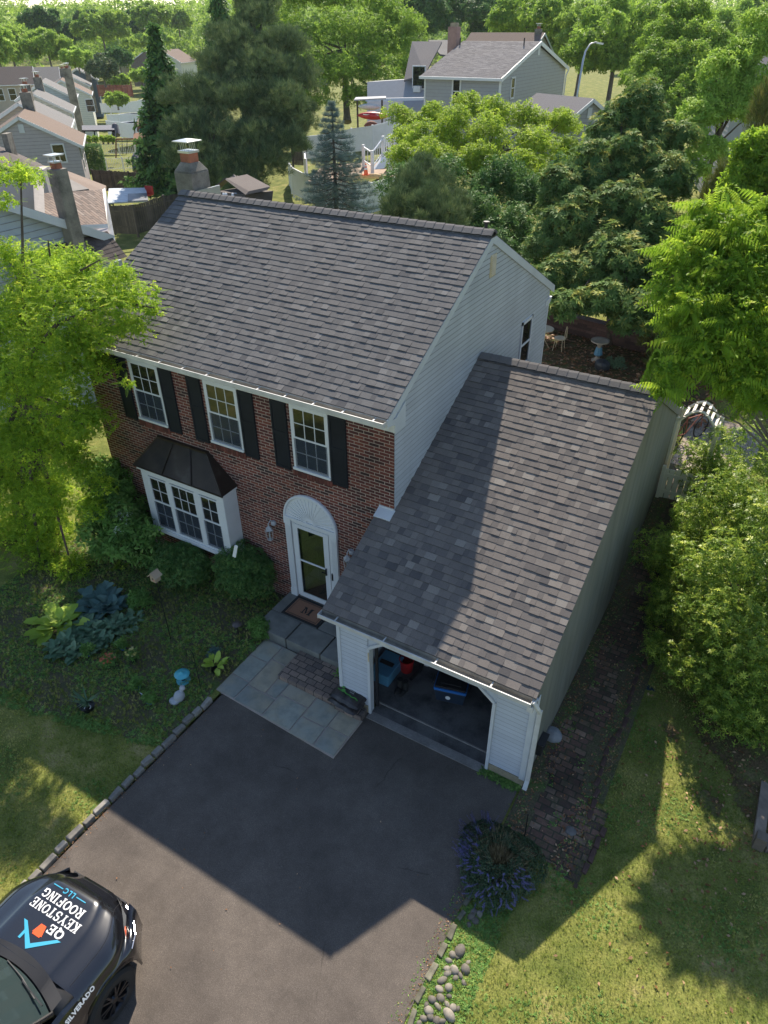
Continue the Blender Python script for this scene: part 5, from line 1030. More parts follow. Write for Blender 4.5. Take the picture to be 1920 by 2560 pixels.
# serif glyphs drawn as strokes on a 0..1 cell
def strokes(glyph,x,y,w_,hh,th):
    out=[];thin=th*.55
    def seg(x0,y0,x1,y1,t):
        a=np.array([x+x0*w_,y+y0*hh]);b=np.array([x+x1*w_,y+y1*hh]);d=b-a;L=np.linalg.norm(d)
        if L<1e-6:return
        d/=L;nn=np.array([-d[1],d[0]])*t/2;a=a-d*t*.15;b=b+d*t*.15;out.append([tuple(a-nn),tuple(b-nn),tuple(b+nn),tuple(a+nn)])
    def ser(xc,yc,hw=.22): seg(xc-hw,yc,xc+hw,yc,thin)
    def arc(cx,cy,rx,ry,a0,a1,n=10):
        for i in range(n):
            a=math.radians(a0+(a1-a0)*i/n);b=math.radians(a0+(a1-a0)*(i+1)/n);t=thin+(th-thin)*abs(math.cos((a+b)/2));seg(cx+rx*math.cos(a),cy+ry*math.sin(a),cx+rx*math.cos(b),cy+ry*math.sin(b),t)
    g=glyph
    if g in 'OQG':
        arc(.5,.5,.42,.47,0 if g!='G' else 40,360 if g!='G' else 330,16)
        if g=='Q': seg(.5,.12,.95,-.15,th)
        if g=='G': seg(.86,.05,.86,.42,th);ser(.8,.42,.2)
    elif g=='E': seg(.22,0,.22,1,th);seg(.05,0,.85,0,thin);seg(.05,1,.85,1,thin);seg(.22,.5,.65,.5,thin);seg(.85,0,.85,.25,thin);seg(.85,1,.85,.78,thin);seg(.65,.38,.65,.62,thin)
    elif g=='F': seg(.22,0,.22,1,th);ser(.22,0);seg(.05,1,.85,1,thin);seg(.22,.5,.65,.5,thin);seg(.85,1,.85,.78,thin);seg(.65,.38,.65,.62,thin)
    elif g=='K': seg(.2,0,.2,1,th);ser(.2,0);ser(.2,1);seg(.25,.42,.8,1,thin);seg(.4,.55,.85,0,th);ser(.85,0,.18);ser(.8,1,.18)
    elif g=='Y': seg(.5,0,.5,.45,th);ser(.5,0);seg(.5,.45,.12,1,th);seg(.5,.45,.88,1,thin);ser(.12,1,.18);ser(.88,1,.15)
    elif g=='S': arc(.5,.74,.33,.26,30,270,10);arc(.5,.26,.35,.26,-150,90,10);seg(.82,.72,.82,.98,thin);seg(.15,.02,.15,.28,thin)
    elif g=='T': seg(.5,0,.5,1,th);ser(.5,0);seg(.08,1,.92,1,thin);seg(.08,1,.08,.78,thin);seg(.92,1,.92,.78,thin)
    elif g=='N': seg(.18,0,.18,1,thin);seg(.82,0,.82,1,thin);seg(.18,1,.82,0,th);ser(.18,0,.17);ser(.82,1,.17);ser(.12,1,.12)
    elif g=='R': seg(.2,0,.2,1,th);ser(.2,0);seg(.05,1,.5,1,thin);arc(.5,.75,.3,.25,-90,90,8);seg(.2,.5,.5,.5,thin);seg(.48,.5,.85,0,th);ser(.88,0,.14)
    elif g=='I': seg(.5,0,.5,1,th);ser(.5,0,.45);ser(.5,1,.45)
    return out
def word(wd_,cx,cy,hh,cw):
    ws_=[cw*(.5 if g=='I' else 1.) for g in wd_];tot=sum(ws_);x=cx-tot/2;P=[]
    for g,ww in zip(wd_,ws_): P+=strokes(g,x+ww*.06,cy-hh/2,ww*.86,hh,cw*.21);x+=ww
    return P
for wd_,l,hh,cw,uc in (('QE',.835,.10,.135,-.17),('KEYSTONE',.675,.112,.108,.02),('ROOFING',.515,.112,.114,.05)):
    decal(word(wd_,uc,l,hh,cw),M['decw'],'hood_lettering')
decal(text_polys('LLC',.10,.075,.375,.003,1.,1.25),M['decb'],'hood_lettering')
decal([[(-.22,.369),(-.05,.369),(-.05,.382),(-.22,.382)],[(.20,.369),(.37,.369),(.37,.382),(.20,.382)]],M['decb'],'hood_line')
decal([[(0,1.16),(0,1.085),(.27,.895),(.335,.895)],[(0,1.16),(-.335,.895),(-.27,.895),(0,1.085)],[(.17,1.02),(.17,1.10),(.21,1.10),(.21,.99)]],M['decb'],'hood_logo')
decal([[(-.015,.84),(.075,.84),(.105,.965),(.085,.965),(.085,.985),(-.045,.985),(-.045,.965),(-.065,.965)]],M['deco'],'keystone_logo')
def sidetext(txt,size):
    P=text_polys(txt,size,0,0,.004,1.,1.05);mb=MB()
    for p in P: mb.face([(1.004-.45*b,-1.27+a,1.085+b*.9) for a,b in p],.5)
    return mb
L_(TK,sidetext('SILVERADO',.085),'side_lettering',M['decw'])
# ================================================================ BACKGROUND
UD=np.array([.66222337,.74930648,0]);WD=np.array([-.74930648,.66222337,0])
def bhouse(name,label,peak,half,u,w,length,zg,wall,roof,drop=None,left=None,wins=(),rwins=(),lwins=(),chim=None,vent=False,trim='white',group=None):
    """gable faces -w; peak=(x,y,z) of the front gable"""
    peak=np.array(peak,float);drop=half*.53 if drop is None else drop;left=half if left is None else left
    ze=peak[2]-drop;zl=peak[2]-drop*left/half;t=T(name,label,'house',(peak[0],peak[1],zg),group)
    def Q(a,b,z): p=peak+u*a+w*b;return (p[0],p[1],z)
    mb=MB()
    mb.prism([Q(-left+.15,0,zg-1),Q(half-.15,0,zg-1),Q(half-.15,0,ze),Q(0,0,peak[2]-.08),Q(-left+.15,0,zl)],w*length)
    z=zg+.3
    wl=mb.build('wall',M[wall],t)
    mb=MB();zz=zg+.2
    while zz<peak[2]-.3:
        e=.25;a0,a1=-left+.15,half-.15
        if zz>ze: k=(peak[2]-zz)/max(.1,peak[2]-ze);a0,a1=-left*k,half*k
        mb.obox(peak*[1,1,0]+np.array([0,0,zz])+u*(a0+a1)/2-w*.006,u*(a1-a0)/2*.99,w*.006,(0,0,.012));zz+=e
    mb.build('siding_lines',M['shadowline'] if 'shadowline' in M else M.setdefault('shadowline',simple('siding_joint',(.25,.24,.24),.8)),t)
    for s_,hw in ((1,half),(-1,left)):
        mb=MB();k=(hw+.2)/hw;dz=(peak[2]-(ze if s_>0 else zl))*k
        a=[Q(0,-.2,peak[2]+.02),Q(0,length+.2,peak[2]+.02),Q(s_*(hw+.2),length+.2,peak[2]-dz+.02),Q(s_*(hw+.2),-.2,peak[2]-dz+.02)];mb.prism(a,(0,0,.09),.5);rf=mb.build('roof',M[roof],t)
        mb=MB();mb.bar(Q(0,-.22,peak[2]-.02),Q(s_*(hw+.2),-.22,peak[2]-dz-.02),.05,.22);mb.bar(Q(s_*(hw+.24),-.2,peak[2]-dz+.02),Q(s_*(hw+.24),length+.2,peak[2]-dz+.02),.12,.12);mb.build('rake_trim',M[trim],t)
    def win(c,ax,nn,ww,hh):
        mb=MB();c=np.array(c,float)
        for q,e1,e2 in (((0,hh/2+.05),ww/2+.1,.05),((0,-hh/2-.05),ww/2+.1,.05),((-ww/2-.05,0),.05,hh/2),((ww/2+.05,0),.05,hh/2),((0,0),ww/2,.03)): mb.obox(c+ax*q[0]+np.array([0,0,q[1]])+nn*.03,ax*e1,nn*.03,(0,0,e2))
        f=mb.build('window',M['white'],t);m=MB();m.obox(c+nn*.012,ax*ww/2,nn*.01,(0,0,hh/2));m.build('pane',M['glass'],f)
    for a,z,ww,hh in wins: win(Q(a,0,z),u,-w,ww,hh)
    for b,z,ww,hh in rwins: win(Q(half-.15,b,z),w,u,ww,hh)
    for b,z,ww,hh in lwins: win(Q(-left+.15,b,z),w,-u,ww,hh)
    if chim:
        for (a,b,wd_,top,full) in chim:
            mb=MB();c=np.array(Q(a,b,0));zb_=zg if full else peak[2]-1.5;mb.obox((c[0],c[1],(zb_+top)/2),u*wd_/2,w*wd_/2*.8,(0,0,(top-zb_)/2));c_=mb.build('chimney',M['chim'],t)
            mb=MB();mb.box(c[0]-.16,c[0]+.16,c[1]-.16,c[1]+.16,top,top+.25);mb.build('flue',M['terra'],c_);mb=MB();mb.box(c[0]-.3,c[0]+.3,c[1]-.3,c[1]+.3,top+.48,top+.53)
            for sx in (-1,1):
                for sy in (-1,1): mb.box(c[0]+sx*.15-.02,c[0]+sx*.15+.02,c[1]+sy*.15-.02,c[1]+sy*.15+.02,top+.25,top+.48)
            mb.build('chimney_cap',M['steel'],c_)
    if vent:
        mb=MB();mb.obox(np.array(Q(0,0,peak[2]-.75))-w*.03,u*.2,w*.02,(0,0,.3));mb.build('gable_vent',M['trim'],t)
    return t,Q
def half_for(P,u,target,k=.53):
    best=min((abs(((lambda q:960+F*((q-C0)@RT)/((q-C0)@FW))(P+u*t-np.array([0,0,t*k])))-target),t) for t in np.arange(1.5,9,.05));return best[1]
row=[((46,294),54.5,200,'H1','lilac','shbr','lilac sided house with brown roof, nearest of the row of houses at left',-2.7),
((46,260),64,172,'H2','tan','shgr','tan gabled house with pale grey roof behind the lilac sided house',-2.9),
((83,236),75,177,'H3','pale','shgr','off-white house with pale grey roof, third in the left row',-3.1),
((104,206),90,186,'H4','blues','shgr','pale blue sided house with grey roof and tall chimney in the left row',-3.3),
((152,201),106,226,'H5','cream2','shbr','cream sided house with reddish brown roof in the left row',-3.6),
((168,187),124,223,'H6','pale','shgr','pale house with tan grey roof behind the cream sided house',-4),
((191,173),142,243,'H7','dblue','shgr','slate blue house at the far end of the left row',-4.5)]
for (px,d,tx,nm,wall,roof,lab,zg) in row:
    P=D(*px,d);hf=half_for(P,UD,tx);kw={}
    if nm=='H1':kw=dict(wins=[(2.3,P[2]-2.6,.8,1.2)],chim=[(.2,7.2,.9,P[2]+1.2,False)],vent=True,rwins=[(2.,P[2]-3.4,.8,1.3),(5.5,P[2]-3.4,.8,1.3)])
    if nm=='H2':kw=dict(chim=[(.3,6.8,.9,P[2]+1.1,False)])
    if nm=='H3':kw=dict(chim=[(.2,6.9,.9,P[2]+1.2,False)],rwins=[(2.,P[2]-3.2,.8,1.3),(5.,P[2]-3.2,.8,1.3)])
    if nm=='H4':kw=dict(chim=[(3.4,-.6,1.0,P[2]+1.5,True)],rwins=[(2.,P[2]-3.4,.8,1.3)])
    if nm=='H5':kw=dict(wins=[(3.4,P[2]-3.4,1.1,1.6)],chim=[(.2,7.,.9,P[2]+1.2,False)],vent=True,rwins=[(2.,P[2]-3.4,.8,1.3),(5,P[2]-3.4,.8,1.3)])
    if nm=='H6':kw=dict(chim=[(0,7,.9,P[2]+1,False)])
    if nm=='H7':kw=dict(chim=[(2.,-.6,1.0,P[2]+1,True)])
    bhouse('row_house',lab,P,hf,UD,WD,7.2,zg,wall,roof,**kw)
P=D(78,167,118);bhouse('row_house','taupe house with dark shutters and grey brown roof at the far left',P,4.2,WD,-UD,9,-3,'tan','shnb',lwins=[(1.6+1.9*i,P[2]-3.6,1.,1.6) for i in range(4)],chim=[(0,8,.8,P[2]+1,False)])
P=D(144,168,142);bhouse('row_house','pale blue gabled house with grey roof beyond the row',P,4.6,WD,-UD,9,-3.5,'blues','shgr',vent=True)
P=D(362,127,190);bhouse('far_house','brown house with grey roof in front of the distant trees',P,5.,np.array([.95,.3,0]),np.array([-.3,.95,0]),9,-3,'brown2','shgr',wins=[(0.5,P[2]-5.2,1.2,1.8)])
P=D(404,126,180);bhouse('far_house','cream coloured house with brown roof half hidden by the dark spruce',P,5.,np.array([.95,.3,0]),np.array([-.3,.95,0]),9,-3,'cream2','shbr',wins=[(-2.,P[2]-4.4,1.,1.8),(-3,P[2]-8.,1.2,1.6)])
P=D(243,133,230);bhouse('far_house','distant grey roofed house peeking between trees',P,5.5,np.array([.95,.3,0]),np.array([-.3,.95,0]),9,-3,'tan','shgr')
# direct neighbour at left (same heading as the main house: gable faces +x)
EX=np.array([1.,0,0]);EY=np.array([0,1.,0])
nt_=T('neighbour_house','pale blue sided neighbouring house with tall grey rendered chimney at the left','house',(-20,5,-.2))
mb=MB();pk=(3.2,7.0);mb.prism([(-16,-1.2,-.6),(-16,7.3,-.6),(-16,7.3,4.95),(-16,pk[0],pk[1]),(-16,-1.2,4.7)],(-9,0,0));mb.build('wall',M['blues'],nt_)
mb=MB();z=.2
while z<6.8:
    y1=7.3 if z<4.95 else 7.3-(z-4.95)/(7-4.95)*4.1;y0=-1.2 if z<4.7 else -1.2+(z-4.7)/2.3*4.4;mb.box(-15.995,-15.985,y0,y1,z,z+.014);z+=.2
mb.build('siding_lines',M['shadowline'],nt_)
mb=MB();mb.prism([(-15.75,pk[0],pk[1]+.05),(-15.75,7.75,4.82),(-15.75,7.75,4.94),(-15.75,pk[0],pk[1]+.17)],(-9.4,0,0));mb.build('roof',M['shnb'],nt_)
mb=MB();mb.prism([(-15.75,pk[0],pk[1]+.05),(-15.75,-1.6,4.55),(-15.75,-1.6,4.67),(-15.75,pk[0],pk[1]+.17)],(-9.4,0,0));mb.build('roof',M['shnb'],nt_)
mb=MB();mb.bar((-15.72,pk[0],pk[1]+.0),(-15.72,7.75,4.80),.06,.26);mb.bar((-15.72,pk[0],pk[1]),(-15.72,-1.6,4.52),.06,.26);mb.box(-16,-15.96,7.1,7.3,-.3,4.9);mb.build('rake_trim',M['trim'],nt_)
mb=MB();mb.box(-15.98,-15.55,6.0,6.45,-.6,7.25);c_=mb.build('chimney',M['chim'],nt_,bevel=.02)
mb=MB();mb.box(-15.88,-15.65,6.1,6.35,7.25,7.42);mb.build('flue',M['terra'],c_);mb=MB();mb.box(-15.92,-15.61,6.07,6.38,7.42,7.46);mb.box(-15.98,-15.55,6.0,6.45,7.62,7.65)
for a in (-15.88,-15.65):
    for b in (6.1,6.35): mb.box(a-.012,a+.012,b-.012,b+.012,7.46,7.62)
mb.build('chimney_cap',M['steel'],c_)
mb=MB();A_=[np.array(PX(212,596,-15.9)),np.array(PX(264,582,-18.2))]
A_=PX(213,596,-15.9);B_=PX(268,578,-15.9);C_=PY(318,642,B_[1]);D_=PY(240,742,A_[1]);vv=B_-C_
roof_slope('wing_roof',M['shnb'],nt_,C_+(D_-C_)*0,(0,-1,0),B_[1]-A_[1]+3.,vv,float(np.linalg.norm(vv)),expo=.16)
mb=MB();mb.prism([A_-[0,3,.1],B_-[0,0,.1],C_-[0,0,.1],C_-[0,0,4],B_-[0,0,4.]],(0,-.05,0)) if False else mb.box(-15.9,C_[0]-.2,B_[1]-3.5,B_[1]-.1,-.5,C_[2]-.1);mb.build('wing_wall',M['blues'],nt_)
# second neighbour behind it: lilac walls, brown cross gabled roof
P=np.array(D(60,440,33.));n2=T('neighbour_house','lilac sided house with mottled brown shingle roofs behind the neighbouring chimney','house',(-26,14,-1))
def qd(mb,pts,ex=(0,0,-.12)): mb.prism([D(u,v,d) for u,v,d in pts],ex)
mb=MB();qd(mb,[(108,483,31.5),(256,474,34.5),(268,560,32.0),(113,566,29.0)]);mb.build('roof',M['shmot'] if 'shmot' in M else M.setdefault('shmot',brickmat('mottled_shingle',((.13,.09,.07),(.19,.14,.11),(.23,.16,.12),(.28,.22,.18)),None,(.07,.05,.045),bw=.5,rh=.2,axes='xy',mort=.02,stain=.2,off=.37)),n2)
mb=MB();qd(mb,[(113,567,28.9),(268,561,31.9),(272,600,31.6),(118,640,28.7)],(0,0,-.2));mb.build('wall',M['lilac'],n2)
mb=MB();qd(mb,[(256,474,34.4),(263,470,34.6),(288,602,31.),(271,600,31.5)],(0,0,-.2));mb.build('end_wall',M['pale'],n2)
mb=MB();qd(mb,[(113,566,28.8),(269,560,31.8),(269,564,31.8),(113,570,28.8)],(0,0,-.1));mb.build('gutter',M['white'],n2)
mb=MB();qd(mb,[(100,412,37),(155,422,38),(265,464,37),(262,476,34.6),(160,478,33)],(0,0,-.15));mb.build('roof',M['shbr'],n2)
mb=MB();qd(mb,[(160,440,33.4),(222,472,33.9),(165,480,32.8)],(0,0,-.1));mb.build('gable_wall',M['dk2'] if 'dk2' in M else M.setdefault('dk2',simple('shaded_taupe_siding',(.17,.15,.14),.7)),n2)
mb=MB();a_=D(-30,418,30.5);b_=D(108,424,31.5);a_[2]=b_[2];mb.prism([a_,b_,b_-[0,0,6],a_-[0,0,6]],(-.6,.8,0));mb.build('wall',M['lilac'],n2)
mb=MB();qd(mb,[(-40,352,36),(25,375,37),(104,410,37),(108,424,31.6),(-30,420,30.6)],(0,0,-.15));mb.build('roof',M['shnb'],n2)
mb=MB();mb.prism([D(85,450,31.0),D(108,425,32.0),D(113,556,28.8),D(90,540,28.85)],(0,-.05,0));mb.build('side_wall',M['dk2'],n2)
for (u,v) in ((90,480),(97,500)):
    mb=MB();qd(mb,[(u-3,v-20,30.8),(u+3,v-20,30.8),(u+5,v+15,30.2),(u-1,v+15,30.2)],(0,0,-.05));mb.build('window',M['glass'],n2)
mb=MB();a=D(2,335,34);b=D(16,335,34);mb.prism([a,b,b+np.array([-.3,.5,0]),a+np.array([-.3,.5,0])],(0,0,-6));c_=mb.build('chimney',M['chim'],n2)
# grey house at the back
P=D(1348,106,60);uu=EY;ww=-EX
gh=T('grey_house','grey sided two storey house with white trim behind the white fence','house',(P[0]-3,P[1],2.4))
Pe=D(1253,190,57.3);y0=Pe[1];x1=Pe[0];Pf=D(1062,180,54.);x0=PY(1062,180,y0)[0];yb=PX(1428,187,x1)[1];ym=(y0+yb)/2;zr=PX(1348,106,x1)
ze_=Pe[2];ym=zr[1];zr=zr[2];yb=2*ym-y0
mb=MB();mb.prism([(x1,y0,1),(x1,yb,1),(x1,yb,ze_-.2),(x1,ym,zr-.25),(x1,y0,ze_-.2)],(x0-x1-.0,0,0));mb.build('wall',M['gsid'],gh)
mb=MB();z=2.6
while z<ze_: mb.box(x0,x1,y0-.012,y0-.0,z,z+.02);z+=.26
z=2.6
while z<zr-.3:
    k=1 if z<ze_ else (zr-z)/(zr-ze_);mb.box(x1,x1+.012,ym-(ym-y0)*k,ym+(yb-ym)*k,z,z+.02);z+=.26
mb.build('siding_lines',M['shadowline'],gh)
roof_slope('roof',M['shgr2'] if 'shgr2' in M else M.setdefault('shgr2',shingle('shingle_midgrey',(.13,.125,.13),(.17,.16,.165),(.20,.19,.19),(.24,.23,.23))),gh,(x0-.3,y0-.35,ze_-.18),(1,0,0),x1-x0+.5,(0,ym-y0+.35,zr-ze_+.25),math.hypot(ym-y0+.35,zr-ze_+.25),expo=.2,coarse=True)
mb=MB();mb.prism([(x0-.3,ym,zr),(x1+.2,ym,zr),(x1+.2,yb+.35,ze_-.2),(x0-.3,yb+.35,ze_-.2)],(0,0,.06));mb.prism([(x0-.3,ym,zr-.02),(x1+.2,ym,zr-.02),(x1+.2,y0-.35,ze_-.25),(x0-.3,y0-.35,ze_-.25)],(0,0,.03));mb.build('roof_deck',M['shgr2'],gh)
mb=MB();mb.bar((x1+.22,ym,zr-.05),(x1+.22,y0-.4,ze_-.28),.05,.3);mb.bar((x1+.22,ym,zr-.05),(x1+.22,yb+.4,ze_-.28),.05,.3);mb.bar((x0-.3,y0-.4,ze_-.25),(x1+.2,y0-.4,ze_-.25),.15,.2);mb.box(x1-.12,x1+.03,y0-.03,y0+.12,1.5,ze_-.1);mb.box(x0-.02,x0+.12,y0-.03,y0+.1,1.5,ze_-.1);mb.box(x1,x1+.03,yb-.14,yb+.02,1.5,ze_-.1);mb.tube([(x1+.2,yb+.45,ze_-.3),(x1+.1,yb+.1,ze_-.8),(x1+.1,yb+.1,1.5)],.07,6);mb.build('corner_trim',M['white'],gh)
def bwin(par,c,ax,nn,ww,hh):
    mb=MB();c=np.array(c,float)
    for q,e1,e2 in (((0,hh/2),ww/2+.06,.06),((0,-hh/2),ww/2+.06,.06),((-ww/2,0),.06,hh/2),((ww/2,0),.06,hh/2),((0,0),ww/2,.03)): mb.obox(c+ax*q[0]+np.array([0,0,q[1]])+nn*.03,ax*e1,nn*.03,(0,0,e2))
    f=mb.build('window',M['white'],par);m=MB();m.obox(c+nn*.012,ax*ww/2,nn*.01,(0,0,hh/2));m.build('pane',M['glass'],f)
bwin(gh,PY(1141,228,y0),EX,-EY,.72,1.95);bwin(gh,PX(1281,220,x1),EY,EX,.8,1.5)
mb=MB();c=PX(1347,126,x1);mb.box(x1,x1+.05,c[1]-.25,c[1]+.25,c[2]-.35,c[2]+.35);mb.build('gable_vent',M['trim'],gh)
mb=MB();c=PY(1135,100,ym);mb.box(c[0]-.45,c[0]+.45,ym-.4,ym+.4,zr-1.2,zr+1.15);c_=mb.build('chimney',simple('pinkish_brick',(.36,.22,.18),.9),gh);mb=MB();mb.box(c[0]-.3,c[0]+.3,ym-.25,ym+.25,zr+1.15,zr+1.45);mb.build('flue',M['found'],c_)
for u in (1150,1309):
    c=PY(u,112 if u<1200 else 122,ym-1.);mb=MB();mb.tube([(c[0],ym-1,zr-.8),(c[0],ym-1,zr+.35)],.06,8);mb.build('vent_pipe',M['trimb'],gh)
# annexe of grey house & others around
t=T('grey_house','grey sided rear wing with dark window and air conditioner beside the grey house','house',tuple(D(1000,330,66)))
mb=MB();a=D(925,160,68);b=D(1062,160,68);mb.prism([D(918,205,68),D(1070,195,66),D(1070,330,64),D(918,330,66)],(0,1.5,0));mb.build('wall',M['gsid'],t)
mb=MB();qd(mb,[(1030,108,69),(1105,108,69),(1062,190,65.5),(1010,205,66)],(0,0,.15));mb.build('roof',M['shgr2'],t)
mb=MB();qd(mb,[(1070,104,76),(1140,104,76),(1118,142,72),(1100,140,72)],(0,0,.15));mb.build('roof',M['sh'],t)
mb=MB();qd(mb,[(918,246,65.6),(1062,243,63.8),(1062,250,63.8),(918,253,65.6)],(0,-.3,0));mb.build('band_trim',M['white'],t)
mb=MB();c=D(1048,192,65.4);mb.box(c[0]-.7,c[0]+.7,c[1]-.08,c[1],c[2]-1,c[2]+.9);f=mb.build('window',M['white'],t);mb=MB();mb.box(c[0]-.6,c[0]+.6,c[1]-.1,c[1]-.08,c[2]-.9,c[2]+.8);mb.build('pane',M['glass'],f)
mb=MB();mb.box(c[0]-.35,c[0]+.35,c[1]-.5,c[1]-.1,c[2]-1.2,c[2]-.7);mb.build('air_conditioner',M['white'],t)
P=D(1222,88,82);bhouse('far_house','tan gabled house with brown roof just behind the grey house roof',D(1358,84,82),6.5,EY,-EX,9,3,'tan','shbr',chim=[(0,.6,.8,D(1345,72,82)[2],False)])
# low garage gable right of grey house
bhouse('grey_garage','low grey garage with white trimmed gable and vent beside the grey house',D(1478,250,47),2.6,EY*.9+EX*.43,-EX*.9+EY*.43,5,2.2,'gsid','shgr2',vent=True)
# house glimpsed at far right
bhouse('far_house','pale house glimpsed between the junipers at the right edge',D(1835,118,42),4.5,EY*.95-EX*.3,EX*.95+EY*.3,8,1.5,'gsid','shgr2',chim=[(.5,.5,.7,D(1852,80,42)[2],True)])
# street lamp
lp=D(1440,232,62);t=T('street_lamp','curved grey street lamp beside the grey house','street lamp',(lp[0],lp[1],h(lp[0],lp[1])))
zt=D(1475,108,62)[2];mb=MB();mb.tube([(lp[0],lp[1],h(lp[0],lp[1])-.2),tuple(D(1449,200,62)),tuple(D(1458,150,62)),tuple(D(1464,128,62)),tuple(D(1476,110,62)),tuple(D(1492,105,62))],[.12,.1,.09,.08,.07,.06],8);mb.build('pole',M['steel'],t,smooth=True)
a=D(1490,106,62);b=D(1508,110,62);mb=MB();mb.bar(a,b,.28,.14);mb.build('lamp_head',M['steel'],t)
# ---------------- fences
def panel_fence(name,label,pts,hts,mat,cat='fence',post=.13,step=2.2,thick=.05,cap=True,picket=0,rail=None,group=None):
    pts=[np.array(p,float) for p in pts];t=T(name,label,cat,tuple(pts[0]),group)
    for i,(a,b) in enumerate(zip(pts[:-1],pts[1:])):
        ha,hb=hts[i],hts[i+1];L=np.linalg.norm((b-a)[:2]);n=max(1,round(L/step))
        for k in range(n):
            p=a+(b-a)*k/n;q=a+(b-a)*(k+1)/n;hp=ha+(hb-ha)*k/n;hq=ha+(hb-ha)*(k+1)/n;mb=MB()
            if picket:
                m=max(2,int(np.linalg.norm((q-p)[:2])/picket));d=(q-p)/m
                for j in range(m):
                    c=p+d*(j+.5);hh=hp+(hq-hp)*(j+.5)/m+R.uniform(-.03,.03);dd=d[:2]/np.linalg.norm(d[:2]);wv=picket*(.45 if rail!='alu' else .12)
                    mb.obox((c[0],c[1],c[2]+hh/2),(dd[0]*wv,dd[1]*wv,0),(-dd[1]*.012,dd[0]*.012,0),(0,0,hh/2))
                for zz in ((.25,.8) if rail!='alu' else (.12,.92)): mb.bar(p+np.array([0,0,hp*zz]),q+np.array([0,0,hq*zz]),.04,.08 if rail!='alu' else .04)
            else:
                d=(q-p)[:2]/np.linalg.norm((q-p)[:2]);nn=np.array([-d[1],d[0],0])*thick/2
                mb.hexa([p-nn+[0,0,.05],q-nn+[0,0,.05],q+nn+[0,0,.05],p+nn+[0,0,.05],p-nn+[0,0,hp],q-nn+[0,0,hq],q+nn+[0,0,hq],p+nn+[0,0,hp]]);mb.bar(p+np.array([0,0,hp-.05]),q+np.array([0,0,hq-.05]),thick+.04,.12);mb.bar(p+np.array([0,0,.15]),q+np.array([0,0,.15]),thick+.04,.14)
            mb.build('fence_panel',mat,t);m2=MB();m2.box(p[0]-post/2,p[0]+post/2,p[1]-post/2,p[1]+post/2,p[2]-.2,p[2]+hp+.06);m2.build('post',mat,t)
    p=pts[-1];m2=MB();m2.box(p[0]-post/2,p[0]+post/2,p[1]-post/2,p[1]+post/2,p[2]-.2,p[2]+hts[-1]+.06);m2.build('post',mat,t);return t
panel_fence('vinyl_fence','curved white vinyl fence in front of the sunken deck, behind the blue spruce',[D(726,470,58),D(735,487,54),D(765,503,52),D(820,527,49.5),D(870,537,48.5),D(925,535,48),D(985,520,48.5)],[1.9,1.9,1.85,1.9,1.95,1.95,1.9],M['vinyl'])
panel_fence('vinyl_fence','tall white vinyl fence behind the deck, stepping up toward the grey house',[D(760,400,60),D(830,392,60),D(880,382,58),D(932,376,56.5),D(996,360,56),D(1062,345,55)],[1.75]*6,M['vinyl'])
panel_fence('wooden_fence','weathered wooden picket fence behind the canopy and the white pine',[D(240,476,64),D(330,480,63),D(390,487,62),D(475,478,58)],[1.7,1.65,1.75,1.6],M['woodd'],picket=.14,post=.12)
panel_fence('wooden_fence','dark wooden fence with a panel of pale gaps, left of the brick house roof',[D(272,583,46),D(345,585,45),D(420,560,46),D(470,548,47)],[1.7,1.7,1.7,1.6],M['woodd'],picket=.14,post=.12)
panel_fence('metal_fence','thin white metal fence in front of the play set',[D(228,428,74),D(310,424,74),D(400,418,74)],[1.15]*3,M['vinyl'],picket=.16,rail='alu',post=.07)
panel_fence('metal_fence','thin white metal fence behind the clipped hedge',[D(213,386,86),D(300,386,86),D(380,384,86)],[1.2]*3,M['vinyl'],picket=.2,rail='alu',post=.07)
panel_fence('vinyl_fence','long off-white fence in front of the far swimming pool',[D(273,340,100),D(340,348,98),D(400,352,96)],[1.9]*3,M['vinyl'])
panel_fence('vinyl_fence','off-white fence behind the blue swimming pool',[D(273,318,112),D(330,317,112),D(400,316,112),D(480,318,110)],[1.75]*4,M['vinyl'])
panel_fence('vinyl_fence','curved grey-white fence at the edge of the far lawn',[D(255,282,130),D(300,283,130),D(350,281,132),D(400,268,136)],[1.5,1.6,1.9,2.2],M['vinyl'])
panel_fence('wooden_fence','reddish brown fence at the edge of the sunlit far lawn',[D(248,240,140),D(310,246,136),D(333,240,140),D(330,222,150)],[1.9,2.2,1.9,1.7],M['redfence'],picket=.3)
panel_fence('wooden_fence','dark fence gate panel at the left end of the white vinyl fence',[D(733,412,59),D(766,414,59)],[1.8,1.8],M['woodd'],picket=.12)
# lawn far patch is ground. pools
def pool(name,u,v,d,r,label):
    c=D(u,v,d);t=T(name,label,'pool',tuple(c));mb=MB();mb.lathe((c[0],c[1],c[2]-1.2),[(r,0),(r,1.2),(r+.15,1.22),(r+.15,1.28),(r-.1,1.28),(r-.1,1.15)],32);mb.build('pool_wall',M['white'],t);mb=MB();mb.lathe((c[0],c[1],c[2]),[(0,-.05),(r-.1,-.05)],32);mb.build('water',M['water'],t)
pool('swimming_pool',350,310,104,3.6,'round above ground pool with bright blue water between the fences');pool('swimming_pool',345,288,124,3.8,'second blue pool behind the black metal railing')
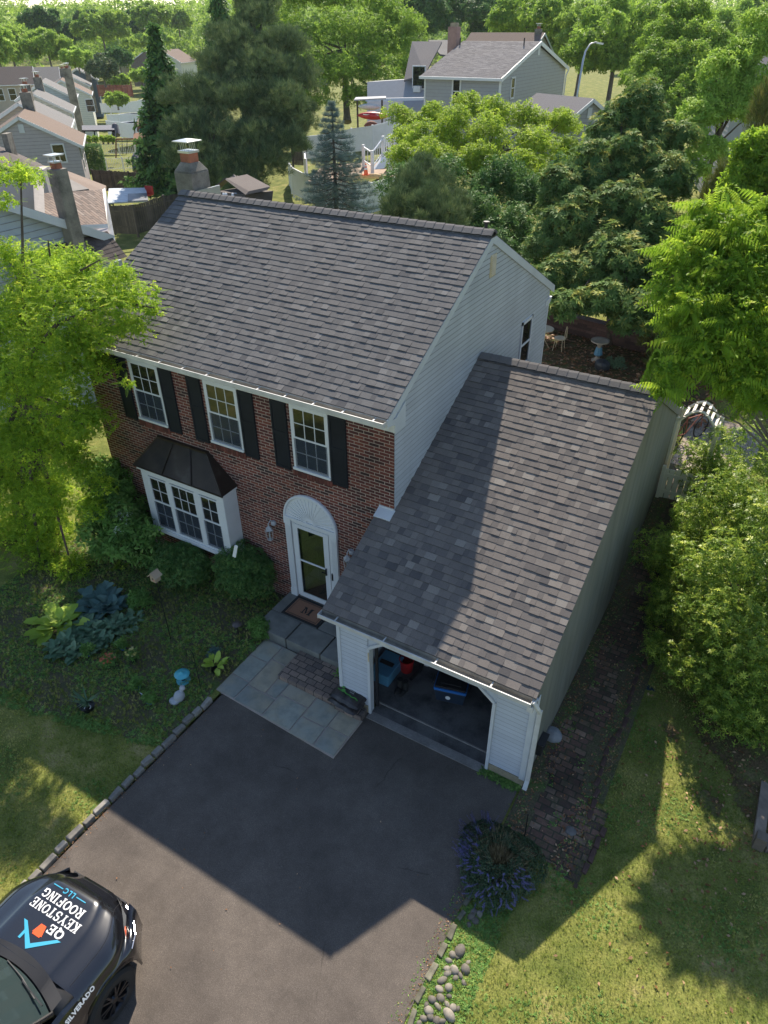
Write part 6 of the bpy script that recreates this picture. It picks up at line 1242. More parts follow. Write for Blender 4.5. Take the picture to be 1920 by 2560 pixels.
# play set
t=T('play_set','wooden play tower with green slide, climbing wall and swing beam on the far lawn','play set',tuple(D(348,395,78)))
d=78
def bx(name,quad,mat,ex=(.15,.3,0)): mb=MB();mb.prism([D(u,v,dd) for u,v,dd in quad],ex);return mb.build(name,M[mat],t)
for (u0,v0,u1,v1) in ((338,345,345,394),(358,345,366,392),(336,310,338,350),(362,310,362,345),(349,345,352,392)): mb=MB();mb.tube([D(u0,v0,d),D(u1,v1,d)],.07,6);mb.build('post',M['redw'] if 'redw' in M else M.setdefault('redw',simple('play_wood',(.22,.1,.05),.8)),t)
bx('tower_wall',[(339,348,78),(357,346,78),(361,388,78),(345,391,78)],'redw');bx('lower_roof',[(334,333,78),(356,330,78),(357,346,77),(333,348,77)],'redw');bx('upper_room',[(343,308,80),(362,308,80),(363,326,80),(342,329,80)],'redw')
bx('peaked_roof',[(347,293,80),(352,296,81),(364,309,80.5),(339,311,79.5)],'deck');bx('climbing_ramp',[(342,368,77.5),(353,368,77.5),(356,396,76.5),(345,397,76.5)],'orange2' if 'orange2' in M else (M.setdefault('orange2',simple('pale_wood_ramp',(.5,.3,.17),.7)) and 'orange2'))
mb=MB();mb.tube([D(355,325,79),D(358,335,79),D(360,345,78.5),D(364,354,78)],[.35,.35,.35,.3],8);mb.build('slide',M['green2'],t,smooth=True)
mb=MB();mb.tube([D(290,348,78),D(337,347,78)],.09,6);mb.build('swing_beam',M['redw'],t);mb=MB();mb.tube([D(290,348,78),D(290,395,78)],.08,6);mb.build('swing_leg',M['redw'],t);mb=MB();mb.tube([D(305,348,78),D(306,386,78),D(316,386,78),D(318,348,78)],.03,5);mb.build('swing',M['trimb'],t)
bx('white_window',[(350,349,77.6),(357,348,77.6),(358,358,77.6),(351,359,77.6)],'white',(.02,-.03,0))
# gazebo, umbrella, grill, canopy, hedge
t=T('fabric_gazebo','dark gazebo with fabric roof against the off-white fence','gazebo',tuple(D(245,355,84)));d=84
mb=MB();mb.prism([D(u,v,dd) for u,v,dd in ((205,317,86),(284,316,86),(287,328,82.5),(206,329,82.5))],(0,0,.15));mb.build('canopy',M['greyf'] if 'greyf' in M else M.setdefault('greyf',simple('grey_fabric',(.11,.11,.13),.8)),t)
for u in (211,236,283,288): mb=MB();mb.tube([D(u,327,82.6),D(u+1,355,82)],.08,6);mb.build('post',M['blackm'],t)
mb=MB();mb.tube([D(205,327,82.5),D(287,327,82.5)],.09,6);mb.build('beam',M['blackm'],t)
for (u,v0,v1,d,lb,r) in ((336,384,438,66,'closed grey patio umbrella behind the wooden fence',.42),(287,308,345,84,'closed dark umbrella at the right end of the gazebo',.5)):
    a=D(u,v0,d);b=D(u+(9 if u>300 else 4),v1,d);t=T('closed_umbrella',lb,'umbrella',tuple(b));mb=MB();mb.tube([a,a+(b-a)*.15,a+(b-a)*.8,a+(b-a)*.85],[.12,r*.75,r,.1],8);mb.build('canopy',M['greyf'],t);mb=MB();mb.tube([a+(b-a)*.8,b],.04,6);mb.build('pole',M['trimb'],t)
t=T('barbecue_grill','black covered grill behind the weathered wooden fence','grill',tuple(D(262,443,66)));a=D(262,440,66);mb=MB();mb.hexa([a+np.array(q) for q in ((-1.,-.4,-.6),(.9,.4,-.6),(.5,.9,-.6),(-1.3,.1,-.6),(-.7,-.3,.3),(.6,.3,.3),(.4,.6,.3),(-.9,.1,.3))]);mb.build('cover',M['trimb'],t);mb=MB();mb.bar(a+np.array([-.7,-.35,.32]),a+np.array([.6,.25,.32]),.08,.06);mb.build('handle',M['steel'],t)
t=T('metal_canopy','white metal canopy with one dark panel between the two wooden fences','canopy',tuple(D(320,520,50)))
mb=MB();mb.prism([D(u,v,dd) for u,v,dd in ((272,471,53),(364,469,54.5),(371,502,51.5),(268,507,50))],(0,0,-.08));mb.build('roof_sheet',simple('canopy_sheet',(.42,.46,.5),.5),t)
mb=MB();mb.prism([D(u,v,dd)+np.array([0,0,.03]) for u,v,dd in ((320,486,52.),(367,484,53),(371,502,51.5),(320,504.5,50.8))],(0,0,.02));mb.build('dark_panel',simple('dark_polycarbonate',(.08,.09,.11),.4),t)
for u,v,d in ((272,507,50.2),(368,503,51.6),(275,475,52.8),(362,473,54.2)): a=D(u,v,d);mb=MB();mb.bar(a,a-np.array([0,0,2.2]),.08,.08);mb.build('post',M['trimb'],t)
t=T('patio_table','dark covered patio furniture under the white canopy','patio set',tuple(D(300,530,50)));a=D(288,520,50.5);mb=MB();mb.hexa([a+np.array(q) for q in ((-.8,-.5,-.8),(.9,.2,-.8),(.6,.8,-.8),(-1.,.1,-.8),(-.7,-.4,0),(.8,.15,0),(.5,.6,0),(-.9,.1,0))]);mb.build('table_cover',M['trimb'],t)
t=T('red_chair','red folding chair at the right side of the white canopy','chair',tuple(D(369,490,54)));a=D(369,487,54);mb=MB();mb.obox(a,(.3,.1,0),(-.05,.25,0),(0,0,.05));mb.build('seat',M['red'],t);mb=MB();mb.obox(a+np.array([0,.25,.3]),(.3,.1,0),(0,.03,0),(0,0,.3));mb.build('backrest',M['red'],t)
for sx in (-.25,.25): mb=MB();mb.bar(a+np.array([sx,0,0]),a+np.array([sx,0,-.5]),.04,.04);mb.build('leg',M['blackm'],t)
t=T('playhouse','small dark playhouse with white windows and a grey roof behind the chimney','playhouse',tuple(D(585,500,31)));pw=D(585,478,30.5)
mb=MB();X0=[D(530,470,31),D(640,500,30)];mb.prism([D(532,478,31),D(615,487,29.5),D(612,512,29.5),D(532,510,31)],(.5,1.2,0));mb.build('wall',M['woodd'],t)
mb=MB();mb.prism([D(526,477,30.8),D(562,448,31.2),D(566,447,31.2),D(572,452,32.6),D(540,482,32.3)],(0,0,.05));mb.prism([D(562,448,31.2),D(566,446,31.2),D(622,478,29.2),D(614,487,29.1)],(.35,1.0,.05));mb.build('roof',M['shnb'],t)
for u in (560,566,583,590): mb=MB();mb.prism([D(u-2.2,482,30.1),D(u+2.2,482.6,30.0),D(u+2.2,493,30),D(u-2.2,492.4,30.1)],(0,-.06,0));mb.build('window',M['white'],t)
t=T('log_pile','tangle of grey branches leaning behind the playhouse','branches',tuple(D(620,490,31)))
for k in range(12): mb=MB();a=D(585+R.uniform(-8,10),438+R.uniform(0,12),32);b=D(640+R.uniform(-14,4),500+R.uniform(-6,6),30.5);mb.tube([a,(a+b)/2+np.array([R.uniform(-.2,.2)]*3),b],[.05,.06,.04],5);mb.build('branch',M['barkg'],t)
t=T('clipped_hedge','boxy clipped dark green hedge right of the lilac sided house','hedge',tuple(D(237,425,68)));P0=D(237,397,68)
n_=2600;P=np.stack([rng.uniform(-1,1,n_),rng.uniform(-1,1,n_),rng.uniform(-1,1,n_)],1);m_=np.argmax(np.abs(P),1);
for q in range(3): s_=(m_==q)&(rng.random(n_)<.9);P[s_,q]=np.sign(P[s_,q])
P=P*[1.,.0,0]*.7+0*P if False else P;Pw=P0+P[:,[0]]*UD*.75+P[:,[1]]*WD*.9+P[:,[2]]*np.array([0,0,1.15]);fmesh('foliage',[leafcloud(SPR,Pw,P,.2)],M['far2'],t)
# deck with stairs and rails, cone, kayaks
t=T('timber_deck','round timber deck with white railing and open stair inside the white fence','deck',tuple(D(960,440,50)))
mb=MB();mb.prism([D(u,v,d) for u,v,d in ((770,452,50),(800,468,49),(850,458,48.5),(880,440,49),(930,438,49),(990,446,49),(1000,430,51),(960,405,53),(880,408,53),(800,420,53))],(0,0,-.15));mb.build('platform',M['deck'],t)
mb=MB();mb.tube([D(u,v,49) for u,v in ((850,455),(875,444),(905,440),(940,440),(985,448))],.16,6);mb.build('curved_edge',simple('new_pine',(.5,.34,.16),.8),t)
mb=MB();mb.prism([D(931,424,50),D(936,424,50),D(968,386,50.5),D(956,386,50.5)],(.35,.75,0));mb.build('stair_stringer',M['vinyl'],t);mb=MB();mb.prism([D(938,424,50.4),D(958,423,50.4),D(985,388,51),D(953,388,51)],(.1,.3,0));mb.build('stair_treads',M['deck'],t)
RP=set()
def rail(a,b,hh=1.0,n=6):
    a=np.array(a);b=np.array(b);m=MB();m.bar(a+[0,0,hh],b+[0,0,hh],.09,.08);m.bar(a+[0,0,.12],b+[0,0,.12],.06,.06)
    for k in range(1,n): p=a+(b-a)*k/n;m.bar(p+[0,0,.12],p+[0,0,hh],.03,.03)
    m.build('railing',M['vinyl'],t)
    for p in (a,b):
        kk=(round(p[0],1),round(p[1],1))
        if kk in RP: continue
        RP.add(kk);m=MB();m.box(p[0]-.09,p[0]+.09,p[1]-.09,p[1]+.09,p[2]-.4,p[2]+hh+.15);m.build('rail_post',M['vinyl'],t)
rail(D(931,421,50),D(958,385,50.5));rail(D(958,385,50.5),D(975,384,51),n=4);rail(D(975,384,51),D(1035,388,50),n=10);rail(D(981,378,53),D(1060,372,53),n=14);rail(D(909,405,52),D(931,421,50),n=2);rail(D(975,424,49.5),D(1010,428,49),hh=.8,n=3);rail(D(764,420,53),D(766,440,51),n=2)
mb=MB();mb.prism([D(958,388,50.5),D(1035,392,49.8),D(1060,376,53),D(981,381,53)],(0,0,-.15));mb.build('upper_platform',M['deck'],t)
cp=D(915,437,48.8);t=T('traffic_cone','orange traffic cone with white bands standing on the deck','traffic cone',tuple(cp));mb=MB();mb.box(cp[0]-.2,cp[0]+.2,cp[1]-.2,cp[1]+.2,cp[2],cp[2]+.04);mb.lathe((cp[0],cp[1],cp[2]+.04),[(.16,0),(.035,.68),(.0,.68)],16);mb.build('cone_body',M['orange'],t);mb=MB();mb.lathe((cp[0],cp[1],cp[2]+.04),[(.112,.29),(.086,.42)],16);mb.lathe((cp[0],cp[1],cp[2]+.04),[(.073,.5),(.058,.58)],16);mb.build('reflective_band',M['white'],t)
def kayak(u0,v0,u1,v1,d,mat,lb,w_=.34):
    a=D(u0,v0,d);b=D(u1,v1,d);t=T('kayak',lb,'kayak',tuple((a+b)/2));mb=MB();n=12;mb.tube([a+(b-a)*k/n for k in range(n+1)],[max(.02,w_*math.sin(math.pi*k/n)**.6) for k in range(n+1)],10);mb.build('hull',M[mat],t,smooth=True)
    m=MB();c=(a+b)/2;m.bar(a+(b-a)*.25+np.array([0,-w_*.9,.1]),a+(b-a)*.75+np.array([0,-w_*.9,.1]),.04,.06);m.build('deck_line',M['white'],t)
kayak(893,288,970,291,62,'red','red kayak hanging on a rack below the pale kayak',.32);kayak(895,266,952,268,62.5,'pale','pale kayak hung on the rack above the red kayak',.26)
t=T('kayak_rack','wooden lean-to rack holding the kayaks against the grey wing','rack',tuple(D(930,320,62)))
for u in (893,955): mb=MB();a=D(u,250,62.6);mb.bar(a,a-np.array([0,0,3]),.12,.12);mb.build('post',M['woodd'],t)
mb=MB();mb.prism([D(885,252,62.2),D(965,248,62.6),D(965,243,64),D(890,246,64)],(0,0,.1));mb.build('roof',M['statue'],t)
t=T('rowing_boat','upturned dark red boat lying below the red kayak','boat',tuple(D(925,314,61)));mb=MB();a=D(910,314,61);b=D(945,312,61);mb.tube([a+(b-a)*k/8 for k in range(9)],[max(.03,.35*math.sin(math.pi*k/8)**.7) for k in range(9)],8);mb.build('hull',M['redfence'],t,smooth=True)
# back yard furniture
def zg(u,v): 
    z=1.4
    for _ in range(6): p=G(u,v,z);z=h(p[0],p[1])
    return G(u,v,z)
rp=[zg(1300,800),zg(1420,830),zg(1540,862),zg(1640,888),zg(1760,940)]
t=T('retaining_wall','long dark brick retaining wall below the rhododendron in the back yard','wall',tuple(rp[1]))
mb=MB()
for a,b in zip(rp[:-1],rp[1:]):
    d=(b-a)/np.linalg.norm(b-a);nn=np.array([-d[1],d[0],0])*.15;mb.hexa([a-nn-[0,0,.2],b-nn-[0,0,.2],b+nn-[0,0,.2],a+nn-[0,0,.2],a-nn+[0,0,.6],b-nn+[0,0,.6],b+nn+[0,0,.6],a+nn+[0,0,.6]])
mb.build('brickwork',M['retw'],t);mb=MB()
for a,b in zip(rp[:-1],rp[1:]): mb.bar(a+[0,0,.64],b+[0,0,.64],.4,.07)
mb.build('coping',M['retw'],t)
c=zg(1363,872);c[0]-=.15;t=T('bistro_table','round cream metal bistro table at the rear corner of the house','table',tuple(c));mb=MB();mb.lathe(c+[0,0,.70],[(0,.025),(.36,.02),(.37,.0),(.36,-.02),(0,-.02)],24);mb.build('tabletop',M['cream'],t)
for k in range(3):
    a=2.1*k+.3;mb=MB();mb.tube([c+[.1*math.cos(a),.1*math.sin(a),.7],c+[.06*math.cos(a),.06*math.sin(a),.35],c+[.28*math.cos(a),.28*math.sin(a),0]],.014,5);mb.build('leg',M['cream'],t)
c=zg(1396,876);t=T('bistro_chair','cream metal bistro chair facing the round table','chair',tuple(c));mb=MB();mb.lathe(c+[0,0,.45],[(0,.02),(.2,.02),(.21,0),(.2,-.02),(0,-.02)],20);mb.build('seat',M['cream'],t)
for a in (.8,2.4,3.9,5.5): mb=MB();mb.tube([c+[.17*math.cos(a),.17*math.sin(a),.45],c+[.23*math.cos(a),.23*math.sin(a),0]],.012,5);mb.build('leg',M['cream'],t)
mb=MB();mb.tube([c+[.19,-.14+.28*k/8,.45+.45*math.sin(math.pi*k/8)**.6] for k in range(9)],.012,5);mb.tube([c+[.2,0,.46],c+[.22,0,.86]],.01,5);mb.build('backrest',M['cream'],t)
c=zg(1492,903);t=T('stone_bird_bath','stone bird bath on a pedestal with a blue and yellow cloth, among fallen leaves','bird bath',tuple(c));mb=MB();mb.lathe(c,[(.0,0),(.2,0),(.2,.05),(.12,.08),(.07,.15),(.07,.55),(.12,.62)],18);mb.build('pedestal',M['stonew'] if 'stonew' in M else M.setdefault('stonew',simple('pale_stone',(.42,.36,.29),.85,var=.2)),t,smooth=True)
mb=MB();mb.lathe(c+[0,0,.62],[(.1,0),(.3,.08),(.31,.13),(.24,.11),(0,.06)],24);mb.build('bowl',M['stonew'],t,smooth=True);mb=MB();mb.lathe(c+[0,0,.2],[(.09,0),(.15,.05),(.1,.3)],8);mb.build('painted_ornament',simple('blue_yellow_glaze',(.15,.35,.5),.5),t)
c=zg(1503,925);t=T('tarp_bag','dark grey tarpaulin bag lying on the grass behind the garage','bag',tuple(c));mb=MB();mb.ico(c+[0,0,.15],(.28,.2,.2),3,.18);mb.build('bag_body',simple('dark_tarp',(.04,.045,.055),.4),t)
c=zg(1535,925);shrub('small_shrub','pale dry looking small shrub beside the dark tarpaulin bag','shrub',(c[0],c[1],c[2]+.2),(.35,.3,.25),500,.06,M['hostag'],nb=6,rs=.15)
# white garden arch, gate, bicycle
A0=G(1705,1062,3.0);zf=h(A0[0]+.5,A0[1]);yA=A0[1]
t=T('garden_arch','white arched wooden garden arbor over the side path behind the garage','arbor',(4.4,yA,zf))
xl=PY(1697,1075,yA)[0]-.1;xr=PY(1792,1080,yA)[0];zt_=PY(1792,1080,yA)[2]
def arcp(y,k,n=12): 
    t_=k/n;return (xl+(xr-xl)*t_,y,zt_+.0+.42*math.sin(math.pi*t_))
for y in (yA,yA+.55): mb=MB();mb.tube([arcp(y,k) for k in range(13)],.035,4);mb.build('arch_rail',M['creamw'] if 'creamw' in M else M.setdefault('creamw',simple('cream_white_paint',(.66,.62,.52),.55,var=.08)),t)
for k in (2,4,6,8,9.5,11): mb=MB();a=arcp(yA-.05,k);b=arcp(yA+.6,k);mb.bar(a,b,.06,.03);mb.build('cross_slat',M['creamw'],t)
for (x,y) in ((xl,yA),(xl,yA+.55),(xr,yA),(xr,yA+.55)): mb=MB();mb.bar((x,y,zt_+.1),(x,y,h(x,y)-.1),.09,.09);mb.lathe((x,y,zt_+.1),[(.03,0),(.06,.05),(.0,.12)],8);mb.build('arch_post',M['creamw'],t)
for k in range(9): mb=MB();z=zf+.15+k*.2;mb.bar((xr,yA,z),(xr,yA+.55,z),.03,.03);mb.build('side_slat',M['creamw'],t)
g0=G(1668,1222,.75);g1=G(1742,1240,.75);t=panel_fence('picket_gate','low weathered picket gate across the side path behind the garage',[(3.74,6.6,h(3.9,6.6)),(4.8,6.7,h(4.8,6.6))],[.85,.85],M['creamw'],'gate',picket=.13,post=.08,step=1.2)
b=G(1700,1100,1.3);b=np.array([b[0]+.15,b[1],h(b[0],b[1])]);t=T('bicycle','old bicycle leaning under the white garden arch','bicycle',tuple(b))
for s_ in (-.45,.5):
    mb=MB();c=b+[s_*.5,s_,.33];mb.tube([c+[.33*math.cos(a)*.4,.33*math.cos(a)*.9,.33*math.sin(a)] for a in np.linspace(0,2*math.pi,25)],.02,6,cap=False);mb.build('wheel',M['rubber'],t)
mb=MB();q=lambda s_,z:b+np.array([s_*.5,s_,z]);mb.tube([q(-.45,.33),q(-.1,.3),q(.35,.75),q(-.15,.78),q(-.45,.33)],.018,6);mb.tube([q(.5,.33),q(.38,.85)],.015,6);mb.tube([q(-.1,.3),q(-.18,.9)],.015,6);mb.build('frame',M['redfence'],t);mb=MB();mb.ico(q(-.18,.92),(.07,.13,.04),1);mb.build('saddle',M['rubber'],t)
# timber bench corner at the right edge
c=G(1898,2040,.2);t=T('timber_planter','weathered grey timber planter frame at the right edge of the lawn','planter',(c[0]+.3,c[1]+.2,0))
mb=MB();p0=G(1893,2112,.08);p1=G(1935,2095,.08);p2=G(1912,1965,.08);mb.bar(p0,p2,.16,.22);mb.build('side_board',M['wood'],t);mb=MB();mb.bar(p0+[.08,0,0],p1+[.5,.2,0],.16,.22);mb.build('end_board',M['wood'],t);mb=MB();mb.box(p0[0]-.07,p0[0]+.09,p0[1]-.09,p0[1]+.07,-.05,.36);mb.build('corner_post',M['wood'],t)
c=G(1610,1715,.1);t=T('plastic_tray','dark plastic tray lying under the laurel bush','tray',tuple(c));mb=MB();mb.obox(c,(.22,.03,0),(-.03,.12,0),(0,0,.05));mb.build('tray_body',M['navy'],t,bevel=.02)
c=G(1575,1690,.08);t=T('rusty_timber','yellowish rotting timber block beside the laurel and the brick path','timber',tuple(c));mb=MB();mb.obox(c,(.12,.02,0),(-.03,.28,0),(0,0,.07));mb.build('timber_block',simple('mossy_timber',(.12,.09,.03),.95,var=.4),t,bevel=.02)
# ================================================================ TREES AND PLANTS
def tree(name,label,cat,blobs,n,size,mat,base,trunk_top=None,r0=.15,tp=SPR,nl=8,bark='bark',shell=.14,lo=-.5,upw=.5,group=None,rn=.7,fill=.15,floor=True,rsc=1.):
    base=np.array(base,float);t=T(name,label,cat,tuple(base),group);P,d,k=crown(blobs,n,lo,shell,fill)
    if floor: kp=P[:,2]>H(P[:,0],P[:,1])+.05;P,d=P[kp],d[kp]
    fmesh('crown',[leafcloud(tp,P,d,size,upw=upw,rn=rn)],mat,t)
    B=np.array(blobs)[:,:3];tt=np.array(trunk_top,float) if trunk_top is not None else np.array([B[:,0].mean(),B[:,1].mean(),np.percentile(B[:,2],60)])
    mb=MB();limbs(mb,base,tt,blobs,r0,nl);mb.build('trunk',M[bark],t);return t
def split(B,n=4,off=.62,f=.55):
    out=[]
    for b in B:
        for i in range(n):
            d=np.array([R.gauss(0,1),R.gauss(0,1),R.gauss(0,.9)+.25]);d/=np.linalg.norm(d)+1e-6;k=R.uniform(.4,1)*off;q=f*R.uniform(.6,1.25);out.append((b[0]+d[0]*b[3]*k,b[1]+d[1]*b[4]*k,b[2]+d[2]*b[5]*k,b[3]*q,b[4]*q,b[5]*q*1.1))
    return out
def pb(lst,fn): return [(*fn(u,v),r,r,r*.8) for u,v,r in lst]
# ---- honey locust, left front
lo_=[(25,445,.55,1.1),(75,440,.35,1.0),(12,510,.3,1.),(40,640,.55,.6),(105,660,.6,.5),(215,655,.3,.5),(170,690,.5,.3),(200,710,.7,.1),(270,740,.7,-.2),(335,760,.5,-.3),(300,690,.35,-.1),(90,760,1.,0),(180,810,.9,-.4),(285,820,.45,-.5),(350,830,.32,-.5),(30,860,1.1,-.4),(120,900,.9,-.7),(190,930,.7,-.8),(60,980,1.,-.9),(160,1020,.8,-1.),(230,1060,.5,-1.1),(30,1100,1.,-1.2),(110,1130,.8,-1.3),(200,1170,.55,-1.4),(255,1215,.32,-1.2),(60,1230,.9,-1.5),(150,1270,.7,-1.6),(225,1275,.35,-1.5),(30,1340,.8,-1.8),(100,1390,.7,-1.9),(180,1420,.45,-1.9),(60,1480,.6,-2.),(130,1530,.42,-2.1),(20,1560,.4,-2.2),(5,1170,.8,-1.3),(300,1420,.16,-1.2),(320,960,.15,-.9),(20,1860,.25,-3.6),(0,1700,.4,-3.),(20,790,.7,-.2),(215,860,.6,-.6),(5,1420,.6,-1.9),(165,1150,.5,-1.35),(75,1310,.6,-1.7),(20,1180,.8,-1.),(90,1200,.7,-1.1),(150,1330,.5,-1.4),(40,1300,.8,-1.4),(80,1450,.7,-1.7),(20,1430,.7,-1.7),(130,1080,.7,-.9),(70,1050,.8,-.7),(140,1480,.45,-1.9),(10,950,.9,-.4),(190,1080,.5,-.9),(100,1540,.4,-2.)]
B=[(*PY(u,v,y),r,r,r*.7) for u,v,r,y in lo_]
t=T('honey_locust','large bright yellow green honey locust overhanging the left corner of the brick house','tree',(-9.6,-1.2,0))
B=B+split(B,3,.9,.6);P,d,k=crown(B,10500,-.35,.2,.2);dr=d*[1,1,.2]+rng.normal(0,.5,d.shape)*[1,1,.45];fmesh('crown',[scat(FR,P,frames_dir(dr),rng.uniform(.15,.27,len(P)),np.clip(.35+.3*d[:,2]+rng.normal(0,.2,len(P)),0,1))],M['locust'],t)  # frond colour lightens toward clump tops, painting in sunlit tips
P,d,k=crown(B,30000,-.6,.2,.3);fmesh('inner_leaves',[leafcloud(SPR2,P,d,.085)],M['locust'],t)
mb=MB();limbs(mb,(-9.6,-1.2,0),(-9.3,-.8,4.6),B,.17,26);mb.build('trunk',M['bark'],t)
# reaching twigs over the roof
mb=MB()
for (u0,v0,u1,v1,y) in ((60,900,150,720,.0),(150,720,250,650,0),(150,760,330,760,-.2),(130,700,120,600,.4),(250,760,385,770,-.3)): mb.tube([PY(u0,v0,y),PY((u0+u1)/2,(v0+v1)/2-8,y),PY(u1,v1,y)],[.035,.025,.012],5)
mb.build('twigs',M['bark'],t)
# ---- sumac / walnut right
su=[(1800,590,.65),(1870,600,.6),(1715,650,.45),(1800,690,.7),(1890,690,.7),(1735,770,.55),(1835,800,.8),(1905,800,.7),(1672,735,.2),(1700,850,.2),(1790,860,.6),(1885,880,.75),(1730,905,.35),(1668,930,.2),(1650,975,.16),(1850,960,.4),(1915,990,.45),(1650,700,.15),(1760,530,.25),(1915,520,.3)]
su=[(u,v,r,12.95-(v-543)*.0017) for u,v,r in su]
B=[(*D(u,v,dd),r,r,r*.75) for u,v,r,dd in su]
t=T('sumac_tree','bright green tree with long drooping compound leaves reaching over the garage ridge','tree',(7.0,5.2,h(7.0,5.2)))
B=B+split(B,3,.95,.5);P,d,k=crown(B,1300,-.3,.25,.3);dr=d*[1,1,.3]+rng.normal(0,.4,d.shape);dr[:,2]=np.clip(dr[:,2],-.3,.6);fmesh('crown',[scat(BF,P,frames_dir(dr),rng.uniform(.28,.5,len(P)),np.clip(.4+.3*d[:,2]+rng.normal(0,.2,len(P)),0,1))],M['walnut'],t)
P,d,k=crown(B,16000,-.6,.22,.35);fmesh('inner_leaves',[leafcloud(SPR2,P,d,.11)],M['walnut'],t)
mb=MB();limbs(mb,(7.0,5.2,h(7.0,5.2)),(6.0,4.4,5.0),B,.07,16);mb.build('trunk',M['barkg'],t)
# off-frame parts of the same stand that shade the right lawn
B=subblobs((7.6,4.2,7.4),(1.9,2.2,1.6),16,.8);tree('sumac_tree','taller bright green tree right of the sumac, mostly outside the frame','tree',B,5200,.3,M['walnut'],(8.6,4.8,h(8.6,4.8)),(8.2,4.5,5.5),.14,tp=SPR,upw=.6)
# ---- laurel bush
la=[(1790,1125,2.6,.6),(1880,1165,2.8,.6),(1745,1300,2.2,.5),(1820,1270,2.6,.65),(1905,1310,2.7,.6),(1680,1330,1.5,.28),(1690,1400,1.8,.55),(1790,1420,2.3,.65),(1895,1450,2.4,.6),(1635,1395,1.3,.28),(1665,1520,1.3,.4),(1745,1560,1.7,.55),(1845,1580,1.9,.6),(1915,1620,1.9,.5),(1640,1480,1.1,.25),(1700,1660,.9,.4),(1790,1710,1.1,.5),(1880,1740,1.2,.5),(1655,1610,.9,.25),(1915,1830,.6,.35),(1840,1800,.6,.3),(1640,1620,.8,.2),(1780,1200,2.0,.5)]
B=[]
for u,v,z,r in la:
    g=G(u,v,z);B.append((g[0],g[1],z,r*1.3,r*1.3,r*1.2));B.append((g[0]+.15,g[1]+.25,z*.5,r*1.4,r*1.4,max(.3,z*.5)))
B=split(B,4,.75,.6)
t=tree('laurel_bush','broad glossy green laurel bush spilling over the right lawn beside the garage','bush',B,24000,.085,M['laurel'],(6.9,1.8,h(6.9,1.8)),(6.9,2,1.2),.07,nl=20,shell=.16,lo=-.4,upw=.8)
P,d,k=crown(B,2500,.1,.05,0);fmesh('top_leaves',[scat(WH,P,frames(d*.5+[0,0,.7]+rng.normal(0,.3,d.shape)),rng.uniform(.06,.1,len(P)),rng.uniform(.5,1,len(P)))],M['laurel'],t)
# ---- arborvitae trio behind garage
def conifer_cone(u,v,d,vt,r,label,mat='arbv',n=2600,size=.12,group=None):
    b=D(u,v,d);g=h(b[0],b[1]);tp_=D(u,vt,d)[2];hh=tp_-g;t=T('arborvitae',label,'conifer',(b[0],b[1],g),group)
    z=rng.random(n)**1.2;a=rng.uniform(0,6.28,n);lump=1+.15*np.sin(a*5+z*20);rr=r*(1-z)**.75*lump*(1-.2*rng.random(n));P=np.stack([b[0]+rr*np.cos(a),b[1]+rr*np.sin(a),g+.05+z*hh],1);dd=np.stack([np.cos(a),np.sin(a),.5+0*a],1);fmesh('crown',[leafcloud(TU,P,dd,size,upw=1.,rn=.3)],M[mat],t)
    mb=MB();mb.tube([(b[0],b[1],g-.1),(b[0],b[1],g+hh*.8)],[.06,.02],6);mb.build('trunk',M['bark'],t);return t
conifer_cone(1655,930,19.5,835,.5,'tallest of three small arborvitae behind the garage ridge');conifer_cone(1628,945,18.8,868,.45,'left one of three small arborvitae behind the garage ridge');conifer_cone(1688,950,18.9,875,.42,'right one of three small arborvitae behind the garage ridge')
# ---- rhododendron
rh=[(1520,330,.9,27),(1600,300,1.,27),(1665,360,.9,26.5),(1580,400,1.1,26),(1480,440,1.,26),(1400,470,.9,26),(1665,470,1.1,25.5),(1560,520,1.2,25),(1460,560,1.1,25),(1380,590,.8,25),(1650,590,1.1,24.5),(1540,650,1.2,24),(1440,690,1.,24),(1370,700,.8,24),(1640,700,1.1,23.5),(1500,760,.8,22.5),(1600,780,.8,22),(1700,800,.8,21.5),(1400,770,.6,22.5),(1345,620,.5,25)]
B0=[(*D(u,v,dd),r*1.1,r*1.1,r) for u,v,r,dd in rh];B=[(a,b_,c,r1*.85,r2*.85,r3*.8) for a,b_,c,r1,r2,r3 in B0]+split(B0,5,.85,.55);b=D(1540,780,24.5)
t=T('rhododendron','tall glossy rhododendron with yellow buds behind the brick retaining wall','shrub',(b[0],b[1],h(b[0],b[1])))
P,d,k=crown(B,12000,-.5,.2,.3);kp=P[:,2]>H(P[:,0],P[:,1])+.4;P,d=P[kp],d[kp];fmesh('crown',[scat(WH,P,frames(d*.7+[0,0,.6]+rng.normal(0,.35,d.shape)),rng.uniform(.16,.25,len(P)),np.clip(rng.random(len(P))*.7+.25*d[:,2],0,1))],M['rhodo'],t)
mb=MB();limbs(mb,(b[0],b[1],h(b[0],b[1])),tuple(np.mean(np.array(B)[:,:3],0)),B,.12,16);mb.build('trunk',M['bark'],t)
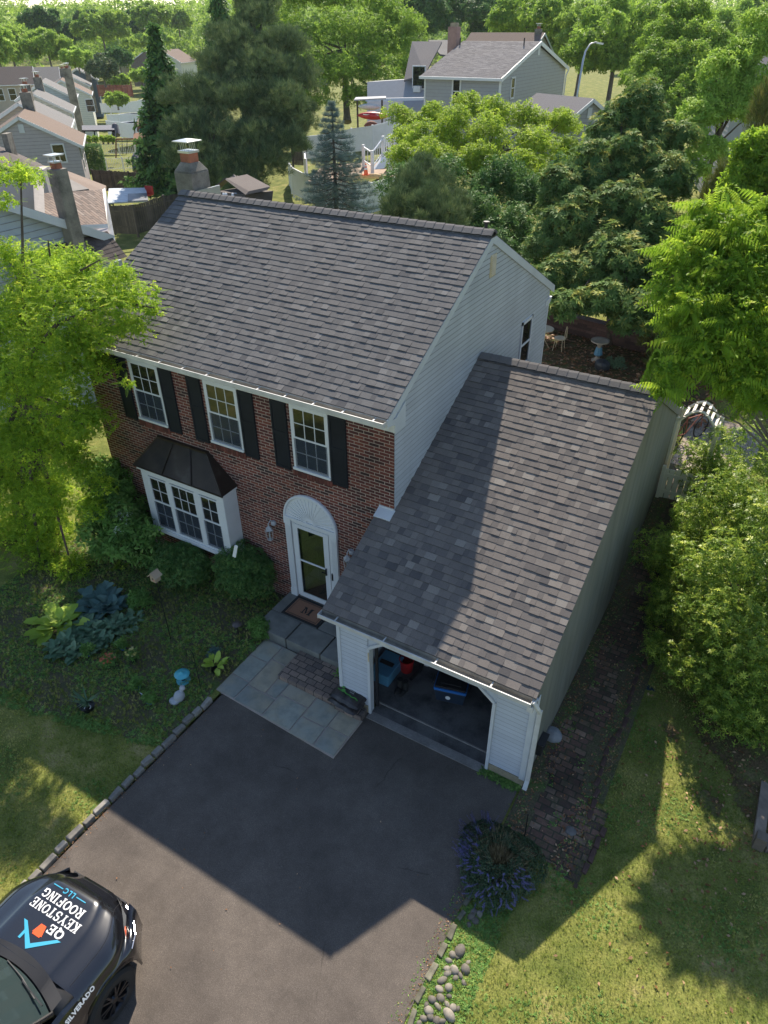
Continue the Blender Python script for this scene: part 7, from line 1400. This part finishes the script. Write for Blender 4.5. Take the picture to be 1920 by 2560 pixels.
# ---- junipers on the right
def juniper(u,v0,v1,d,r,label,n=5200,mat='junip',size=.3):
    top=D(u,v0,d);b=D(u,v1,d);x,y=b[0],b[1];g=h(x,y);top=np.array([x,y,max(top[2],g+3)]);hh=top[2]-g;t=T('juniper',label,'conifer',(x,y,g))
    bl=[]
    for i in range(34):
        z=R.random();a=R.uniform(0,6.28);rr=r*(1-z*.75)*.7;bl.append((x+rr*math.cos(a),y+rr*math.sin(a),g+.3+z*hh*.95,r*.38*(1.15-z*.6),r*.38*(1.15-z*.6),r*.75*(1.1-z*.5)))
    P,dd,k=crown(bl,n,-.5,.15,.1);fmesh('crown',[leafcloud(TU,P,dd,size,upw=1.1,rn=.45)],M[mat],t)
    mb=MB();mb.tube([(x,y,g-.1),(x,y,g+hh*.9)],[.16,.03],6);mb.build('trunk',M['barkg'],t)
juniper(1790,200,760,27,1.3,'tall olive green juniper right of the rhododendron');juniper(1872,95,800,25,1.5,'tallest ragged olive juniper at the right edge');juniper(1728,390,760,25,1.0,'shorter brownish juniper beside the rhododendron',3800);juniper(1930,160,800,22,1.5,'juniper cut by the right edge of the frame')
juniper(1690,560,800,23,.9,'low brownish juniper under the rhododendron near the retaining wall',2600)
B=pb([(1895,380,.7),(1925,430,.9),(1860,440,.5),(1840,500,.6)],lambda u,v:D(u,v,21));tree('leafy_tree','bright leafy tree at the right edge between juniper and sumac','tree',B,3000,.22,M['walnut'],(9.5,12,h(9.5,12)),None,.12)
B=pb([(1720,330,.8),(1750,290,.9),(1770,380,.8),(1740,430,.6),(1800,180,1.),(1850,150,.9),(1880,210,.8),(1890,120,.8),(1910,60,.9),(1860,230,.9),(1830,280,.9),(1900,280,.9),(1790,240,.8)],lambda u,v:D(u,v,32));tree('leafy_tree','light green young tree in front of the house at the right edge','tree',B,7000,.24,M['far3'],tuple(np.append(D(1770,400,32)[:2],h(*D(1770,400,32)[:2]))),None,.12)
# ---- dogwood and dark evergreens behind the house
dg=[(1010,300,.9,38),(1090,290,1.,38),(1180,270,1.,38),(1260,285,1.,37),(1340,300,1.,37),(1420,320,.9,37),(1040,350,1.1,36),(1140,340,1.2,36),(1240,350,1.2,35),(1350,365,1.1,35),(1000,400,.9,35),(1090,400,1.1,34.5),(1200,410,1.2,34),(1310,420,1.2,34),(1430,390,.9,36),(1480,350,.7,38),(1400,290,.6,38)]
B0=[(*D(u,v,dd),r*1.1,r*1.1,r*.8) for u,v,r,dd in dg];B=[(a,b_,c,r1*.85,r2*.85,r3*.8) for a,b_,c,r1,r2,r3 in B0]+split(B0,6,.85,.55);b=D(1200,560,36);tree('dogwood_tree','spreading yellow green dogwood in layered tiers behind the brick house','tree',B,13000,.2,M['dogw'],(b[0],b[1],h(b[0],b[1])),tuple(D(1200,400,36)),.16,nl=16,upw=.9,rn=.6,shell=.25)
dk=[(1010,470,1.1,33),(1120,470,1.2,33),(1230,480,1.2,32.5),(1330,500,1.1,32),(1400,560,.9,30),(1180,560,1.2,31),(1280,580,1.2,30.5),(1330,640,.9,29),(1100,540,1.,31.5),(1240,650,1.,29),(1190,620,1.,30),(1400,450,.8,32),(1290,700,.7,28)]
B0=[(*D(u,v,dd),r*1.15,r*1.15,r*1.1) for u,v,r,dd in dk];B=[(a,b_,c,r1*.85,r2*.85,r3*.8) for a,b_,c,r1,r2,r3 in B0]+split(B0,6,.85,.55);b=D(1230,650,31);tree('dark_evergreen','dense dark evergreen mass under the dogwood behind the main ridge','evergreen',B,12000,.2,M['far2'],(b[0],b[1],h(b[0],b[1])),None,.14,nl=8,upw=.7)
B=[(*D(u,v,dd),r,r,r*1.15) for u,v,r,dd in [(1060,430,.5,28),(1030,480,.7,27.5),(1090,480,.7,27.5),(1010,540,.9,27),(1080,540,.9,26.5),(1140,530,.6,27),(1120,570,.7,26),(990,560,.6,27),(1060,590,.7,26)]];b=D(1060,600,27.3);tree('small_pine','small grey green pine just behind the main roof ridge','pine',B,4200,.26,M['pinem'],(b[0],b[1],h(b[0],b[1])),None,.1,tp=ND,upw=1.2,rn=.5)
# ---- blue spruce
def spruce(name,label,u,v0,v1,d,rbase,mat,levels=24,per=11,tuft=.34,dens=1.,cat='spruce',top_w=.1,droop=.18,bark='bark',base_gap=.06,tp=ND,pw=1.):
    top=D(u,v0,d);b=D(u,v1,d);g=b[2];hh=top[2]-g;x,y=b[0],b[1];t=T(name,label,cat,(x,y,g));P=[];Dr=[];mb=MB();mb.tube([(x,y,g-.5),(x,y,g+hh*.5),(x,y,g+hh)],[.018*hh+.04,.01*hh+.03,.015],8)
    for i in range(levels):
        f=i/(levels-1);z=g+hh*(base_gap+(1-base_gap)*f);rad=rbase*((1-f)**pw)+top_w;n=max(4,int(per*(1-.45*f)))
        for k in range(n):
            a=2*math.pi*(k+R.random()*.7)/n+i*.7;rr=rad*R.uniform(.72,1.08);z1=z-droop*rr+R.uniform(-.08,.08)*hh*.1;e=np.array([x+rr*math.cos(a),y+rr*math.sin(a),z1+.12*rr]);s_=np.array([x,y,z]);m=(s_+e)/2-np.array([0,0,.08*rr]);mb.tube([s_,m,e],[.03,.02,.008],4,cap=False)
            q=int((5+rr*9)*dens)
            for j in range(q):
                f2=.18+.85*(j/q)**.8;c=s_*(1-f2)**2+2*m*f2*(1-f2)+e*f2*f2 if f2<1 else e;side=np.array([-math.sin(a),math.cos(a),0])*R.uniform(-1,1)*.30*rr*(1.15-f2)*.9;P.append(c+side+np.array([0,0,R.uniform(-.05,.05)]));Dr.append((math.cos(a)*.5+side[0],math.sin(a)*.5+side[1],.55))
    for j in range(20): P.append(np.array([x,y,g+hh*(.93+.07*j/20)]));Dr.append((R.uniform(-.3,.3),R.uniform(-.3,.3),1))
    P=np.array(P);Dr=np.array(Dr);fmesh('crown',[scat(tp,P,frames(Dr+rng.normal(0,.25,P.shape)),tuft*rng.uniform(.7,1.2,len(P)),rng.random(len(P)))],M[mat],t);mb.build('trunk',M[bark],t);return t
spruce('blue_spruce','conical blue spruce with visible trunk in front of the white vinyl fence',842,243,548,41,2.55,'spruce',22,9,.26,1.3,pw=.85)
# big white pine: clumpy
pn=[(640,60,1.6,50),(600,110,1.9,50),(690,120,1.9,49),(560,180,2.1,50),(650,190,2.2,48.5),(730,200,1.7,49),(520,260,2.1,49),(610,270,2.3,48),(700,280,1.9,47.5),(745,310,1.3,48),(480,320,1.6,48),(560,350,2.1,47.5),(650,350,2.1,47),(480,400,1.6,47),(560,420,2.,47),(650,420,1.8,46.5),(720,370,1.3,47),(430,250,1.,50),(620,10,1.1,51),(665,20,1.,50.5),(440,360,1.1,49),(600,470,1.4,46),(500,460,1.1,46.5),(760,280,.8,48.5)]
B0=[(*D(u,v,dd),r*1.1,r*1.1,r*.75) for u,v,r,dd in pn];B=[(a,b_,c,r1*.85,r2*.85,r3*.8) for a,b_,c,r1,r2,r3 in B0]+split(B0,5,.85,.55);b=D(600,500,50);tree('white_pine','huge dark white pine behind the chimney with soft drooping needle clumps','pine',B,19000,.42,M['pinem'],(b[0],b[1],-1.5),tuple(D(630,60,50)),.42,tp=ND,nl=20,upw=1.1,rn=.4,shell=.2,floor=False)
spruce('dark_spruce','narrow dark spruce left of the white pine, in front of the pale house',448,70,470,60,4.2,'far2',26,11,.8,.5,droop=.3,tp=SPR)
spruce('dark_spruce','dark pointed spruce behind the white pine at the top of the frame',575,-40,260,80,4.,'far2',18,10,.9,.5,droop=.3,tp=SPR)
# big maple above
mp=[(700,20,3.,76),(780,-20,3.2,76),(880,0,3.2,75),(960,40,2.8,75),(640,80,2.4,76),(730,100,3.,74),(830,90,3.2,73),(930,110,3.,73),(1010,110,2.2,74),(680,170,2.6,74),(770,180,2.8,72),(870,180,2.8,72),(960,190,2.6,72),(1020,170,1.8,73),(720,240,2.2,72),(800,250,2.,71),(900,250,1.9,71),(970,240,1.8,71),(700,290,1.2,71),(1000,60,2.,75),(850,-60,3.,77),(1030,60,1.6,74),(620,30,2.,77)]
B0=[(*D(u,v,dd),r*1.1,r*1.1,r*.85) for u,v,r,dd in mp];B=[(a,b_,c,r1*.85,r2*.85,r3*.8) for a,b_,c,r1,r2,r3 in B0]+split(B0,5,.85,.55);b=D(868,300,74);tree('maple_tree','large spreading light green maple in the middle of the background','tree',B,21000,.36,M['maple'],(b[0],b[1],b[2]),tuple(D(860,120,75)),.35,bark='barkg',nl=22,floor=False,shell=.3)
# conical maple at upper right and others
B=[(*D(u,v,dd),r,r,r*.95) for u,v,r,dd in [(1690,40,1.2,60),(1740,40,1.2,60),(1660,100,1.7,60),(1740,110,1.8,59),(1640,170,2.,59),(1720,180,2.1,58),(1780,160,1.4,59),(1620,240,1.9,58),(1700,260,2.,57),(1770,230,1.4,58),(1640,310,1.6,57),(1720,320,1.6,56),(1590,270,1.1,58),(1580,200,.9,59),(1800,110,1.,59)]];b=D(1690,360,59);tree('maple_tree','dense conical dark green tree right of the street lamp','tree',B,14000,.36,M['maple'],(b[0],b[1],b[2]),None,.25,floor=False,nl=8,lo=-.3)
bt=[]
def bgtree(u,v0,v1,wpx,d,mat,label,n=3200,leaf=None,flat=1.,cat='tree',name='leafy_tree',sub=15,group=None,bark='barkg'):
    b=D(u,v1,d);tz=D(u,v0,d)[2];rad=wpx*d/F/2;zc=(tz+b[2])/2+ (tz-b[2])*.12;rz=(tz-zc);bl=subblobs((b[0],b[1],zc),(rad,rad,rz),sub,min(rad,rz)*.42,-.95);bl=bl+split(bl,3,.9,.55)
    P,dd,k=crown(bl,int(n*1.25),-.6,.25,.15);t=T(name,label,cat,(b[0],b[1],b[2]),group);fmesh('crown',[leafcloud(SPR2,P,dd,leaf or max(.35,d*.0052))],M[mat],t);mb=MB();limbs(mb,b,(b[0],b[1],zc),bl,.02*(tz-b[2])+.08,6);mb.build('trunk',M[bark],t);return t
bgtree(1515,-10,285,300,88,'maple','mid green tree with a bare grey trunk right of the street lamp',7000)
bgtree(1330,-30,190,260,105,'maple','leafy tree behind the grey house roof, left of the street lamp',5200)
bgtree(1440,10,240,160,98,'far1','slender leafy tree directly behind the street lamp',3800)
bgtree(1140,-60,150,300,140,'far2','dark woodland tree behind the grey house chimney',5500)
bgtree(1270,-50,140,220,150,'far2','dark tree behind the brown roof of the far house',4200)
bgtree(1045,-40,140,160,130,'far2','dark tree between the light maple and the grey house',3600)
bgtree(1840,10,150,230,118,'far3','light yellow green tree at the upper right corner',4200)
bgtree(1890,-20,120,160,150,'far1','tree cut by the upper right corner of the frame',2600)
bgtree(1600,-30,120,200,150,'far3','light green tree behind the conical dark maple',3200)
bgtree(1440,270,350,70,86,'far3','yellow leaved shrub at the foot of the tree by the street lamp',900,cat='shrub',name='yellow_shrub')
bgtree(42,60,185,84,158,'far1','rounded mid green tree at the left edge above the row of houses')
bgtree(112,18,100,100,190,'far2','dark rounded tree standing out above the left row of houses')
bgtree(131,76,175,118,150,'far1','wide mid green tree behind the pale blue gabled house')
bgtree(266,25,135,140,195,'far1','large billowing tree in the left background')
bgtree(386,10,88,100,215,'far1','tall bright tree left of the dark spruce')
bgtree(200,122,182,84,138,'far3','pale yellow green tree at the end of the left row of houses',2600)
bgtree(264,140,215,72,128,'pinem','feathery grey green pine above the reddish fence',2600,cat='pine',name='pine_tree')
bgtree(303,118,180,72,165,'far2','dark leafy tree left of the brown far house',2600)
bgtree(372,84,130,130,210,'far3','light green tree behind the brown far house',2600)
bgtree(355,172,212,56,150,'far3','pale flowering shrub at the edge of the sunlit far lawn',1500,cat='shrub',name='flowering_shrub')
bgtree(395,180,220,50,150,'far1','green shrub right of the pale flowering shrub',1200,cat='shrub',name='garden_shrub')
bgtree(300,186,220,60,145,'far1','low green shrub behind the reddish fence',1300,cat='shrub',name='garden_shrub')
bgtree(296,230,272,56,122,'far1','round green bush at the end of the curved fence',1500,cat='shrub',name='garden_shrub')
bgtree(10,60,200,90,140,'far3','light green tree cut by the left edge of the frame')
bgtree(230,25,80,70,235,'far2','darker tree between the two big left background trees',2000)
bgtree(450,20,90,70,235,'far1','hazy tree behind the dark spruce',2000)
bgtree(330,30,110,80,225,'far2','hazy dark tree left of the tall bright tree',2200)
bgtree(180,52,130,70,205,'far2','dim green tree right of the dark rounded tree',2200)
for u in (222,240,258,270,282): bgtree(u,340,356,14,82,'far1','low leafy plant in the bed in front of the fabric gazebo',260,leaf=.3,cat='plant',name='bed_plant',sub=5,group='plants in front of the gazebo')
# distant wood as one mass
bl=[]
for i in range(420):
    dd=R.uniform(230,420);u=R.uniform(-160,2080);v=24+R.uniform(0,30)+(0 if u<500 else -14);c=D(u,v,dd);rr=R.uniform(5,9);bl.append((c[0],c[1],c[2]-rr*.6,rr,rr,rr*1.25));bl.append((c[0]+R.uniform(-5,5),c[1]+R.uniform(-5,5),c[2]-rr*1.7,rr*1.1,rr*1.1,rr))
P,d,k=crown(bl,52000,-.3,.12,.0);rn_=np.clip(.5+.25*np.sin(k*1.7)+rng.normal(0,.2,len(P)),0,1)
o=fmesh('distant_woods',[scat(SPR2,P,frames(d*.6+[0,0,.5]+rng.normal(0,.6,P.shape)),rng.uniform(1.2,2.4,len(P)),rn_)],M['far1']);tag(o,'distant tree belt along the horizon',None,None,'stuff')
# ================================================================ GRASS, WEEDS, LITTER
def on(xr,yr,n,cond): 
    x=rng.uniform(*xr,n);y=rng.uniform(*yr,n);k=cond(x,y);return x[k],y[k]
def carpet(name,x,y,tp,size,mat,label,dz=0.,rn=.25,svar=.4,rnd=None):
    z=H(x,y)+dz;P=np.stack([x,y,z],1);nr=np.tile([0,0,1.],(len(x),1))+rng.normal(0,rn,(len(x),3));rr=rng.random(len(x)) if rnd is None else rnd
    return tag(fmesh(name,[scat(tp,P,frames(nr),size*rng.uniform(1-svar,1+svar,len(x)),rr)],mat),label,None,None,'stuff')
patch=lambda x,y:np.clip(.45+.22*np.sin(x*1.9+np.sin(y*1.3)*2)+.2*np.sin(y*2.3+x*.7)+.16*np.sin(x*6.1+2*np.sin(y*5))+.14*np.sin(y*8.3+x*4)+rng.normal(0,.2,len(x)),0,1)
drive=lambda x,y:(x>-2.44)&(x<3.58)
x,y=on((-8.5,9.5),(-9,2.5),150000,lambda x,y:~drive(x,y)&~((x>3.6)&(x<4.75)&(y>-2.9))&~((x<-2.4)&(y>-4.5+.25*(x+4)))&~(((x-7.6)**2/3.4+(y-2.2)**2/9)<.55));carpet('grass',x,y,TU,.05,M['blade'],'mown grass of the front lawns',rnd=patch(x,y))
x,y=on((-9,-2.45),(-6,-.1),15000,lambda x,y:(y>-4.9+.25*(x+4))&(np.sin(x*3.3+y*2.1)+np.sin(y*4.2-x)+rng.normal(0,.6,len(x))>-.3));carpet('bed_weeds',x,y,SPR2,.075,M['ivy'],'low weeds and ground cover in the garden bed',.01)
x,y=on((-9,-2.45),(-6,-.1),13000,lambda x,y:(y>-4.7+.25*(x+4)));carpet('bed_grass',x,y,TU,.09,M['blade'],'tufts of grass among the weeds of the garden bed')
x,y=on((3.68,5.1),(-3.3,6.5),2200,lambda x,y:(np.abs(x-3.8)<.14)|(np.sin(x*9)*np.sin(y*5)>.6)|(np.abs(x-4.7)<.12));carpet('path_weeds',x,y,SPR2,.05,M['ivy'],'weeds growing between the bricks of the side path',.02)
x,y=on((2.9,3.62),(-2.02,-1.85),160,lambda x,y:x>-9);carpet('doorway_weeds',x,y,SPR2,.07,M['ivy'],'small weeds at the right foot of the garage opening',.02)
x,y=on((3.35,4.3),(-9,-3.9),6500,lambda x,y:(np.abs(x-3.58)<.16)|(x>3.7));carpet('kerb_weeds',x,y,SPR2,.045,M['ivy'],'weeds along the right edge of the driveway')
x,y=on((4.6,9.5),(-7,5),5200,lambda x,y:rng.random(len(x))<np.clip(np.exp(-((x-7.2)**2/4+(y-1.2)**2/10))*1.2+.03,0,1));carpet('fallen_leaves',x,y,LEAF,.055,M['dead'],'dry fallen leaves on the right lawn',.03,.35,svar=.6)
x,y=on((-3.5,4.2),(10.6,16.5),5000,lambda x,y:rng.random(len(x))<.8);carpet('fallen_leaves_behind_house',x,y,LEAF,.13,M['dead'],'dry fallen leaves in the back yard bed',.04,.35)
clump=lambda x,y,a,b:(np.sin(x*a+np.sin(y*b)*2)+np.sin(y*a*1.3-x*b*.6)+rng.normal(0,.5,len(x)))>.9
x,y=on((-8.5,9.5),(-9,2.5),60000,lambda x,y:~drive(x,y)&~((x>3.6)&(x<4.75)&(y>-2.9))&~((x<-2.4)&(y>-4.5+.25*(x+4)))&clump(x,y,2.7,1.9));carpet('clover',x,y,SPR2,.035,M['ivy'],'clover and broad leaved weeds in the lawns',.01)
x,y=on((-2.42,-2.05),(-9,-3.1),1500,lambda x,y:rng.random(len(x))<np.exp(-(x+2.3)**2/.012));carpet('kerb_debris',x,y,LEAF,.022,M['dead'],'dirt and leaf bits along the left edge of the driveway',.02,.3)
x,y=on((3.3,3.62),(-9,-2.8),1200,lambda x,y:rng.random(len(x))<np.exp(-(x-3.6)**2/.015));carpet('kerb_dirt',x,y,LEAF,.022,M['dead'],'dirt and leaf bits along the right edge of the driveway',.02,.3)
x,y=on((3.68,4.9),(-3,7.5),5200,lambda x,y:(np.abs(x-3.82)<.16+.08*np.sin(y*4))|(x>4.55)|(rng.random(len(x))<.12));carpet('path_litter',x,y,LEAF,.045,M['dead'],'dry leaves and dirt on the brick path',.03,.3)
x,y=on((-2.2,3.5),(-9,-3.2),46,lambda x,y:x>-9);carpet('driveway_litter',x,y,LEAF,.03,M['dead'],'scattered bits of leaf on the driveway',.03,.2)
x,y=on((-26,14),(8,24),26000,lambda x,y:~((x>-3.6)&(x<4.2)&(y<16.5)));carpet('back_grass',x,y,TU,.11,M['blade'],'grass of the back yard',rnd=patch(x,y))

# ---- air
mb=MB();mb.box(-1405,905,-405,1805,-12,60);hz=mb.build('haze',None);hz['kind']='stuff';hm=bpy.data.materials.new('haze_air');hm.use_nodes=True;hn=hm.node_tree;hn.nodes.clear();ho=hn.nodes.new('ShaderNodeOutputMaterial');hv=hn.nodes.new('ShaderNodeVolumePrincipled');hv.inputs['Color'].default_value=(.8,.88,1,1);hv.inputs['Density'].default_value=.00013;hv.inputs['Anisotropy'].default_value=.2;hn.links.new(hv.outputs[0],ho.inputs['Volume']);hz.data.materials.append(hm)
